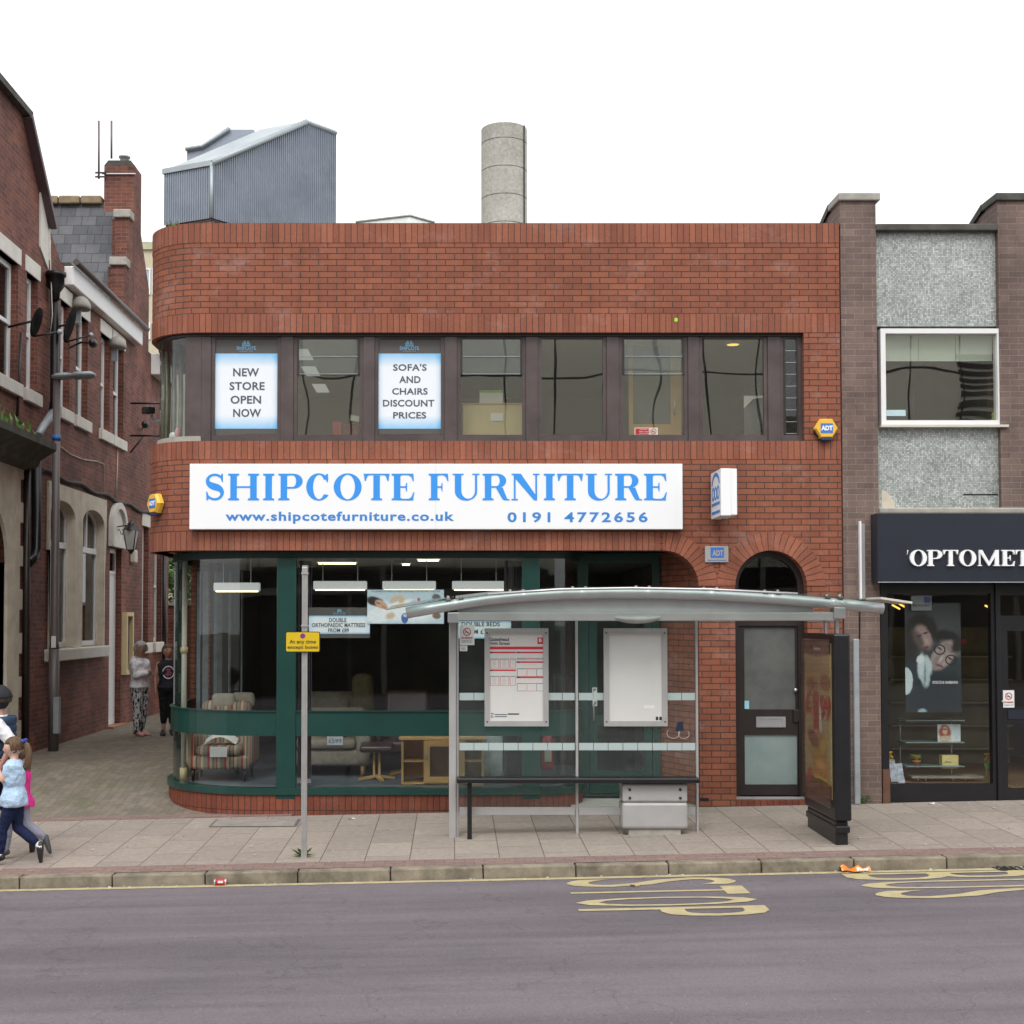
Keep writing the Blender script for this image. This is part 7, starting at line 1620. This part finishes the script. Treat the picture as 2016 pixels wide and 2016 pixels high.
for px, lab, yb in ((1946, 'yellow artificial flower on a tall stem at the right of the optician window', 1541), (1751, 'yellow artificial flower at the left of the optician window', 1532)):
    c = P(px-5, yb, .2); f = P(px, 1488, .2); T = thing('flower', c, lab, 'flower', 'yellow flowers in the optician window'); B().tube([c, c.lerp(f, .5)+Vector((-.01, 0, 0)), f], .005, 6).build('stem', M['leaf'], T)
    q = B()
    for i in range(26):
        a_ = rnd.uniform(0, 6.28); r2 = rnd.uniform(.02, .05); zo = rnd.uniform(-.08, .05); t_ = f+Vector((cos(a_)*r2, sin(a_)*r2-.01, zo)); w_ = Vector((-sin(a_), cos(a_), .4))*.015; q.face([f+Vector((0, 0, zo*.8)), t_+w_, t_*1.0+Vector((cos(a_)*.01, 0, .01)), t_-w_])
    q.build('petals', plain('flower_yellow', (.75, .45, .01), .6) if 'flower_yellow' not in bpy.data.materials else bpy.data.materials['flower_yellow'], T)
    q = B()
    for s_ in (-1, 1): m0 = c.lerp(f, .45); q.face([m0, m0+Vector((s_*.03, 0, .06)), m0+Vector((s_*.035, 0, .12)), m0+Vector((s_*.01, 0, .07))])
    q.build('leaves', M['leaf'], T)
x0_, x1_, z0_, z1_ = RC(1750, 1494, 1778, 1541, .18); T = thing('leaflets', ((x0_+x1_)/2, .18, z0_), 'two glossy portrait leaflets leaning in the left corner of the optician window', 'leaflets')
for k in range(2):
    B().obox((x0_+.05+.09*k, .18+.01*k, (z0_+z1_)/2-.03*k), (.085, .004, .27-.03*k), (-.12, -.12, 0)).build('leaflet', plain('leaflet_%s' % ('blue' if k else 'white'), (.42, .44, .52), .3, var=.5, scale=16), T)
x0_, x1_, z0_, z1_ = RC(1975, 1359, 1997, 1393, YO-.01); T = thing('no_smoking_sign', ((x0_+x1_)/2, YO-.01, z0_), 'white and red no smoking sign on the optician door', 'sign'); bx(x0_, x1_, YO-.008, YO-.001, z0_, z1_).build('plate', M['paper'], T); nosmoke(T, (x0_+x1_)/2, z1_-(z1_-z0_)*.34, (x1_-x0_)*.32, YO-.0085)
txt(T, 'NO SMOKING', 1977, 1381, 1995, 1384, YO-.0085, M['red'], .02); txt(T, 'It is against the law to smoke', 1977, 1387, 1995, 1389, YO-.0085, M['ink'], 0)
for px, py, lab in ((1764, 1195, 'left orange spotlight glowing near the optician ceiling'), (1778, 1193, 'middle orange spotlight glowing near the optician ceiling'), (1947, 1196, 'right orange spotlight glowing behind the optician mullion')):
    c = P(px, py, 2.0); T = thing('spotlight', c, lab, 'spotlight', 'glowing spots in the optician shop'); B().obox(c, (.12, .03, .02), (0, .5, 0)).build('lamp', M['glow'], T); B().tube([c+Vector((0, 0, .02)), c+Vector((0, 0, .3))], .01, 6).build('stem', M['black'], T)
x0_, x1_ = P(1750, 1260, 2.8).x, P(1990, 1260, 2.8).x; zt_ = P(1850, 1235, 2.8).z
T = thing('display_rack', ((x0_+x1_)/2, 2.9, 0), 'dim yellow lit spectacle display rack deep in the optician shop', 'rack'); bx(x0_, x1_, 2.9, 3.0, .2, zt_).build('back_board', plain('dull_yellow', (.13, .11, .05), .6, var=.4, scale=1.5), T)
for k in range(5): bx(x0_, x1_, 2.75, 2.899, .5+.33*k, .52+.33*k).build('shelf', plain('rack_shelf', (.22, .18, .09), .4) if 'rack_shelf' not in bpy.data.materials else bpy.data.materials['rack_shelf'], T)
x0_, x1_, z0_, z1_ = RC(1893, 1259, 1903, 1268, 2.0); T = thing('red_card', ((x0_+x1_)/2, 2, z0_), 'small red card shining inside the optician shop', 'card'); bx(x0_-.02, x1_, 2.0, 2.01, z0_, z1_).build('card', M['red'], T)
# conduits on the brown pier
x0_, x1_, z0_, z1_ = RC(1681, 1258, 1692, 1574, -.05); T = thing('cable_guard', ((x0_+x1_)/2, -.03, z0_), 'galvanised cable guard strip on the brown brick pier with thin cable above', 'cable guard'); bx(x0_, x1_, -.07, -.021, gz(5, 0), z1_).build('channel', M['galv'], T, bevel=.01)
B().tube([(PR(1687).x, -.035, z1_), (PR(1688).x, -.035, zz(1195)), (PR(1691).x, -.035, zz(1130)), (PR(1694).x, -.035, zz(1118))], .008, 6).build('cable', M['black'], T)
x0_, x1_, z0_, z1_ = RC(1692, 1026, 1700, 1180, -.06); T = thing('metal_channel', ((x0_+x1_)/2, -.04, z0_), 'shiny vertical metal channel beside the navy fascia box', 'channel'); bx(x0_, x0_+.022, -.08, -.021, z0_, z1_).build('rail', M['signwhite'], T); bx(x0_+.023, x1_+.02, -.06, -.021, z0_, z1_-.03).build('rail', M['silver'], T)
# ------------------------------------------------------------------ people: one continuous body each, clothes as children
FOLD = bpy.data.textures.new('folds', 'CLOUDS'); FOLD.noise_scale = .09; FOLD.noise_depth = 1
def remeshed(mb, name, m, parent, voxel, smooth_it=3, org=None):
    o = mb.build(name, m, parent, merge=False); me = o.data
    md = o.modifiers.new('r', 'REMESH'); md.mode = 'VOXEL'; md.voxel_size = voxel; md.use_smooth_shade = True
    if smooth_it: s_ = o.modifiers.new('s', 'SMOOTH'); s_.iterations = smooth_it; s_.factor = .5
    if name != 'person': dm = o.modifiers.new('d', 'DISPLACE'); dm.texture = FOLD; dm.strength = .030 if name != 'trousers' else .014; dm.mid_level = .30 if name != 'trousers' else .0
    dg = bpy.context.evaluated_depsgraph_get(); me2 = bpy.data.meshes.new_from_object(o.evaluated_get(dg)); o.modifiers.clear(); o.data = me2; me2.name = name; bpy.data.meshes.remove(me)
    for p in me2.polygons: p.use_smooth = True
    return o
def skinmat(name, c):
    m, n, b = newmat(name); f = noise(n, texco(n), 18, 4); L(n, ramp(n, f, [(.3, tuple(x*.88 for x in c)), (.7, tuple(min(1, x*1.08) for x in c))]), b.inputs['Base Color']); b.inputs['Roughness'].default_value = .5
    b.inputs['Subsurface Weight'].default_value = .08; b.inputs['Subsurface Radius'].default_value = (.02, .008, .005); return m
def cloth(name, c, var=.12, patt=None):
    m, n, b = newmat(name); o = texco(n)
    if patt == 'monochrome':
        v = n.nodes.new('ShaderNodeMapping'); v.inputs['Scale'].default_value = (1, 1, .45); L(n, o, v.inputs[0]); colr = ramp(n, noise(n, v.outputs[0], 26, 3, .6), [(.46, (.02, .02, .03)), (.52, (.55, .55, .57))])
    else: colr = ramp(n, noise(n, o, 7, 4), [(.3, tuple(x*(1-var) for x in c)), (.7, tuple(min(1, x*(1+var)) for x in c))])
    L(n, colr, b.inputs['Base Color']); b.inputs['Roughness'].default_value = .85; b.inputs['Specular IOR Level'].default_value = .2
    bump(n, b, noise(n, o, 11, 3, .5), .9, .05); return m
class Fig:
    def __init__(s, loc, ang, H): s.o = Vector(loc); s.f = Vector((cos(ang), sin(ang), 0)); s.l = Vector((-sin(ang), cos(ang), 0)); s.k = H
    def w(s, p): return s.o+(s.f*p[0]+s.l*p[1]+Vector((0, 0, p[2])))*s.k       # (forward, left, up) in body heights
    def limb(s, mb, pts, rs, n=12): mb.tube([s.w(p) for p in pts], [r*s.k for r in rs], n); mb.ball(s.w(pts[0]), rs[0]*s.k, 10, 6); mb.ball(s.w(pts[-1]), rs[-1]*s.k, 10, 6)
    def rings(s, mb, rg, n=20, turn=0):       # rg: (f, l, u, half width, half depth)
        fl_ = s.f*cos(turn)+s.l*sin(turn); ll = s.l*cos(turn)-s.f*sin(turn)
        mb.loft([(s.w((a, b, c)), ll*(w_*s.k), fl_*(-d*s.k)) for a, b, c, w_, d in rg], n)
    def head(s, mb, c, yaw=0, pitch=0, r=.062):
        f = s.f*cos(yaw)+s.l*sin(yaw); l = s.l*cos(yaw)-s.f*sin(yaw); up = Vector((0, 0, 1)); f2 = f*cos(pitch)+up*sin(pitch); u2 = up*cos(pitch)-f*sin(pitch); C = s.w(c); k = s.k
        def fn(p, q):
            x, y, z = q                                    # x forward, y left, z up on the unit ball
            R = Vector((.073*x, .058*y, .074*z))
            if z < 0: R.y *= 1-.30*(-z); R.x *= 1-.10*(-z)
            if x > .3: R.x += .004*math.exp(-((z+.95)**2)/.03)
            if x > .5:
                R.x -= .010*math.exp(-((abs(y)-.33)**2)/.02-((z-.10)**2)/.02)       # eye sockets
                R.x += .020*math.exp(-(y*y)/.012-((z+.13)**2)/.03)                     # nose
                R.x += .006*math.exp(-(y*y)/.05-((z+.50)**2)/.006)                     # lips
                R.x += .007*math.exp(-(y*y)/.06-((z+.85)**2)/.03)
            return (f2*R.x+l*R.y+u2*R.z)*k
        mb.ball(C, 1, 40, 30, fn)
        for sd in (-1, 1): mb.ball(C+(l*sd*.058-f2*.004-u2*.004)*k, 1, 10, 8, lambda p, q: (f2*q.x*.012+l*q.y*.006+u2*q.z*.02)*k)
        s.H = (C, f2, l, u2)
    def face(s, parent, lens=None):
        C, f, l, u = s.H; k = s.k
        for sd in (-1, 1):
            e = C+(f*.062+l*sd*.021+u*.008)*k; B().ball(e, 1, 10, 6, lambda p, q: (f*q.x*.006+l*q.y*.010+u*q.z*.0055)*k).build('eye', M['eyew'], parent)
            e2 = C+(f*.0675+l*sd*.021+u*.008)*k; B().ball(e2, 1, 8, 6, lambda p, q: (f*q.x*.002+l*q.y*.0042+u*q.z*.0045)*k).build('iris', M['blackink'], parent)
            bpts = [C+(f*.069+l*sd*a_+u*z_)*k for a_, z_ in ((.010, .020), (.021, .024), (.033, .019))]; B().tube(bpts, .0022*k, 6).build('eyebrow', M['brow'], parent)
        lp = [C+(f*x+l*y-u*.0375)*k for y, x in ((-.018, .0655), (-.008, .0735), (0, .075), (.008, .0735), (.018, .0655))]; B().tube(lp, [.0015*k, .003*k, .0032*k, .003*k, .0015*k], 6).build('lips', M['lip'], parent)
        if lens: 
            for sd in (-1, 1): cc = C+(f*.074+l*sd*.022+u*.008)*k; B().tube([cc+(l*cos(t)*.016+u*sin(t)*.012)*k for t in [2*pi*i/12 for i in range(13)]], .0016*k, 5).build('spectacles', M['blackink'], parent)
    def hand(s, mb, wr, d, palm, thumb, curl=.5, r=.0):
        """wrist point, pointing direction, palm normal, thumb side (body frame vectors)"""
        W = lambda v: (s.f*v[0]+s.l*v[1]+Vector((0, 0, v[2]))).normalized()
        d, p_, t_ = W(d), W(palm), W(thumb); t_ = (t_-d*t_.dot(d)).normalized(); p_ = d.cross(t_)*(1 if d.cross(t_).dot(p_) > 0 else -1); k = s.k; w0 = s.w(wr)
        mb.loft([(w0+d*a*k, t_*b*k, p_*c*k) for a, b, c in ((-.005, .015, .012), (.015, .022, .011), (.035, .025, .010), (.052, .023, .008))], 12)
        for i, ln_ in enumerate((.042, .048, .045, .035)):
            off = t_*(.018-.012*i)*k; a0 = w0+d*.048*k+off; a1 = a0+(d*cos(curl*.5)+p_*sin(curl*.5))*ln_*.5*k; a2 = a1+(d*cos(curl*1.3)+p_*sin(curl*1.3))*ln_*.5*k; mb.tube([a0, a1, a2], [.0052*k, .005*k, .0042*k], 8)
        b0 = w0+d*.015*k+t_*.018*k; b1 = b0+(d*.7+t_*.7)*.024*k; b2 = b1+(d*.95+t_*.2+p_*.3)*.022*k; mb.tube([b0, b1, b2], [.0075*k, .006*k, .005*k], 8)
M['eyew'] = plain('eye_white', (.6, .58, .55), .3); M['brow'] = plain('eyebrow', (.09, .06, .04), .8); M['lip'] = plain('lip', (.42, .15, .13), .5)
SK1 = skinmat('tanned_skin', (.42, .23, .155)); SK2 = skinmat('fair_skin', (.60, .37, .28)); SK3 = skinmat('ruddy_skin', (.46, .25, .18))
def hairmat(nm, c):
    m, n, b = newmat(nm); mp = n.nodes.new('ShaderNodeMapping'); mp.inputs['Scale'].default_value = (6, 6, 1); L(n, texco(n), mp.inputs[0]); f = noise(n, mp.outputs[0], 14, 5, .7); L(n, ramp(n, f, [(.3, tuple(x*.55 for x in c)), (.7, tuple(min(1, x*1.25) for x in c))]), b.inputs['Base Color']); b.inputs['Roughness'].default_value = .5; bump(n, b, f, .6, .02); return m
def hair_cap(fg, parent, m, r=1.07, back=0.0, front=.35, low=-.1, name='hair', puff=0.0):
    C, f, l, u = fg.H; k = fg.k; q = B()
    def fn(p, s_):
        x, y, z = s_; R = Vector((.076*r*x, .064*r*y, .078*r*z)); 
        if x > 0: R.x *= .96
        if z < low or (x > front and z < .42): R *= .80
        else: R *= 1+.03*sin(9*x+5*y)*sin(8*z)+puff
        return (f*R.x+l*R.y+u*R.z)*k
    q.ball(C+u*.004*k-f*.004*k, 1, 36, 26, fn)
    if name == 'hair':                                  # loose strands over the cap
        rr = random.Random(3)
        for _ in range(260):
            ph = rr.uniform(-2.6, 2.6)+pi; th = rr.uniform(.05, 1.1); l_ = rr.uniform(.5, 1.0); pts = []; off = rr.uniform(1.0, 1.05); dph = rr.uniform(-.15, .15)
            for i in range(5):
                t = min(th+l_*i/4, 1.5-low*.9); a = ph+dph*i/4; x, y, z = sin(t)*cos(a), sin(t)*sin(a), cos(t)
                if x > front and z < .42: break
                pts.append(C+u*.004*k-f*.004*k+(f*.076*r*off*x+l*.064*r*off*y+u*.078*r*off*z)*k)
            if len(pts) > 2: q.tube(pts, [.0034*k]*(len(pts)-1)+[.0012*k], 5)
    return q.build(name, m, parent)
def shoe(fg, parent, an, toe, m, h=.027, name='shoe', w_=.029):
    q = B(); a = fg.w(an); t = fg.w(toe); d = (t-a).normalized(); sd = d.cross(Vector((0, 0, 1))).normalized(); up = sd.cross(d); k = fg.k; L_ = (t-a).length
    q.loft([(a-d*.040*k-up*.004*k, sd*.014*k, up*h*k*.8), (a-d*.024*k-up*.003*k, sd*w_*.9*k, up*h*k*1.2), (a+d*L_*.35-up*.004*k, sd*w_*k, up*h*k), (a+d*L_*.8-up*.006*k, sd*w_*1.15*k, up*h*.72*k), (a+d*(L_+.02*k)-up*.006*k, sd*w_*.6*k, up*h*.5*k)], 14)
    return q.build(name, m, parent)
def torso_rings(base=0, sh=.108, ch=.10, wa=.082, hp=.098, f0=0, lean=0):
    Z_ = [(.47, hp*.86, .066), (.52, hp, .070), (.57, hp*.92, .064), (.62, wa, .056), (.69, ch*.96, .064), (.75, ch*1.02, .066), (.795, sh, .056), (.818, sh*.72, .045), (.835, sh*.35, .034)]
    return [(f0+lean*(z-.5), 0, z, w_, d) for z, w_, d in Z_]
VX = .009
def make_person(label, loc, ang, H, J, skin, hairf, top=None, trousers=None, shoes=None, extra=None, lens=None, vox=VX, lean=0, head=(0, 0), group=None, w_scale=1.0):
    fg = Fig(loc, ang, H); hc = J.get('head', (.012+lean*.42, 0, .928)); mb = B(); TR = torso_rings(sh=.105*w_scale, ch=.093*w_scale, wa=.078*w_scale, hp=.095*w_scale, lean=lean); fg.rings(mb, TR)
    fg.head(mb, hc, *head)
    nb = (lean*.33, 0, .815); fg.limb(mb, [nb, (hc[0]-.012, hc[1], hc[2]-.045)], [.036, .030])
    for sd in ('L', 'R'):
        if 'sh'+sd in J:
            fg.limb(mb, [J['sh'+sd], tuple((a+b)/2 for a, b in zip(J['sh'+sd], J['el'+sd])), J['el'+sd]], [.031, .028, .022]); fg.limb(mb, [J['el'+sd], tuple(a*.65+b*.35 for a, b in zip(J['el'+sd], J['wr'+sd])), J['wr'+sd]], [.022, .022, .0145])
            if 'hd'+sd in J: fg.hand(mb, J['wr'+sd], *J['hd'+sd])
        fg.limb(mb, [J['hp'+sd], tuple((a+b)/2 for a, b in zip(J['hp'+sd], J['kn'+sd])), J['kn'+sd]], [.052, .044, .033]); k_ = J['kn'+sd]; a_ = J['an'+sd]; d_ = (a_[0]*.3+k_[0]*.7, a_[1]*.3+k_[1]*.7, a_[2]*.3+k_[2]*.7)
        fg.limb(mb, [k_, d_, a_], [.031, .034, .020]); fg.limb(mb, [a_, J['to'+sd]], [.018, .011])
    me_parent = remeshed(mb, 'person', skin, None, vox*H, 2); tag(me_parent, label, 'person', group); body = me_parent
    ORG[body.name] = Vector(body.location)
    fg.face(body, lens); hairf(fg, body)
    if trousers:
        q = B(); z0 = trousers.get('waist', .61); fg.rings(q, [(a, b, c, w_*1.09, d*1.12) for a, b, c, w_, d in TR if c <= z0+.02][:])
        for sd in ('L', 'R'):
            k_, a_, h_ = J['kn'+sd], J['an'+sd], J['hp'+sd]; t = trousers.get('len', .93); e_ = tuple(k_[i]*(1-t)+a_[i]*t for i in range(3)); fl2 = trousers.get('loose', 1.0)
            fg.limb(q, [h_, tuple((x+y)/2 for x, y in zip(h_, k_)), k_], [.057*fl2, .050*fl2, .039*fl2]); mid = tuple(k_[i]*.6+e_[i]*.4 for i in range(3)); fg.limb(q, [k_, mid, e_], [.038*fl2, .039*fl2, trousers.get('cuff', .028)])
        remeshed(q, 'trousers', trousers['m'], body, .011*H, 2)
    if top:
        q = B(); s0 = top.get('hem', .52); g = top.get('g', 1.12); fg.rings(q, [(a, b, c, w_*g*(1+top.get('flare', 0)*max(0, .62-c)*4), d*g*1.08*(1+top.get('flare', 0)*max(0, .62-c)*4)) for a, b, c, w_, d in TR if c >= s0-.01])
        for sd in ('L', 'R'):
            if 'sh'+sd in J and top.get('sleeve', 0):
                S_, E_, W_ = J['sh'+sd], J['el'+sd], J['wr'+sd]; t = top['sleeve']
                if t <= 1: e_ = tuple(S_[i]*(1-t)+E_[i]*t for i in range(3)); fg.limb(q, [S_, e_], [.041, .038])
                else: t -= 1; e_ = tuple(E_[i]*(1-t)+W_[i]*t for i in range(3)); fg.limb(q, [S_, E_], [.041, .034]); fg.limb(q, [E_, e_], [.034, .026])
        remeshed(q, top.get('name', 'top'), top['m'], body, .011*H, 2)
    if shoes:
        for sd in ('L', 'R'): shoe(fg, body, J['an'+sd], J['to'+sd], shoes)
    if extra: extra(fg, body)
    return body
# woman with grey hair standing in the alley, arms folded, in a white hooded top
def gp(px, py, Y): v = P(px, py, Y); return Vector((v.x, Y, gz(v.x, Y)))
Yw = CAM.y+2600*(2.34-.29)/(1448-1223)
J = dict(shL=(0, .098, .79), elL=(.03, .118, .655), wrL=(.125, .03, .675), shR=(0, -.098, .79), elR=(.04, -.115, .65), wrR=(.13, -.02, .685),
         hdL=((.2, -1, .1), (-1, 0, 0), (0, 0, 1), .5), hdR=((.1, 1, 0), (-1, 0, 0), (0, 0, 1), .5),
         hpL=(0, .05, .50), knL=(.012, .045, .28), anL=(-.01, .04, .045), toL=(.085, .055, .018), hpR=(0, -.05, .50), knR=(.015, -.045, .28), anR=(0, -.04, .045), toR=(.095, -.05, .018))
def grey_hair(fg, b): hair_cap(fg, b, hairmat('grey_hair', (.42, .41, .40)), 1.13, front=.45, low=-.25, puff=.02)
def hood(fg, b):
    q = B(); q.ball(fg.w((-.055, 0, .82)), 1, 16, 10, lambda p, s_: (fg.f*s_.x*.035+fg.l*s_.y*.07+Vector((0, 0, s_.z*.045)))*fg.k); q.build('hood', M['hoodm'], b)
M['hoodm'] = cloth('white_jersey', (.74, .74, .76), .06)
make_person('grey haired woman in a white hooded top and patterned trousers, arms folded in the alley', gp(274, 1448, Yw), radians(-25), 1.66, J, SK1, grey_hair,
            top=dict(m=M['hoodm'], sleeve=1.85, hem=.50, g=1.2, name='hooded_top'), trousers=dict(m=cloth('patterned_trousers', (.3, .3, .3), patt='monochrome'), loose=1.15, cuff=.034, len=.97), shoes=plain('pink_sandal', (.42, .22, .19), .6), lens=True, extra=hood, head=(radians(-42), 0), w_scale=1.15)
# woman in a black vest beside the shop corner
J2 = dict(shL=(0, .098, .79), elL=(-.01, .125, .64), wrL=(.02, .125, .50), shR=(0, -.098, .79), elR=(-.02, -.135, .64), wrR=(.015, -.135, .505), hdR=((.1, 0, -1), (0, 1, 0), (1, 0, 0), .5), hdL=((.1, 0, -1), (0, -1, 0), (1, 0, 0), .5),
          hpL=(0, .05, .50), knL=(.01, .045, .28), anL=(0, .045, .045), toL=(.085, .06, .018), hpR=(0, -.05, .50), knR=(.012, -.045, .28), anR=(0, -.045, .045), toR=(.09, -.06, .018))
def tied(fg, b):
    m = hairmat('brown_hair', (.16, .09, .05)); hair_cap(fg, b, m, 1.05, front=.30, low=-.3)
    q = B(); q.ball(fg.w((-.065, 0, .955)), .026*fg.k, 12, 8); q.build('hair_bun', m, b)
def vest_print(fg, b):
    q = B(); c = fg.w((.083, 0, .70))
    for i in range(18):
        a0, a1 = 2*pi*i/18, 2*pi*(i+1)/18; f = lambda a, r: c+fg.l*cos(a)*r+Vector((0, 0, sin(a)*r*1.1))-fg.f*(cos(a)**2*r*.25)
        q.face([f(a0, .09), f(a1, .09), f(a1, .108), f(a0, .108)])
    q.build('printed_ring', M['paper'], b)
    q = B()
    for i in range(18):
        a0, a1 = 2*pi*i/18, 2*pi*(i+1)/18; f = lambda a, r: c+fg.l*cos(a)*r+Vector((0, 0, sin(a)*r))-fg.f*(cos(a)**2*r*.25); q.face([c+fg.f*.004, f(a0, .065*(1+.2*(i % 2))), f(a1, .065*(1+.2*((i+1) % 2)))])
    q.build('printed_rose', plain('dull_rose', (.25, .06, .13), .7), b)
    for sd in (-1, 1): B().tube([fg.w((.05, sd*.045, .775)), fg.w((.03, sd*.055, .83)), fg.w((-.02, sd*.055, .832)), fg.w((-.05, sd*.045, .79))], .010*fg.k, 8).build('vest_strap', M['vestm'], b)
M['vestm'] = cloth('black_vest', (.028, .028, .038))
J2b = dict(J2)
make_person('woman in a black printed vest and cropped black leggings standing beside the shop corner', gp(330, 1446, 7.6), radians(-75), 1.62, J2b, SK3, tied,
            top=dict(m=M['vestm'], sleeve=0, hem=.50, g=1.10, name='vest_top'), trousers=dict(m=cloth('black_leggings', (.012, .012, .014)), len=.55, cuff=.032), shoes=plain('black_trainer', (.015, .015, .017), .5), extra=vest_print, head=(radians(5), 0), w_scale=1.08)
# girl walking left in a pale blue shirt
def gpt(px, Y): v = P(px, 1700, Y); return Vector((v.x, Y, gz(v.x, Y)))
Yg = -2.62
J3 = dict(shL=(.0, .085, .785), elL=(.06, .09, .68), wrL=(.115, .04, .765), shR=(0, -.085, .785), elR=(.05, -.10, .68), wrR=(.12, -.03, .72),
          hdL=((.1, -.3, 1), (-1, 0, 0), (0, 1, 0), .9), hdR=((.4, .8, .4), (0, 0, 1), (1, 0, .5), .9),
          hpL=(0, .045, .50), knL=(.075, .04, .285), anL=(.10, .035, .06), toL=(.175, .035, .022), hpR=(0, -.045, .50), knR=(-.02, -.04, .29), anR=(-.205, -.035, .135), toR=(-.215, -.035, .03))
def pony(fg, b):
    m = hairmat('light_brown_hair', (.15, .085, .042)); hair_cap(fg, b, m, 1.06, front=.30, low=-.35)
    q = B(); pts = [(-.058, 0, .965), (-.095, 0, .95), (-.11, .0, .91), (-.115, 0, .86), (-.11, 0, .815), (-.10, 0, .775)]; fg.limb(q, pts, [.022, .028, .030, .028, .022, .008]); rr = random.Random(5)
    for _ in range(60):
        a, d = rr.uniform(-.02, .02), rr.uniform(-.022, .022); fg.limb(q, [(p[0]+d*(.4+i*.15), p[1]+a*(.4+i*.18), p[2]+rr.uniform(-.004, .004)) for i, p in enumerate(pts)]+[(-.098+d*1.4, a*1.4, .765-rr.uniform(0, .03))], [.0035]*6+[.001], 5)
    q.build('ponytail', m, b)
    bw = plain('blue_bow', (.03, .06, .32), .6); q = B()
    for sd in (-1, 1):
        q.ball(fg.w((-.078, sd*.028, .985)), 1, 12, 8, lambda p, s_: (fg.f*s_.x*.016+fg.l*s_.y*.032+Vector((0, 0, s_.z*(.012+.016*abs(s_.y)))))*fg.k)
    q.build('bow', bw, b)
    for sd, w_ in (('L', 0), ('R', 0)):
        q = B(); a_, t_ = J3['an'+sd], J3['to'+sd]; k_ = J3['kn'+sd]; e_ = tuple(a_[i]*.82+k_[i]*.18 for i in range(3)); fg.limb(q, [e_, a_, tuple(a_[i]*.6+t_[i]*.4 for i in range(3))], [.027, .028, .022]); q.build('sock', M['paper'], b)
make_person('girl with blue hair bow walking left in a pale blue shirt and navy leggings', gpt(26, Yg), pi, 1.28, J3, SK2, pony,
            top=dict(m=cloth('pale_blue_cotton', (.42, .56, .72), .06), sleeve=.42, hem=.47, g=1.2, flare=.35, name='shirt'), trousers=dict(m=cloth('navy_leggings', (.012, .018, .055)), len=.80, cuff=.030), shoes=plain('black_shoe', (.015, .014, .016), .35), head=(radians(12), radians(-4)), w_scale=1.02)
# adult with cap, white sleeves and padded navy gilet, mostly outside the frame
Ya2 = -2.05
J4 = dict(shL=(.0, .105, .79), elL=(-.03, .125, .65), wrL=(.05, .12, .56), shR=(0, -.10, .79), elR=(.05, -.12, .655), wrR=(.12, -.05, .70), hdL=((.5, 0, -.8), (0, -1, 0), (1, 0, 0), .8), hdR=((.8, .3, .3), (0, 0, 1), (0, 1, 0), .8),
          hpL=(0, .05, .50), knL=(.10, .045, .29), anL=(.13, .04, .055), toL=(.21, .04, .022), hpR=(0, -.05, .50), knR=(-.03, -.045, .285), anR=(-.20, -.04, .115), toR=(-.19, -.04, .02))
J4['shL'], J4['elL'], J4['wrL'] = (-.035, .118, .785), (-.135, .145, .675), (-.07, .15, .56)
def cap(fg, b):
    m = plain('black_cap', (.012, .013, .018), .8); hair_cap(fg, b, hairmat('dark_hair', (.06, .04, .03)), 1.02, front=.3, low=-.3); hair_cap(fg, b, m, 1.15, front=2, low=.12, name='cap')
    C, f, l, u = fg.H; k = fg.k; q = B(); q.ball(C+(f*.085+u*.028)*k, 1, 16, 8, lambda p, s_: (f*s_.x*.045+l*s_.y*.045+u*s_.z*.005)*k); q.build('cap_peak', m, b)
    gm = plain('navy_padding', (.018, .045, .09), .5, var=.2); q = B(); TR = torso_rings(sh=.10, ch=.10, wa=.09, hp=.10)
    for i in range(7):
        z0 = .48+.05*i; fg.rings(q, [(0, 0, z0+.000, .121, .095), (0, 0, z0+.012, .128, .101), (0, 0, z0+.038, .128, .101), (0, 0, z0+.05, .121, .095)])
    q.build('padded_gilet', gm, b)
make_person('adult in a black cap and padded navy gilet walking left at the photo edge', gpt(-5, Ya2), pi, 1.77, J4, SK3, cap,
            top=dict(m=cloth('white_cotton', (.68, .68, .70), .04), sleeve=1.15, hem=.50, g=1.1, name='shirt'), trousers=dict(m=cloth('navy_denim', (.012, .02, .045)), len=.95, cuff=.034), shoes=plain('dark_shoe', (.02, .02, .024), .4), w_scale=1.05)
# second child, mostly hidden, grey leggings and pink top
J5 = dict(shL=(.0, .085, .785), elL=(-.04, .10, .67), wrL=(.04, .09, .60), shR=(0, -.085, .785), elR=(.05, -.10, .68), wrR=(.10, -.05, .66), hdL=((.6, 0, -.6), (0, -1, 0), (1, 0, 0), .7), hdR=((.8, .3, 0), (0, 0, 1), (0, 1, 0), .7),
          hpL=(0, .045, .50), knL=(.09, .04, .29), anL=(.12, .035, .06), toL=(.2, .035, .022), hpR=(0, -.045, .50), knR=(-.05, -.04, .30), anR=(-.23, -.035, .165), toR=(-.27, -.035, .055))
def bob(fg, b): hair_cap(fg, b, hairmat('brown_hair_dark', (.10, .06, .035)), 1.08, front=.3, low=-.4)
make_person('child in pink top and grey leggings, mostly hidden behind the girl in blue', gpt(38, -2.3), pi, 1.16, J5, SK2, bob,
            top=dict(m=cloth('bright_pink', (.72, .04, .28), .06), sleeve=.5, hem=.43, g=1.22, flare=.6, name='shirt'), trousers=dict(m=cloth('grey_leggings', (.30, .30, .37)), len=.9, cuff=.028), shoes=plain('grey_shoe', (.06, .06, .06), .5))
